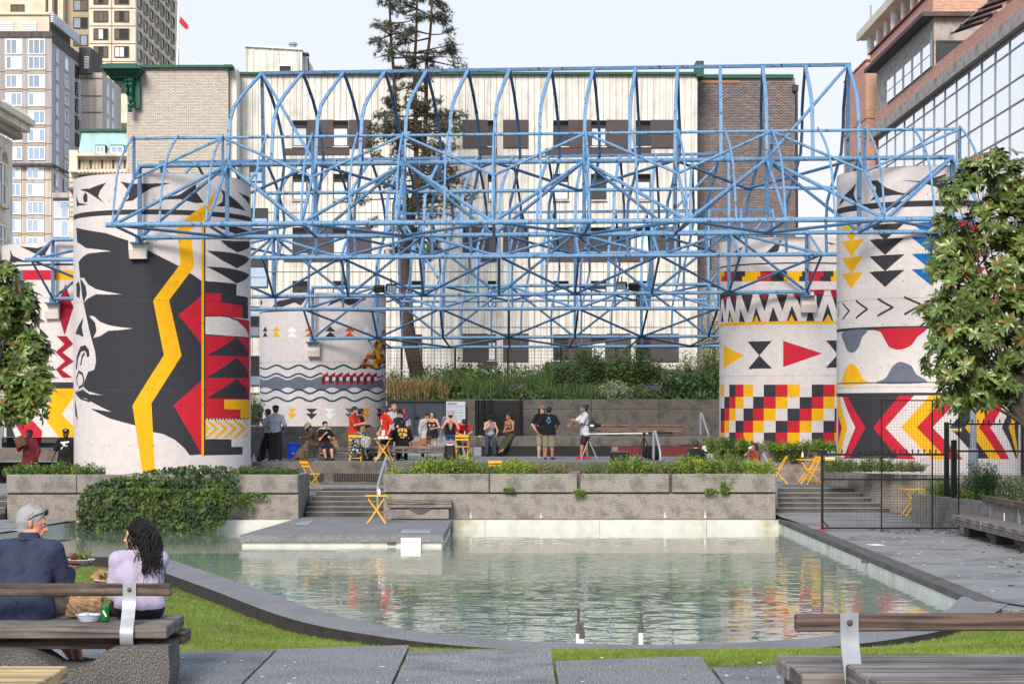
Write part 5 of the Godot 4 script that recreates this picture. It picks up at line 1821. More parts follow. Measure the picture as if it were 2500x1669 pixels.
	stroke(im,200,780,"N",7,[-780,343,-675,338,-616,335,-570,334,-530,336,-495,340,-463,345,-433,349,-405,350,-379,348,-353,345,-329,340,-305,336,-283,334,-260,334,-239,337,-218,342,-197,346,-177,349,-157,349,-137,347,-117,343,-98,338,-79,335,-60,333,-41,335,-23,339,-4,344,15,347,33,349,52,349,70,345,89,341,107,336,126,334,145,334,163,336,182,341,202,345,221,349,240,350,260,348,280,344,301,339,322,335,343,334,365,335,387,338,410,343,433,347,458,350,484,350,510,347,539,342,569,338,601,335,637,334,677,336,724,341,785,346,880,350])
	fill(im,200,780,"D",[43,437,100,453,100,413,43,397])
	fill(im,200,780,"K",[43,428,72,433,72,415,43,410])
	fill(im,200,780,"W",[74,432,100,435,100,419,74,416])
	fill(im,200,780,"W",[49,453,94,453,49,440])
	fill(im,200,780,"D",[104,437,162,453,162,417,104,399])
	fill(im,200,780,"K",[104,428,133,433,133,415,104,410])
	fill(im,200,780,"W",[136,432,162,435,162,419,136,416])
	fill(im,200,780,"W",[110,453,156,453,110,440])
	fill(im,200,780,"D",[166,437,225,454,225,414,166,397])
	fill(im,200,780,"K",[166,428,196,434,196,415,166,410])
	fill(im,200,780,"W",[199,432,225,435,225,419,199,416])
	fill(im,200,780,"W",[172,453,219,454,172,440])
	fill(im,200,780,"D",[230,437,291,454,291,417,230,399])
	fill(im,200,780,"K",[230,428,260,434,260,415,230,410])
	fill(im,200,780,"W",[263,432,291,435,291,419,263,416])
	fill(im,200,780,"W",[236,454,285,454,236,440])
	fill(im,200,780,"D",[296,437,361,454,361,414,296,397])
	fill(im,200,780,"K",[296,428,328,434,328,415,296,410])
	fill(im,200,780,"W",[331,433,361,435,361,419,331,417])
	fill(im,200,780,"W",[302,454,354,454,302,441])
	fill(im,200,780,"D",[366,437,437,455,437,418,366,399])
	fill(im,200,780,"K",[366,429,401,434,401,416,366,411])
	fill(im,200,780,"W",[404,433,437,436,437,420,404,417])
	fill(im,200,780,"W",[373,454,430,455,373,441])
	fill(im,200,780,"D",[443,438,523,455,523,415,443,398])
	fill(im,200,780,"K",[443,429,482,435,482,416,443,411])
	fill(im,200,780,"W",[486,433,523,436,523,420,486,417])
	fill(im,200,780,"W",[450,455,515,455,450,441])
	fill(im,200,780,"D",[530,438,628,456,628,419,530,400])
	fill(im,200,780,"K",[530,430,576,435,576,416,530,411])
	fill(im,200,780,"W",[581,434,628,437,628,421,581,418])
	fill(im,200,780,"W",[539,455,617,456,539,442])

# ================================================================ the blue canopy of tubular trusses
func along(a: Vector3,b: Vector3,t: float) -> Vector3:
	return a+(b - a)*t

func x_on(a: Vector3,b: Vector3,x: float) -> Vector3:
	return along(a,b,(x - a.x)/(b.x - a.x))

func rib_mesh(path: Array,w: float,t: float) -> ArrayMesh:
	var g:=Geo.new()
	for i in path.size() - 1:
		var xf:=rod_xf(path[i],path[i+1],1.0)
		var l:float=(path[i+1] - path[i]).length()
		var y:=(Vector3(path[i+1]) - Vector3(path[i]))/l
		var x:=Vector3(1,0,0)
		x = (x - y*x.dot(y)).normalized()
		g.box(Transform3D(Basis(x,y,x.cross(y)),(path[i]+path[i+1])*0.5),Vector3(w,l+t*0.25,t),0.008)
	return g.done()

func smooth_path(ctrl: Array,n: int) -> Array:
	var c:=Curve3D.new()
	var out:=[]
	for i in ctrl.size():
		var a: Vector3 = ctrl[maxi(i - 1,0)]
		var b: Vector3 = ctrl[mini(i+1,ctrl.size() - 1)]
		c.add_point(ctrl[i],-(b - a)/6.0,(b - a)/6.0)
	for i in n+1:
		out.append(c.sample_baked(c.get_baked_length()*i/n,true))
	return out

# B: rear bottom chord, C: above it, A: front bottom chord (its own ends), next: the chord where the vault lands behind
func truss(label: String,n: int,B0: Vector3,B1: Vector3,A0: Vector3,A1: Vector3,eave: bool,v0: int,v1: int,rise: float,back: float,next0: Vector3,next1: Vector3) -> void:
	var t:=thing("canopy_truss",label,"canopy truss",Vector3.ZERO,0.0,"stepped blue tubular canopy trusses")
	var m: Material = M.blue_steel
	var m2: Material = M.blue_steel_shaded
	var up:=Vector3(0,2.09,0)
	var u:=(B1 - B0).normalized()
	var bk:=Vector3.UP.cross(u)*-1.0
	if bk.z > 0:
		bk = -bk
	var C0:=B0+up
	var C1:=B1+up
	rod("chord",B0 - u*0.12,B1+u*0.12,0.064,m,t)
	rod("chord",C0 - u*0.05,C1+u*0.05,0.066,m,t)
	rod("chord",A0,A1,0.070,m,t)
	var b:=[]
	var c:=[]
	var a:=[]
	for i in n+1:
		b.append(along(B0,B1,float(i)/n))
		c.append(along(C0,C1,float(i)/n))
		a.append(x_on(A0,A1,b[i].x+0.03))
	for i in n+1:
		bar("post",b[i],c[i],0.11,0.11,m2,t)
		rod("strut",a[i],c[i],0.046,m,t)
		rod("strut",a[i],b[i],0.042,m2,t)
		# collars where tubes meet
		rod("collar",a[i] - u*0.10,a[i]+u*0.10,0.077,m,t)
		if i < n:
			var odd:=i % 2 == 1
			if odd:
				rod("brace",c[i],a[i+1],0.050,m,t)
				rod("brace",c[i],b[i+1],0.046,m2,t)
				rod("brace",b[i],a[i+1],0.044,m2,t)
			else:
				rod("brace",a[i],c[i+1],0.050,m,t)
				rod("brace",b[i],c[i+1],0.046,m2,t)
				rod("brace",a[i],b[i+1],0.044,m2,t)
	if eave:
		var lift:=Vector3(0,1.15,0)
		var s:=[]
		for i in n+1:
			s.append(along(a[i],c[i],0.77))
			bar("post",s[i],s[i]+lift,0.075,0.075,m2,t)
			if i < n:
				var s2:=along(x_on(A0,A1,b[i+1].x+0.03),c[i]+(c[1] if i == 0 else c[i])*0.0+(along(C0,C1,float(i+1)/n) - c[i]),0.77)
				if i % 2 == 0:
					rod("brace",s[i],s2+lift,0.040,m,t)
				else:
					rod("brace",s[i]+lift,s2,0.040,m,t)
		rod("eave_rail",s[0]+lift - u*0.05,s[n]+lift+u*0.05,0.042,m,t)
		for k in n*2+1:
			var d:=along(s[0],s[n],k/(2.0*n))+lift+Vector3(0,0.08,0)
			var f:=x_on(A0,A1,d.x)
			f.x = d.x
			var dz:=f - d
			dz.y = 0
			var h:=d.y - f.y
			var ctrl:=[d,f - dz*0.56+Vector3(0,h*0.79,0),f - dz*0.26+Vector3(0,h*0.56,0),f - dz*0.10+Vector3(0,h*0.27,0),f]
			put("glazing_rib",rib_mesh(smooth_path(ctrl,9),0.055,0.05),m,t)
	# the vault above
	var r0: Vector3 = c[v0]+bk*back+Vector3(0,rise,0)
	var r1: Vector3 = c[v1]+bk*back+Vector3(0,rise,0)
	bar("ridge_rail",r0 - u*0.08,r1+u*0.08,0.10,0.12,m2,t)
	var kn:=(v1 - v0)*2
	var f0: Vector3 = c[v0]+bk*(back+0.3)+Vector3(0,-0.30,0)
	var f1: Vector3 = c[v1]+bk*(back+0.3)+Vector3(0,-0.30,0)
	rod("chord",f0,f1,0.056,m,t)
	for k in kn+1:
		var q:=float(k)/kn
		var p: Vector3 = along(r0,r1,q)
		var foot: Vector3 = along(c[v0],c[v1],q)
		var fr:=[p,foot+bk*back*0.44+Vector3(0,rise*0.69,0),foot+bk*back*0.17+Vector3(0,rise*0.515,0),foot+bk*back*0.07+Vector3(0,rise*0.37,0),foot]
		put("vault_rib",rib_mesh(smooth_path(fr,9),0.10,0.07),m,t)
		var land:=x_on(next0,next1,p.x)
		var drop:=p.y - land.y
		var rear:=[p,p+bk*2.2+Vector3(0,-drop*0.16,0),p+bk*3.6+Vector3(0,-drop*0.42,0),along(p,land,1.0)+Vector3(0,drop*0.3,0) - bk*0.12,land]
		put("vault_rib",rib_mesh(smooth_path(rear,9),0.09,0.07),m2,t)
	# bracing of the level plane under the vault
	for i in range(v0,v1+1):
		var fp: Vector3 = x_on(f0,f1,c[i].x)
		var land:=x_on(next0,next1,c[i].x)
		if i < v1:
			var fq: Vector3 = x_on(f0,f1,c[i+1].x)
			var lq:=x_on(next0,next1,c[i+1].x)
			if i % 2 == 0:
				rod("brace",c[i],fq,0.046,m2,t)
			else:
				rod("brace",fp,c[i+1],0.046,m2,t)
	for e in [[r0,c[v0],f0,c[v0+1]],[r1,c[v1],f1,c[v1 - 1]]]:
		bar("post",e[0],e[2],0.10,0.10,m2,t)
		rod("brace",e[0],e[3],0.048,m,t)
		rod("strut",e[1],e[2],0.046,m2,t)
	# bearings on the drums
	for e in [b[0],b[n]]:
		bb("bearing_plate",e+Vector3(0,-0.16,0.05),Vector3(0.5,0.05,0.42),0.008,m2,t)
		bb("bearing",e+Vector3(0,-0.09,0.05),Vector3(0.2,0.16,0.2),0.02,m2,t)

func build_canopy() -> void:
	var B10:=at(340,580,62.0)
	var B11:=at(2326,565,59.9)
	var A10:=at(258,549,57.8)
	var A11:=at(2405,533,55.7)
	var B20:=at(128,729,75.5)
	var B21:=at(1970,712,73.0)
	var A20:=at(60,634,72.0)
	var A21:=at(2060,620,69.4)
	var B30:=at(763,826,87.1)
	var B31:=at(2060,819,85.0)
	var A30:=at(590,755,83.2)
	var A31:=at(2080,752,81.4)
	var G0:=at(700,849,96.0)
	var G1:=at(2050,843,94.0)
	truss("nearest and highest blue truss, with a curved glazing eave along its front",9,B10,B11,A10,A11,true,1,8,3.42,4.8,A20,A21)
	truss("middle blue truss running from the half hidden drum to the checkered drum",10,B20,B21,A20,A21,false,1,9,3.26,4.8,A30,A31)
	truss("farthest and lowest blue truss, landing on the wave-painted drum",8,B30,B31,A30,A31,false,1,7,3.5,5.6,G0,G1)
	var t:=thing("rear_chord","plain blue tubes with diagonal bracing under the far edge of the canopy","canopy frame")
	rod("chord",G0,G1,0.062,M.blue_steel,t)
	for i in 8:
		var a:=along(B30,B31,i/8.0)
		var b:=along(B30,B31,(i+1)/8.0)
		var p:=x_on(G0,G1,a.x)
		var q:=x_on(G0,G1,b.x)
		rod("brace",a if i % 2 else p,q if i % 2 else b,0.046,M.blue_steel_shaded,t)
		rod("strut",a,p,0.042,M.blue_steel_shaded,t)
	# floodlights clamped to the middle truss
	var k:=0
	for f in [[925,705,"floodlight with a dark back, one of a pair above the wave-painted drum's edge"],[955,702,"floodlight with a pale glass face, under the canopy near the pine trunk"],[1518,697,"floodlight with a pale glass face, under the right half of the canopy"],[1548,700,"floodlight with a dark back, under the right half of the canopy"]]:
		var p:=at(f[0],f[1],74.2)
		var l:=thing("floodlight",f[2],"floodlight",p,0.0,"black floodlights hung from the canopy")
		var turn:=0.25 if k % 2 else -0.2
		var h:=Geo.new()
		h.box(Transform3D(Basis(Vector3.UP,turn)*Basis(Vector3.RIGHT,0.35)),Vector3(0.38,0.26,0.16),0.03)
		put("housing",h.done(),M.black,l)
		put("lens",box_mesh,M.dark_glass if k in [0,3] else M.window_glass,l,Transform3D(Basis(Vector3.UP,turn)*Basis(Vector3.RIGHT,0.35)*Basis.from_scale(Vector3(0.32,0.2,0.02)),Vector3(0,0,0.085)+Vector3(0.02 if k % 2 else -0.02,-0.03,0)))
		rod("yoke",Vector3(0,0.1,0),Vector3(0,0.32,0),0.02,M.black,l)
		k += 1

# ================================================================ planting
func leaf_mesh(l: float,w: float,fold:=0.25,curl:=0.2) -> ArrayMesh:
	var g:=Geo.new()
	g.st.set_smooth_group(0)
	var mid:=[]
	var half:=[0.0,0.75,1.0,0.8,0.0]
	for i in 5:
		var t:=i/4.0
		mid.append(Vector3(0,t*l,-curl*l*t*t))
	for i in 4:
		for s in [-1,1]:
			var a: Vector3 = mid[i]+Vector3(s*w*0.5*half[i],0,fold*w*half[i])
			var b: Vector3 = mid[i+1]+Vector3(s*w*0.5*half[i+1],0,fold*w*half[i+1])
			if i > 0:
				g.tri(mid[i],a,mid[i+1],Vector3.BACK)
			if i < 3:
				g.tri(a,b,mid[i+1],Vector3.BACK)
	return g.done()

func random_basis(out: Vector3,spread: float) -> Basis:
	var d:=(out+Vector3(rnd(-1,1),rnd(-1,1),rnd(-1,1))*spread).normalized()
	var x:=d.cross(Vector3(rnd(-1,1),rnd(-1,1),rnd(-1,1))).normalized()
	return Basis(x,d,x.cross(d).normalized())

func tint(c: Color,spread:=0.25) -> Color:
	var k:=1.0+rnd(-spread,spread)
	return Color(c.r*k*rnd(0.9,1.12),c.g*k,c.b*k*rnd(0.8,1.2))

# upright stems carrying leaves, standing on a width along x
func clump(called: String,label: String,category: String,x0: float,x1: float,y_base: float,y_top: float,d: float,leaf: ArrayMesh,colours: Array,stems: int,per: int,lean:=0.25,group:="",depth:=0.5) -> Node3D:
	var a:=at(x0,y_base,d)
	var b:=at(x1,y_base,d)
	var h:=(y_base - y_top)*d/F
	var t:=thing(called,label,category,(a+b)/2,0.0,group)
	var st:=Geo.new()
	var xfs:=[]
	var tints:=[]
	var w:=(b.x - a.x)/2
	for i in stems:
		var q:=rnd(-1,1)
		var foot:=Vector3(q*w*0.8,0,rnd(-depth,depth))
		var edge:=1.0 - 0.35*q*q
		var sh:=h*rnd(0.55,1.0)*edge
		var tip:=foot+Vector3(rnd(-lean,lean)*sh+q*w*0.2,sh,rnd(-lean,lean)*sh)
		var bow:=Vector3(rnd(-0.08,0.08),0,rnd(-0.08,0.08))*sh
		if i % 3 == 0:
			st.tube([foot,(foot+tip)/2+bow,tip],[0.008,0.006,0.002],4,false)
		var c: Color = colours[i % colours.size()]
		for k in per:
			var s:=(k+rnd(0.2,1.0))/per
			var p:=foot.lerp(tip,s)+bow*4.0*s*(1.0 - s)
			var az:=rng.randf()*TAU
			var dir:=Vector3(cos(az),rnd(0.0,0.9),sin(az)).normalized()
			var sc:=rnd(0.65,1.2)*(1.15 - 0.4*s)
			xfs.append(Transform3D(random_basis(dir,0.25)*Basis.from_scale(Vector3.ONE*sc),p+dir*0.01))
			tints.append(tint(c))
	if stems > 2:
		stuff(put("stem",st.done(),M.stem,t))
	scatter("leaves",leaf,M.matte_leaf,xfs,tints,t)
	return t

func blades(called: String,label: String,category: String,x0: float,x1: float,y_base: float,y_top: float,d: float,colours: Array,n: int,droop: float) -> Node3D:
	var a:=at(x0,y_base,d)
	var b:=at(x1,y_base,d)
	var h:=(y_base - y_top)*d/F
	var t:=thing(called,label,category,(a+b)/2)
	var g:=Geo.new()
	g.st.set_smooth_group(0)
	var pr:=Vector3.ZERO
	for i in 5:
		var s:=(i+1)/5.0
		var q:=Vector3(droop*s*s,s*(1.0 - droop*0.3*s),0)
		var w0:=0.018*(1.0 - i/5.0)
		var w1:=0.018*(1.0 - s)
		g.quad(pr+Vector3(0,0,-w0),pr+Vector3(0,0,w0),q+Vector3(0,0,w1),q+Vector3(0,0,-w1),Vector3(-1,1,0))
		pr = q
	var m:=g.done()
	var xfs:=[]
	var tints:=[]
	for i in n:
		var q:=rnd(-1,1)
		var s:=h*rnd(0.5,1.05)
		xfs.append(Transform3D(Basis(Vector3.UP,rng.randf()*TAU)*Basis.from_scale(Vector3(s,s,s*0.8+0.4)),Vector3(q*(b.x - a.x)/2,0,rnd(-0.7,0.7))))
		tints.append(tint(colours[i % colours.size()]))
	scatter("blades",m,M.matte_leaf,xfs,tints,t)
	return t

func build_bank() -> void:
	plain("stem",Color(0.25,0.30,0.12),0.8)
	var bank:=Geo.new()
	for i in 24:
		for j in 10:
			var q:=[]
			for c in [[0,0],[1,0],[1,1],[0,1]]:
				var x:float=-4.95+(i+c[0])*0.75
				var v:float=(j+c[1])/10.0
				q.append(Vector3(x,3.2+1.6*v+0.25*sin(x*1.3+v*5.0)*v,-(80.5+v*24.0)))
			bank.quad(q[0],q[1],q[2],q[3],Vector3.UP)
	struct("planted_bank",bank.done(),M.soil)
	var small:=leaf_mesh(0.12,0.05)
	var broad:=leaf_mesh(0.2,0.12)
	var narrow:=leaf_mesh(0.24,0.05)
	var g1:=Color(0.085,0.155,0.035)
	var g2:=Color(0.055,0.11,0.03)
	var g3:=Color(0.13,0.20,0.05)
	var g4:=Color(0.04,0.085,0.03)
	# low growth all over the bank
	var xfs:=[]
	var tints:=[]
	for i in 15000:
		var x:=rnd(-4.9,11.5)
		var v:=pow(rng.randf(),1.6)
		var p:=Vector3(x,3.2+1.6*v+rnd(0,0.35),-(80.5+v*22.0))
		xfs.append(Transform3D(random_basis(Vector3(0,0.7,0.4),0.9)*Basis.from_scale(Vector3.ONE*rnd(0.7,1.5)),p))
		tints.append(tint([g1,g2,g3,g4][i % 4],0.35))
	var gc:=scatter("ground_cover",small,M.matte_leaf,xfs,tints)
	tag(gc,"tangle of low green weeds covering the bank above the back wall","ground cover")
	var dry:=[Color(0.38,0.24,0.10),Color(0.32,0.20,0.09),Color(0.45,0.31,0.15),Color(0.20,0.17,0.06)]
	blades("dry_grass","dry tan grass drooping over the wall at the foot of the pine","grass clump",945,1050,975,905,81.5,dry,900,0.5)
	blades("dry_grass","dry tan grass mixed with weeds, just beyond the pine trunk","grass clump",1040,1095,975,915,82.0,dry,450,0.5)
	clump("shrub","leafy weeds between the dry grass and the broad-leaved sapling","shrub",1085,1160,975,905,82.2,small,[g1,g3,g2],90,26,0.4)
	var green:=[g1,g3,g2]
	blades("tall_grass","fresh green grass below the broad-leaved sapling on the bank","grass clump",1130,1230,975,915,81.8,green,700,0.35)
	blades("tall_grass","tall green grass in the middle of the bank with purple flowers","grass clump",1225,1345,975,895,82.5,green,900,0.3)
	blades("tall_grass","short grass along the wall top left of the grey-leaved plant","grass clump",1340,1460,976,925,81.5,green,700,0.35)
	clump("sapling","slender sapling with large pale leaves standing before the wire fence","sapling",1120,1215,965,868,85,broad,[g1,g3],9,22,0.5)
	clump("sapling","second sapling with open branching beside the tall grass","sapling",1195,1262,965,872,88,broad,[g1,g2],7,18,0.5)
	clump("shrub","grey-green weedy shrub at the left end of the tall growth","shrub",1325,1425,970,868,86,narrow,[Color(0.10,0.16,0.06),g1],100,32,0.25)
	clump("shrub","tallest dense weeds in the middle of the bank, olive green","shrub",1380,1500,965,838,90,narrow,[g1,Color(0.10,0.15,0.05),g2],140,44,0.2)
	clump("shrub","dense green shrub with upright stems right of the tallest weeds","shrub",1480,1610,965,842,89,narrow,[g2,g1,g3],140,44,0.2)
	clump("shrub","dark broad-leaved shrub spilling over the wall beside the checkered drum","shrub",1610,1768,978,902,82.5,broad,[g4,g2,Color(0.05,0.12,0.035)],60,26,0.4)
	clump("shrub","pale flowering shrub behind the broad-leaved one, against the cladding","shrub",1640,1765,940,838,92,narrow,[g1,Color(0.30,0.32,0.22),g3],60,24,0.3)
	clump("shrub","silver grey-leaved plant at the wall top under the tall weeds","shrub",1455,1540,980,925,81.2,small,[Color(0.30,0.34,0.24),Color(0.22,0.27,0.17),Color(0.42,0.44,0.30)],60,20,0.4)
	clump("shrub","bright green shrub between the silver plant and the tall weeds","shrub",1230,1345,972,935,81.2,small,[g3,g1],50,20,0.4)
	clump("shrub","bushy weeds with white flowers beside the wave-painted drum","shrub",940,1000,950,890,88,small,[g1,g2,Color(0.5,0.5,0.42)],40,20,0.3)
	clump("shrub","white-flowered weeds just behind the pine trunk","shrub",1040,1095,945,895,92,small,[g1,g3,Color(0.55,0.55,0.48)],40,18,0.3)
	clump("vine","green creeper climbing the foot of the dark brick tower","creeper",1715,1772,905,690,104,small,[g1,g2],40,40,0.1)
	clump("shrub","shrub glimpsed between the boldest drum and the wave-painted drum","shrub",600,640,1030,955,84,small,[g1,g2],30,26,0.2)
	var pur:=[Color(0.20,0.12,0.26),Color(0.26,0.16,0.30)]
	clump("flowers","patch of purple flowers in the tall grass","flowers",1240,1275,950,928,81.8,small,pur,12,8,0.4)
	clump("flowers","patch of purple flowers beside the broad-leaved shrub","flowers",1570,1615,955,930,81.8,small,pur,10,8,0.4)

func build_pine() -> void:
	var D:=97.0
	var t:=thing("pine_tree","tall leaning pine with three leaders and sparse dark tufts rising behind the canopy","tree",at(1029,940,D))
	var base:=t.position
	var trunk:=[]
	for q in [[1029,942],[1014,893],[995,800],[990,722],[986,630],[998,545],[1015,480]]:
		trunk.append(at(q[0],q[1],D) - base)
	var leaders:=[[[1000,540],[985,440],[968,300],[961,178],[954,90],[950,-30]],[[1015,480],[1016,360],[1012,174],[1016,79],[1019,-60]],[[1016,490],[1034,380],[1040,240],[1041,160],[1051,71],[1056,-40]]]
	var g:=Geo.new()
	g.tube(smooth_path(trunk,18),range(19).map(func(i): return lerpf(0.36,0.22,i/18.0)),10)
	put("trunk",g.done(),M.bark,t)
	var paths:=[]
	for l in leaders:
		var p:=[]
		for q in l:
			p.append(at(q[0],q[1],D) - base)
		p = smooth_path(p,20)
		paths.append(p)
		var lg:=Geo.new()
		lg.tube(p,range(21).map(func(i): return lerpf(0.13,0.04,i/20.0)),8)
		put("leader",lg.done(),M.bark,t)
	var tuft:=Geo.new()
	for k in 16:
		var a:=rng.randf()*TAU
		var e:=rnd(-0.2,1.25)
		var d:=Vector3(cos(a)*cos(e),sin(e),sin(a)*cos(e))
		var s:=d.cross(Vector3(rnd(-1,1),rnd(-1,1),rnd(-1,1))).normalized()*0.010
		var l:=rnd(0.13,0.2)
		tuft.tri(-s,s,d*l,Vector3(0,0,1))
	var tm:=tuft.done()
	var xfs:=[]
	var tints:=[]
	var widths:=[[-60,100],[0,112],[60,105],[110,132],[150,115],[185,80],[225,70],[265,75],[300,140],[340,150],[390,135],[440,150],[480,175],[520,160],[580,120],[640,70]]
	for b in 135:
		var li:=b % 3
		var path: Array = paths[li]
		var f:=rnd(0.03,1.0)
		var k:=int(f*20)
		var foot: Vector3 = path[mini(k,20)]
		if b % 8 == 0 and b > 20:
			foot = trunk[4].lerp(trunk[6],rng.randf())
		var py:=PY - ((foot+base).y - EYE)*F/D
		var half:=90.0
		for i in widths.size() - 1:
			if py >= widths[i][0] and py < widths[i+1][0]:
				half = lerpf(widths[i][1],widths[i+1][1],(py - widths[i][0])/float(widths[i+1][0] - widths[i][0]))
		var cx:=(1018.0 - PX)*D/F - base.x
		var az:=rng.randf()*TAU
		var reach:=half*D/F*rnd(0.5,1.05)
		var across:=rnd(-1.05,1.05)
		reach = half*D/F
		var tip:=Vector3(cx+across*reach,foot.y+rnd(-0.6,0.3),foot.z+sin(az)*reach*0.8)
		var mid:=foot.lerp(tip,0.5)+Vector3(0,rnd(-0.25,0.15),0)
		var bg:=Geo.new()
		var bp:=smooth_path([foot,mid,tip],5)
		bg.tube(bp,[0.05,0.04,0.032,0.025,0.018,0.01],5,false)
		put("branch",bg.done(),M.bark,t)
		var clumps:=4
		for c in clumps:
			var s:=lerpf(0.66,1.0,(c+rng.randf())/clumps)
			var p: Vector3 = bp[mini(int(s*5),5)]+Vector3(rnd(-1,1),rnd(-0.35,0.5),rnd(-1,1))*0.26
			var shade:=rnd(0.75,1.25)
			var brown:=rng.randf() < 0.10
			for n in 9:
				var o:=Vector3(rnd(-1,1),rnd(-0.7,1),rnd(-1,1))*0.20
				xfs.append(Transform3D(random_basis(o.normalized()+(p - foot).normalized()*0.7+Vector3(0,0.5,0),0.3)*Basis.from_scale(Vector3.ONE*rnd(0.8,1.35)),p+o))
				var col:=Color(0.062,0.076,0.046) if not brown else Color(0.13,0.075,0.04)
				tints.append(tint(Color(col.r*shade,col.g*shade,col.b*shade),0.2))
	scatter("needles",tm,M.needle,xfs,tints,t)

func build_planters() -> void:
	var bright:=Color(0.20,0.30,0.035)
	var lime:=Color(0.26,0.34,0.05)
	var mid:=Color(0.10,0.18,0.035)
	var deep:=Color(0.055,0.105,0.03)
	var olive:=Color(0.17,0.20,0.06)
	var s:=leaf_mesh(0.075,0.036)
	var n:=leaf_mesh(0.10,0.022)
	var grp:="herbs in the planter above the pool"
	clump("herb","small lime herb at the handrail end of the pool planter","plant",940,985,1163,1140,58.7,s,[lime,bright],36,12,0.3,grp)
	clump("herb","low straggling herb second from the handrail in the pool planter","plant",980,1020,1163,1147,58.9,s,[mid,olive],26,10,0.4,grp)
	clump("herb","broad bushy bright herb in front of the black suitcase","plant",1003,1105,1163,1112,58.8,s,[bright,mid,lime],120,20,0.3,grp)
	clump("herb","tall bushy bright herb below the yellow chair beside the suitcase","plant",1078,1178,1163,1108,58.9,s,[bright,lime,mid],120,20,0.3,grp)
	clump("herb","loose low herb beside the yellow chair back above the planter","plant",1160,1215,1163,1132,58.8,s,[mid,olive],44,14,0.4,grp)
	clump("herb","rounded vivid herb right of the yellow chair back above the planter","plant",1208,1305,1162,1117,58.8,s,[lime,bright],120,20,0.3,grp)
	clump("herb","feathery olive herb below the man in grey shorts","plant",1290,1395,1162,1122,58.9,n,[olive,Color(0.16,0.19,0.09),Color(0.3,0.26,0.08)],110,18,0.35,grp)
	clump("herb","sparse grassy herb below the camera tripod","plant",1415,1500,1160,1126,58.9,n,[olive,mid],60,16,0.4,grp)
	clump("herb","large leafy herb below the black equipment box","plant",1485,1590,1159,1108,58.8,s,[bright,mid],110,20,0.3,grp)
	clump("herb","thin herb below the slanted steel handrail","plant",1580,1650,1159,1122,58.8,n,[mid,olive],60,16,0.35,grp)
	clump("herb","tall leafy herb in front of the two seated men","plant",1640,1730,1158,1105,58.8,s,[bright,mid,lime],110,20,0.25,grp)
	clump("herb","upright flowering herb between the white cap and the woman drinking","plant",1715,1815,1158,1092,58.9,n,[mid,bright,olive],110,22,0.2,grp)
	clump("herb","low spreading herb at the end of the pool planter by the far steps","plant",1805,1892,1158,1118,58.8,s,[lime,bright],110,18,0.35,grp)
	clump("dry_stalks","tall dry reed stalks rising beside the handrail","plant",946,968,1165,1060,58.6,n,[Color(0.42,0.34,0.16),Color(0.35,0.30,0.14)],12,8,0.08)
	for q in [[1414,1212,1192,"tuft growing from the planter joint below the feathery herb"],[1770,1205,1160,"leafy weed hanging from the planter below the flowering herb"],[1735,1205,1192,"small weed on the ledge beside the leafy one"],[1243,1200,1190,"tiny weed on the ledge below the vivid herb"]]:
		clump("weed",q[3],"weed",q[0] - 12,q[0]+12,q[1],q[2],57.5,s,[bright,mid],18,12,0.5,"",0.03)
	# left planter
	clump("low_shrub","green shrubs along the planter in front of the two men","shrub",12,120,1165,1128,58.9,s,[mid,deep,bright],130,20,0.3)
	clump("low_shrub","green shrubs on the planter at the bold drum's left edge","shrub",110,200,1165,1124,59.0,s,[mid,deep,bright],110,20,0.3)
	clump("low_shrub","small upright weed at the foot of the bold drum","shrub",196,250,1166,1128,58.9,s,[mid,deep],50,18,0.3)
	clump("low_shrub","low hedge between the ivy and the yellow chair by the steps","shrub",560,650,1166,1136,58.9,s,[deep,mid],120,18,0.3)
	clump("low_shrub","low hedge at the stair end of the ivy planter","shrub",640,730,1166,1138,58.9,s,[deep,mid,Color(0.12,0.12,0.05)],120,18,0.3)
	# ivy over the left planter
	var ivy:=thing("ivy","thick ivy curtain hanging over the planter wall into the pool","ivy")
	var il:=leaf_mesh(0.10,0.09,0.12,0.3)
	var top:=[[185,1300],[190,1212],[215,1180],[300,1156],[400,1140],[480,1132],[560,1136],[582,1148],[578,1210],[566,1245],[552,1270],[505,1302]]
	var poly:=PackedVector2Array()
	for q in top:
		poly.append(Vector2(q[0],q[1]))
	var xfs:=[]
	var tints:=[]
	var kids:=0
	var nz:=FastNoiseLite.new()
	nz.seed = 9
	nz.frequency = 0.02
	while xfs.size() < 6400:
		var q:=Vector2(rnd(180,590),rnd(1128,1304))
		if not Geometry2D.is_point_in_polygon(q,poly):
			continue
		var bulge:=0.14+0.16*nz.get_noise_2d(q.x*1.5,q.y*1.5)
		var d:=(57.72 if q.y < 1190 else 57.22) - bulge - rnd(0.0,0.16)
		if q.y < 1164:
			d = 57.75+rnd(-0.2,0.9)
		var p:=at(q.x,q.y,d)
		p.y = maxf(p.y,-0.43)
		xfs.append(Transform3D(random_basis(Vector3(rnd(-0.4,0.4),-0.8,0.35),0.4)*Basis.from_scale(Vector3.ONE*rnd(0.6,1.25)),p))
		var k:=nz.get_noise_2d(q.x*0.8+50,q.y*0.8)
		var c:=deep.lerp(bright,clampf(0.25+k*1.2+rnd(-0.2,0.2),0,1)*0.75)
		tints.append(tint(Color(c.r*0.7,c.g*0.72,c.b*0.8),0.3))
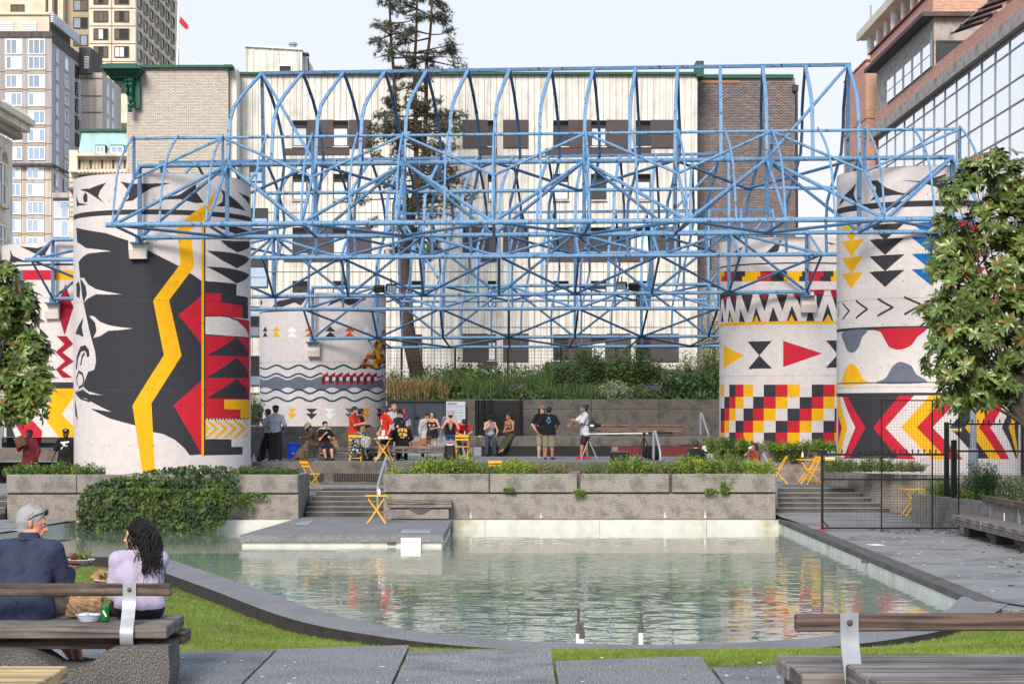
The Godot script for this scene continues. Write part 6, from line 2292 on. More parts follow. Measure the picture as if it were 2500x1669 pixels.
	for strand in [[600,1208,640],[615,1208,655],[570,1205,650],[585,1212,600],[609,1212,616]]:
		for i in 70:
			var s2:=rng.randf()
			var q:=Vector2(lerpf(strand[0] - 25,strand[2],s2),strand[1]+rnd(-5,6)+(s2*40*rng.randf() if strand[2] < 620 else 0.0))
			xfs.append(Transform3D(random_basis(Vector3(0,-0.6,0.4),0.5)*Basis.from_scale(Vector3.ONE*rnd(0.5,0.9)),at(q.x,q.y,57.68 - rnd(0,0.06))))
			tints.append(tint(mid,0.3))
	scatter("leaves",il,M.matte_leaf,xfs,tints,ivy)
	# right-hand beds
	clump("trailing_plant","trailing plants on the planter wall at the stair end below the checkered drum","plant",1712,1830,1100,1062,66.0,s,[mid,deep,bright],120,22,0.5)
	clump("trailing_plant","trailing plants in the middle of the wall below the checkered drum","plant",1820,1940,1100,1074,66.0,s,[mid,bright],120,20,0.5)
	clump("trailing_plant","trailing plants on the wall where the two right drums meet","plant",1930,2052,1100,1070,66.0,s,[bright,mid],120,20,0.5)
	for q in [[1750,1105,"behind the yellow chair backs"],[1800,1108,"behind the drinking woman"],[1905,1112,"behind the side-on yellow chair"],[1945,1115,"behind the pump bottle"]]:
		clump("hanging_weed","green strand hanging down the wall %s" % q[2],"plant",q[0] - 16,q[0]+16,q[1]+12,q[1] - 20,65.9,s,[mid,bright],24,16,0.5,"strands hanging on the checkered drum's planter wall",0.05)
	clump("bed_plant","weedy plants behind the gate on the curved planter wall","plant",2010,2110,1152,1116,59.4,n,[mid,deep,olive],100,22,0.35)
	clump("bed_plant","tall thin weeds in front of the black bow shape on the right drum","plant",2100,2180,1152,1108,59.0,n,[mid,deep],80,22,0.3)
	clump("bed_plant","wispy dark weeds at the end of the curved planter wall","plant",2170,2255,1152,1122,58.7,n,[deep,olive],70,18,0.4)
	clump("bed_shrub","leafy green weeds at the end of the low planter wall","shrub",2270,2350,1225,1160,55.6,s,[mid,bright],90,22,0.35)
	clump("bed_shrub","dark upright bush beside the lamp post","shrub",2362,2445,1216,1120,53.5,n,[deep,mid],100,36,0.2)
	clump("bed_shrub","bright bush with pale flowers at the picture's edge above the timber bench","shrub",2440,2520,1235,1150,51.0,s,[bright,mid,Color(0.4,0.4,0.36)],120,26,0.3)
	clump("bed_shrub","low weeds along the planter edge behind the timber backrest","shrub",2330,2450,1228,1192,53.0,s,[mid,bright],90,18,0.4)
	# fallen leaves
	var lf:=leaf_mesh(0.13,0.08,0.2,0.5)
	xfs = []
	tints = []
	for i in 170:
		var p:=Vector3(rnd(8.6,11.0),0.012,-rnd(50.6,52.2)) if i < 90 else Vector3(rnd(10.2,11.0),0.012,-rnd(40,51))
		if i > 150:
			p = Vector3(rnd(7.6,10.5),0.012,-rnd(34,50))
		xfs.append(Transform3D(Basis(Vector3.UP,rng.randf()*TAU)*Basis(Vector3.RIGHT,-PI/2+rnd(-0.4,0.4))*Basis.from_scale(Vector3.ONE*rnd(0.7,1.4)),p))
		tints.append(tint([Color(0.16,0.07,0.035),Color(0.22,0.11,0.05),Color(0.11,0.06,0.04)][i % 3],0.3))
	tag(scatter("fallen_leaves",lf,M.matte_leaf,xfs,tints),"dry brown leaves scattered on the paving below the gate and bench","fallen leaves")

func build_magnolias() -> void:
	magnolia("magnolia_tree","broad glossy magnolia crown overlapping the tall drum with stacked triangles",at(2560,1290,47.0),47.0,[[2395,430,60,55],[2470,440,70,80],[2330,470,45,40],[2440,540,90,70],[2350,590,75,60],[2330,640,60,55],[2460,640,90,90],[2360,710,80,70],[2310,760,45,70],[2460,770,90,90],[2370,820,90,80],[2480,860,60,60],[2330,890,55,60],[2390,930,75,70],[2320,960,50,55],[2430,950,55,45],[2365,985,50,30],[2290,830,25,45],[2285,650,26,30],[2268,885,22,28],[2310,545,28,26],[2360,425,30,26],[2425,392,32,24],[2272,765,24,26],[2520,560,60,120]],11500,1)
	magnolia("magnolia_tree","dark glossy magnolia crown at the edge beside the half hidden drum",at(-60,1290,46.0),46.0,[[10,690,45,50],[40,730,45,45],[25,790,60,60],[60,850,50,50],[20,890,70,60],[85,915,45,45],[40,960,70,45],[105,950,35,35],[75,1000,45,25],[10,1000,55,40],[0,750,50,80]],5600,2)

func magnolia(called: String,label: String,foot: Vector3,d: float,lobes: Array,n: int,seed_: int) -> void:
	var t:=thing(called,label,"tree",foot)
	var g:=Geo.new()
	var cen:=Vector3.ZERO
	for l in lobes:
		cen += at(l[0],l[1],d) - foot
	cen /= lobes.size()
	var fork:=Vector3(cen.x*0.25,2.2,0)
	g.tube([Vector3.ZERO,fork*0.5,fork,Vector3(cen.x*0.4,3.4,0)],[0.17,0.14,0.12,0.08],9)
	put("trunk",g.done(),M.grey_bark,t)
	var leaf:=leaf_mesh(0.215,0.084,0.16,0.28)
	var front:=[]
	var xfs:=[]
	var tints:=[]
	var kid_xf:=[]
	for l in lobes:
		var c:=at(l[0],l[1],d) - foot+Vector3(0,0,rnd(-0.7,0.5))
		var lg:=Geo.new()
		lg.tube(smooth_path([fork,fork.lerp(c,0.5)+Vector3(0,0.15,0),c],5),[0.035,0.03,0.025,0.02,0.015,0.01],6,false)
		put("branch",lg.done(),M.grey_bark,t)
	var gap:=FastNoiseLite.new()
	gap.seed = seed_
	gap.frequency = 0.9
	var total:=0.0
	for l in lobes:
		total += l[2]*l[3]
	for l in lobes:
		var c:=at(l[0],l[1],d) - foot+Vector3(0,0,rnd(-0.5,0.5))
		var r:=Vector3(l[2],l[3],(l[2]+l[3])*0.5)*d/F
		var rosettes:=int(n*l[2]*l[3]/total/8.0)
		for k in rosettes:
			var dir:=Vector3(rnd(-1,1),rnd(-1,1),rnd(-0.9,1.0)).normalized()
			var rad:=pow(rng.randf(),0.4)
			var p:=c+dir*r*rad*rnd(0.8,1.12)
			if gap.get_noise_3dv(p*1.6) > 0.22:
				continue
			var axis:=(dir+Vector3(0,0.55,0.2)).normalized()
			var side:=axis.cross(Vector3(0.3,0.2,0.9)).normalized()
			var other:=axis.cross(side)
			var tone:=rnd(0.75,1.2)
			var rusty:=rng.randf() < 0.13
			for j in 8:
				var a:=TAU*j/8.0+rnd(-0.3,0.3)
				var radial:=side*cos(a)+other*sin(a)
				var up:=(radial*rnd(0.75,1.1)+axis*rnd(0.15,0.8)).normalized()
				var z:=(axis - up*axis.dot(up)).normalized()
				var x:=up.cross(z).normalized()
				var s:=rnd(0.75,1.2)
				var xf:=Transform3D(Basis(x,up,z)*Basis.from_scale(Vector3.ONE*s),p+radial*0.01)
				xfs.append(xf)
				var col:=Color(0.088*tone,0.135*tone,0.028*tone)
				if rusty and j < 4:
					col = Color(0.17*tone,0.10*tone,0.03*tone)
				elif rng.randf() < 0.2:
					col = Color(0.20*tone,0.27*tone,0.08*tone)
				tints.append(tint(col,0.15))
	# the nearest leaves as pieces of their own, the rest together
	var order:=range(xfs.size())
	order.sort_custom(func(a,b): return xfs[a].origin.z > xfs[b].origin.z)
	var mats:=[]
	for c in [Color(0.33,0.42,0.19),Color(0.37,0.46,0.20),Color(0.42,0.49,0.25),Color(0.29,0.37,0.16),Color(0.45,0.35,0.17)]:
		var lm: StandardMaterial3D = M.leaf.duplicate()
		lm.vertex_color_use_as_albedo = false
		lm.albedo_color = c
		mats.append(lm)
	var rest_x:=[]
	var rest_t:=[]
	for i in order.size():
		var k: int = order[i]
		if i < 290:
			put("leaf",leaf,mats[k % 5],t,xfs[k])
		else:
			rest_x.append(xfs[k])
			rest_t.append(tints[k])
	scatter("foliage",leaf,M.leaf,rest_x,rest_t,t)

# ================================================================ fences, gate, lamp post
func wire_mesh(parent: Node,x0: float,x1: float,y0: float,y1: float,z: float,step: float,w: float) -> void:
	var g:=Geo.new()
	var nx:=int((x1 - x0)/step)
	var ny:=int((y1 - y0)/step)
	for i in nx+1:
		g.box(Transform3D(Basis(),Vector3(x0+(x1 - x0)*i/nx,(y0+y1)/2,z)),Vector3(w,y1 - y0,w))
	for j in ny+1:
		g.box(Transform3D(Basis(),Vector3((x0+x1)/2,y0+(y1 - y0)*j/ny,z+w)),Vector3(x1 - x0,w,w))
	stuff(put("wire_mesh",g.done(),M.fence_black,parent))

func finials(parent: Node,x0: float,x1: float,y: float,z: float,step: float) -> void:
	var one:=Geo.new()
	one.lathe([Vector2(0.011,0),Vector2(0.011,0.03),Vector2(0.028,0.055),Vector2(0.014,0.085),Vector2(0.0,0.13)],8,false)
	var m:=one.done()
	var n:=int((x1 - x0)/step)
	for i in n+1:
		put("finial",m,M.fence_black,parent,Transform3D(Basis(),Vector3(x0+(x1 - x0)*i/n,y,z)))

func notice(parent: Node,c: Vector3,w: float,h: float,upright:=false) -> void:
	bx("sign_board",c,Vector3(w,h,0.012),M.white,parent)
	if upright:
		bx("sign_band",c+Vector3(-w*0.22,0,0.009),Vector3(w*0.42,h*0.98,0.008),M.yellow_metal,parent)
		bx("sign_band",c+Vector3(w*0.38,0,0.009),Vector3(w*0.2,h*0.98,0.008),M.black,parent)
	else:
		bx("sign_band",c+Vector3(0,-h*0.3,0.009),Vector3(w*0.98,h*0.4,0.008),M.yellow_metal,parent)
		bx("sign_band",c+Vector3(0,h*0.36,0.009),Vector3(w*0.98,h*0.26,0.008),plain("sign_green",Color(0.12,0.30,0.22),0.6),parent)
		for i in 5:
			bx("sign_mark",c+Vector3((i - 2)*w*0.16,-h*0.3,0.015),Vector3(w*0.09,h*0.12,0.004),M.black,parent)

func build_fences() -> void:
	var D:=52.0
	var p:=at(2008,1293,D)
	var x0:=p.x
	var x1:=at(2316,0,D).x
	var top:=at(0,1107,D).y
	var g:=thing("wire_gate","open black wire-mesh gate with spiked top rail standing at the pool's corner","gate")
	bb("gate_post",Vector3(x0,top/2+0.02,-D),Vector3(0.06,top+0.04,0.06),0.008,M.fence_black,g)
	for y in [top - 0.02,at(0,1170,D).y,0.06]:
		bb("rail",Vector3((x0+x1)/2,y,-D),Vector3(x1 - x0,0.035 if y < top - 0.1 else 0.05,0.035),0.006,M.fence_black,g)
	wire_mesh(g,x0+0.03,x1,0.08,top - 0.04,-D,0.062,0.0042)
	finials(g,x0+0.05,x1 - 0.3,top,-D,0.14)
	for c in [[0.12,top - 0.14],[0.12,0.16]]:
		bar("corner_brace",Vector3(x0+0.02,c[1]+(-0.08 if c[1] > 1 else 0.08),-D),Vector3(x0+0.15,c[1]+(0.10 if c[1] > 1 else -0.08),-D),0.03,0.03,M.fence_black,g)
	notice(g,at(2027,1118,D - 0.08),0.23,0.11)
	var f:=thing("mesh_panel","tall thin black mesh fence panel standing behind the gate","fence")
	var d2:=52.25
	var ya:=at(0,977,d2).y
	for x in [2153,2277,2342]:
		bb("post",Vector3(at(x,0,d2).x,ya/2,-d2),Vector3(0.035,ya,0.035),0.004,M.fence_black,f)
	for y in [ya,1.25,0.05]:
		bb("rail",Vector3((at(2153,0,d2).x+at(2342,0,d2).x)/2,y,-d2),Vector3(1.9,0.03,0.03),0.004,M.fence_black,f)
	wire_mesh(f,at(2154,0,d2).x,at(2342,0,d2).x,0.06,ya - 0.02,-d2+0.02,0.07,0.0042)
	notice(f,at(2324,996,d2 - 0.08),0.11,0.23,true)
	var c:=thing("spiked_fence","black spiked mesh fence running off behind the bush and lamp post","fence")
	var d3:=55.0
	var yb:=at(0,1035,d3).y
	var yc:=at(0,1224,d3).y
	var xa:=at(2322,0,d3).x
	bb("post",Vector3(at(2312,0,d3).x,(yb+yc)/2,-d3),Vector3(0.12,yb - yc+0.1,0.12),0.012,M.fence_black,c)
	bb("post",Vector3(at(2330,0,53.0).x,1.1,-53.0),Vector3(0.13,2.2,0.13),0.012,M.fence_black,c)
	for y in [yb,at(0,1101,d3).y,yc]:
		bb("rail",Vector3(xa+1.6,y,-d3),Vector3(3.3,0.045,0.045),0.006,M.fence_black,c)
	wire_mesh(c,xa,xa+3.2,yc,yb,-d3,0.066,0.0042)
	finials(c,xa,xa+3.1,yb+0.02,-d3,0.14)
	bb("post",Vector3(at(2497,0,d3).x,1.6,-d3),Vector3(0.06,2.4,0.06),0.008,M.fence_black,c)
	notice(c,at(2335,1048,d3 - 0.1),0.28,0.11)
	var s:=thing("gate_stop","small rust-red gate stop on the kerb at the gate's foot","gate stop",at(2009,1296,51.6))
	bb("foot_plate",Vector3(0,0.015,0),Vector3(0.18,0.03,0.30),0.005,plain("rust_red",Color(0.62,0.28,0.23),0.8),s)
	rod("rod",Vector3(-0.06,0,0.1),Vector3(-0.06,0.28,0.1),0.012,M.rust_red,s)
	var l:=thing("lamp_post","grey metal lamp post rising into the magnolia beside the spiked fence","lamp post",Vector3(at(2377,0,57).x,0.6,-57))
	var pl:=Geo.new()
	pl.lathe([Vector2(0,0),Vector2(0.13,0),Vector2(0.13,1.3),Vector2(0.085,1.32),Vector2(0.075,6.2),Vector2(0,6.2)],20,false)
	put("pole",pl.done(),mat("lamp_grey",Color(0.55,0.58,0.64),0.5,"soft_blotch",1.0),l)
	bb("access_door",Vector3(0,0.7,0.125),Vector3(0.1,0.4,0.02),0.006,M.galvanised,l)
	var hd:=Geo.new()
	hd.lathe([Vector2(0,0),Vector2(0.12,0),Vector2(0.22,0.32),Vector2(0.06,0.46),Vector2(0,0.46)],16,false)
	put("lamp_head",hd.done(),M.frame_white,l,Transform3D(Basis(),Vector3(0,6.2,0)))
	# wire fence behind the bank
	var w:=thing("wire_fence","dark wire-mesh fence between the planted bank and the panelled building","fence")
	var d4:=102.0
	var za:=at(0,848,d4).y
	var zb:=at(0,960,d4).y
	for x in [980,1111,1240,1370,1505]:
		rod("post",Vector3(at(x,0,d4).x,zb - 0.8,-d4),Vector3(at(x,0,d4).x,za,-d4),0.05,M.fence_black,w)
	wire_mesh(w,at(930,0,d4).x,at(1510,0,d4).x,zb - 0.5,za,-d4,0.16,0.012)
	# black fence and dark door in the back wall
	var k:=thing("black_fence","tall black mesh fence screening the back wall behind the seated women","fence")
	for x in [1165,1180,1198,1272]:
		rod("post",at(x,1068,79.0),at(x,976,79.0),0.07 if x < 1200 else 0.05,M.fence_black,k)
	wire_mesh(k,at(1160,0,79).x,at(1276,0,79).x,2.0,at(0,978,79).y,-79.0,0.13,0.012)
	bb("dark_screen",at(1218,1022,79.9),Vector3(1.75,1.35,0.06),0.01,plain("screen_dark",Color(0.17,0.165,0.165),0.9),k)
	var dr:=thing("steel_doors","blue-grey double steel doors in the wall beside the wave-painted drum","door")
	var dm:=plain("door_blue",Color(0.21,0.25,0.31),0.55)
	for q in [[946,1012],[1013,1088]]:
		var a:=at(q[0],1066,79.9)
		var b:=at(q[1],980,79.9)
		bb("door_leaf",(a+b)/2,Vector3(b.x - a.x,b.y - a.y,0.08),0.01,dm,dr)
		bb("door_panel",(a+b)/2+Vector3(0,0.02,0.045),Vector3(b.x - a.x - 0.16,b.y - a.y - 0.2,0.02),0.006,dm,dr)
	bx("lock_plate",at(1017,1018,79.8),Vector3(0.16,0.1,0.04),M.black,dr)
	bx("lintel",at(1017,977,79.8),Vector3(2.3,0.07,0.12),M.frame_dark,dr)
	var stx:=[[[972,1012],[988,995],[989,1010],[980,1022],"O"],[[975,1024],[1003,1009],[992,1024],[980,1030],"V"],[[978,1030],[994,1026],[1000,1048],[984,1040],"V2"],[[958,1002],[972,1012],[974,1022],[964,1016],"Y"]]
	plain("star_o",Color(0.80,0.30,0.16),0.7)
	plain("star_v",Color(0.45,0.18,0.50),0.7)
	plain("star_u",Color(0.26,0.14,0.45),0.7)
	plain("star_y",Color(0.86,0.58,0.18),0.7)
	for q in stx:
		var pp:=PackedVector2Array()
		for i in 4:
			var v:=at(q[i][0],q[i][1],79.8)
			pp.append(Vector2(v.x,v.y))
		var sg:=Geo.new()
		sg.slab(pp,0.006)
		put("painted_star_point",sg.done(),{"O": M.star_o,"V": M.star_v,"V2": M.star_u,"Y": M.star_y}[q[4]],dr,Transform3D(Basis(),Vector3(0,0,-79.8)))
	# the notice board
	var nb:=thing("notice_board","pale blue-white notice board with lines of small print beside the steel doors","notice board")
	var a:=at(1089,1064,79.75)
	var b:=at(1136,980,79.75)
	bb("board",(a+b)/2,Vector3(b.x - a.x,b.y - a.y,0.05),0.006,plain("notice_white",Color(0.80,0.83,0.88),0.6),nb)
	var ink:=plain("ink",Color(0.36,0.38,0.48),0.8)
	var lines:=Geo.new()
	for j in 26:
		if j in [3,8,14]:
			continue
		var x:=-0.32
		while x < 0.28:
			var l2:=rnd(0.03,0.09)
			lines.box(Transform3D(Basis(),Vector3(x+l2/2,0.50 - j*0.042,0)),Vector3(l2,0.012,0.004))
			x += l2+0.015
			if j % 6 == 5 and x > 0:
				break
	put("small_print",lines.done(),ink,nb,Transform3D(Basis(),(a+b)/2+Vector3(0,0,0.028)))
	bx("heading",(a+b)/2+Vector3(-0.12,0.57,0.028),Vector3(0.36,0.035,0.004),M.frame_dark,nb)

# ================================================================ benches
func timber(parent: Node,c: Vector3,s: Vector3,m: Material,called:="plank",yaw:=0.0) -> MeshInstance3D:
	return bb(called,c,s,0.008,m,parent,yaw)

func strap(parent: Node,path: Array,x: float,w: float,m: Material) -> void:
	var g:=Geo.new()
	var p:=smooth_path(path,40)
	var t:=0.012
	for i in p.size() - 1:
		var d: Vector3 = (p[i+1] - p[i]).normalized()
		var n:=Vector3(0,-d.z,d.y)
		var d2: Vector3 = (p[mini(i+2,p.size() - 1)] - p[i+(1 if i+2 < p.size() else 0)]).normalized() if i+2 < p.size() else d
		var n2:=Vector3(0,-d2.z,d2.y)
		var h:=Vector3(w/2,0,0)
		for s in [-1,1]:
			g.quad(p[i] - h+n*t*s*0.5,p[i]+h+n*t*s*0.5,p[i+1]+h+n2*t*s*0.5,p[i+1] - h+n2*t*s*0.5,n*s)
			g.quad(p[i]+h*s+n*t*0.5,p[i]+h*s - n*t*0.5,p[i+1]+h*s - n2*t*0.5,p[i+1]+h*s+n2*t*0.5,Vector3(s,0,0))
	put("steel_strap",g.done(),m,parent,Transform3D(Basis(),Vector3(x,0,0)))

# a park bench along x, seen from behind: origin on the ground at its right or left end
func park_bench(label: String,x0: float,x1: float,d: float,ground: float,straps: Array,yaw: float,backrest: bool,end_mat: Material,pivot: float) -> Node3D:
	var t:=thing("park_bench",label,"bench",Vector3(pivot,ground,-d),yaw)
	var a:=x0 - pivot
	var b:=x1 - pivot
	var cx:=(a+b)/2
	for k in 4:
		timber(t,Vector3(cx,0.395+(k % 2)*0.003,0.10 - k*0.205),Vector3(b - a - 0.01*(k % 2),0.09,0.195),M.weathered_wood if end_mat == null else end_mat,"seat_plank")
	timber(t,Vector3(cx+0.05,0.30,-0.45),Vector3(b - a,0.09,0.30),M.brown_wood,"under_beam")
	timber(t,Vector3(cx,0.30,-0.02),Vector3(b - a - 0.35,0.08,0.16),M.brown_wood,"under_beam")
	if backrest:
		timber(t,Vector3(cx,0.685,0.06),Vector3(b - a+0.02,0.088,0.06),M.brown_wood,"back_rail")
	for x in straps:
		if backrest:
			strap(t,[Vector3(0,0.738,0.105),Vector3(0,0.60,0.115),Vector3(0,0.50,0.165),Vector3(0,0.40,0.225),Vector3(0,0.32,0.215),Vector3(0,0.28,0.16),Vector3(0,0.22,0.155)],x - pivot,0.094,M.galvanised)
			var bolt:=Geo.new()
			bolt.ball(Vector3.ZERO,Vector3(0.016,0.016,0.012),6,10)
			put("bolt",bolt.done(),M.soot,t,Transform3D(Basis(),Vector3(x - pivot,0.69,0.116)))
		bx("steel_foot",Vector3(x - pivot+0.08,0.27,0.02),Vector3(0.2,0.14,0.2),M.black,t)
	return t

func wavy_base(parent: Node,pts: Array,d: float,thick: float,m: Material,base: Vector3) -> void:
	var poly:=PackedVector2Array()
	for q in pts:
		var v:=at(q[0],q[1],d)
		poly.append(Vector2(v.x,v.y))
	var g:=Geo.new()
	g.slab(poly,thick)
	put("concrete_base",g.done(),m,parent,Transform3D(Basis(),Vector3(0,0,-d - thick/2) - base))

func build_benches() -> void:
	# the couple's bench
	var b:=park_bench("timber park bench with the couple sitting on it",-5.6,-2.48,15.22,0.95,[-2.76,-4.55],0.0,true,null,-2.5)
	wavy_base(b,[[410,1577],[300,1577],[270,1582],[247,1596],[225,1616],[200,1627],[172,1632],[130,1630],[105,1612],[80,1596],[50,1586],[-240,1584],[-240,1684],[408,1684],[414,1640]],14.95,0.46,M.pebbled_dark,b.position)
	# the bench at the near right
	var r:=park_bench("timber park bench with a steel strap, cut off at the picture's edge",1.42,4.8,10.92,1.14,[1.68,4.2],0.05,true,null,1.42)
	for x in [1.9,4.1]:
		bb("concrete_base",Vector3(x - 1.42,-0.15,-0.3),Vector3(0.7,0.75,0.5),0.03,M.pebbled_dark,r)
	# two more seats in the very front, only their tops in view
	var f:=park_bench("pale bare-wood bench end in the near corner below the couple",-6.0,-2.67,12.02,0.95,[-3.2],0.0,false,M.pale_wood,-2.67)
	bb("concrete_base",Vector3(-1.0,0.1,-0.3),Vector3(1.2,0.5,0.5),0.03,M.pebbled_dark,f)
	var n:=park_bench("grey slatted bench top in the nearest corner, overlapping the strapped bench",1.34,4.0,7.9,1.45,[2.6],0.06,false,M.weathered_wood,1.34)
	bb("concrete_base",Vector3(1.2,-0.2,-0.3),Vector3(1.2,1.0,0.5),0.03,M.pebbled_dark,n)
	# bench below the handrail
	var s:=thing("stone_bench","timber-topped concrete bench with a curved cut-out beside the steps","bench",at(1024,1265,57.25))
	for k in 3:
		timber(s,Vector3(0,0.44,0.08 - k*0.2),Vector3(1.74,0.10,0.19),M.weathered_wood,"seat_plank")
	timber(s,Vector3(0,0.335,0.0),Vector3(1.74,0.09,0.36),M.weathered_wood,"seat_plank")
	wavy_base(s,[[950,1243],[1095,1243],[1095,1266],[950,1266]],57.1,0.4,M.concrete,s.position)
	var cut:=PackedVector2Array()
	for i in 21:
		var q:=i/20.0
		cut.append(Vector2(lerpf(-0.38,0.42,q),-0.15*(0.5 - 0.5*cos(TAU*q))))
	var cg:=Geo.new()
	cg.slab(cut,0.02)
	put("curved_recess",cg.done(),M.soot,s,Transform3D(Basis(),Vector3(0,0.275,0.165)))
	# benches on the crowd's terrace
	for q in [[905,1128,1089,68.6,"long weathered timber bench loaded with bags and boxes"],[780,905,1092,68.8,"dark timber bench on the crowd's terrace beside the dog"]]:
		var a:=at(q[0],q[2],q[3])
		var e:=at(q[1],q[2],q[3])
		var t:=thing("terrace_bench",q[4],"bench",Vector3((a.x+e.x)/2,1.335,-q[3]))
		var hh:float=a.y - 1.335
		for k in 3:
			timber(t,Vector3(0,hh - 0.05,0.2 - k*0.2),Vector3(e.x - a.x,0.10,0.19),M.weathered_wood,"seat_plank")
		timber(t,Vector3(0,hh - 0.17,0.1),Vector3(e.x - a.x - 0.02,0.10,0.3),M.weathered_wood,"under_beam")
		for sx in [-0.38,0.38]:
			bb("concrete_base",Vector3(sx*(e.x - a.x),(hh - 0.22)/2,-0.05),Vector3(0.5,hh - 0.22,0.4),0.03,M.dark_concrete,t)
	for q in [[1462,1538,"timber bench with orange light painted on its rail against the back wall behind the camera operator"],[1552,1668,"longer timber bench against the back wall near the slanted handrail"]]:
		var a:=at(q[0],1038,78.8)
		var e:=at(q[1],1038,78.8)
		var t:=thing("wall_bench",q[2],"bench",Vector3((a.x+e.x)/2,2.0,-78.8),0.0)
		var om: Material = M.weathered_wood
		timber(t,Vector3(0,0.38,-0.2),Vector3(e.x - a.x,0.10,0.06),om,"back_rail")
		timber(t,Vector3(0,0.24,-0.18),Vector3(e.x - a.x,0.12,0.06),plain("orange_lit_wood",Color(0.60,0.38,0.24),0.8),"back_rail")  # orange light put into this rail's colour
		for k in 2:
			timber(t,Vector3(0,0.20,0.05+k*0.2),Vector3(e.x - a.x,0.08,0.18),om,"seat_plank")
		bb("concrete_base",Vector3(0.05,0.07,0.1),Vector3((e.x - a.x)*0.5,0.16,0.3),0.05,M.dark_concrete,t)
	# timber bench along the planter wall at the right
	var w:=thing("timber_bench","long weathered timber bench with backrest along the low planter wall","bench",Vector3(10.62,0,-50.4))
	for q in [[0.0,3.05,0.0],[3.08,9.8,0.03]]:
		for k in 3:
			timber(w,Vector3(-0.25+k*0.2+q[2],0.415,(q[0]+q[1])/2),Vector3(0.19,0.10,q[1] - q[0]),M.weathered_wood,"seat_plank")
		timber(w,Vector3(-0.25+q[2],0.30,(q[0]+q[1])/2),Vector3(0.19,0.10,q[1] - q[0]),M.weathered_wood,"seat_plank")
		timber(w,Vector3(0.36,0.86,(q[0]+q[1])/2+0.2),Vector3(0.08,0.16,q[1] - q[0] - 0.03),M.brown_wood,"back_rail")
	for z in [0.8,3.6,6.4,9.0]:
		bb("concrete_base",Vector3(0.02,0.12,z),Vector3(0.42,0.26,0.5),0.03,M.dark_concrete,w)
		bb("bracket",Vector3(0.40,0.62,z),Vector3(0.05,0.5,0.10),0.005,M.galvanised,w)
	bb("warning_plate",Vector3(0.392,0.50,2.2),Vector3(0.02,0.22,0.1),0.004,M.white,w)

# ================================================================ yellow folding furniture and handrails
func folding_chair(label: String,p: Vector3,yaw: float) -> Node3D:
	if M.has("chair_proto") == false:
		var c:=thing("folding_chair",label,"chair",p,yaw,"yellow folding bistro chairs")
		var y: Material = M.yellow_metal
		for s in [-0.20,0.20]:
			bar("leg",Vector3(s,0.0,0.24),Vector3(s,0.84,-0.24),0.028,0.018,y,c)
			bar("leg",Vector3(s*0.88,0.0,-0.26),Vector3(s*0.88,0.45,0.19),0.028,0.018,y,c)
		for k in 5:
			bb("seat_slat",Vector3(0,0.455,0.18 - k*0.085),Vector3(0.40,0.022,0.065),0.004,y,c)
		bb("back_slat",Vector3(0,0.79,-0.215),Vector3(0.42,0.075,0.018),0.004,y,c)
		bb("back_slat",Vector3(0,0.68,-0.155),Vector3(0.40,0.06,0.018),0.004,y,c)
		bar("rung",Vector3(-0.2,0.16,0.15),Vector3(0.2,0.16,0.15),0.02,0.014,y,c)
		bar("rung",Vector3(-0.176,0.1,-0.16),Vector3(0.176,0.1,-0.16),0.02,0.014,y,c)
		M["chair_proto"] = c
		return c
	return copy(M.chair_proto,label,p,yaw)

func folding_table(label: String,p: Vector3,yaw: float,top: Material) -> Node3D:
	var t:=thing("folding_table",label,"table",p,yaw,"small folding bistro tables")
	var y: Material = M.yellow_metal
	bb("tabletop",Vector3(0,0.715,0),Vector3(0.58,0.025,0.58),0.008,top,t)
	for s in [-0.2,0.2]:
		bar("leg",Vector3(-0.24,0.0,s),Vector3(0.24,0.70,s),0.024,0.02,y,t)
		bar("leg",Vector3(0.24,0.0,s*0.9),Vector3(-0.24,0.70,s*0.9),0.024,0.02,y,t)
	for x in [-0.235,0.235]:
		bar("rung",Vector3(x,0.04,-0.2),Vector3(x,0.04,0.2),0.02,0.02,y,t)
	return t

func handrail(label: String,path: Array,posts: Array,r:=0.03) -> void:
	var t:=thing("handrail",label,"handrail")
	var g:=Geo.new()
	g.tube(smooth_path(path,24) if path.size() > 2 else path,range(25 if path.size() > 2 else 2).map(func(_i): return r),10)
	put("rail",g.done(),M.galvanised,t)
	for q in posts:
		rod("post",q[0],q[1],r,M.galvanised,t)

func ground_at(x: float,d: float,y: float) -> Vector3:
	return Vector3((x - PX)*d/F,y,-d)

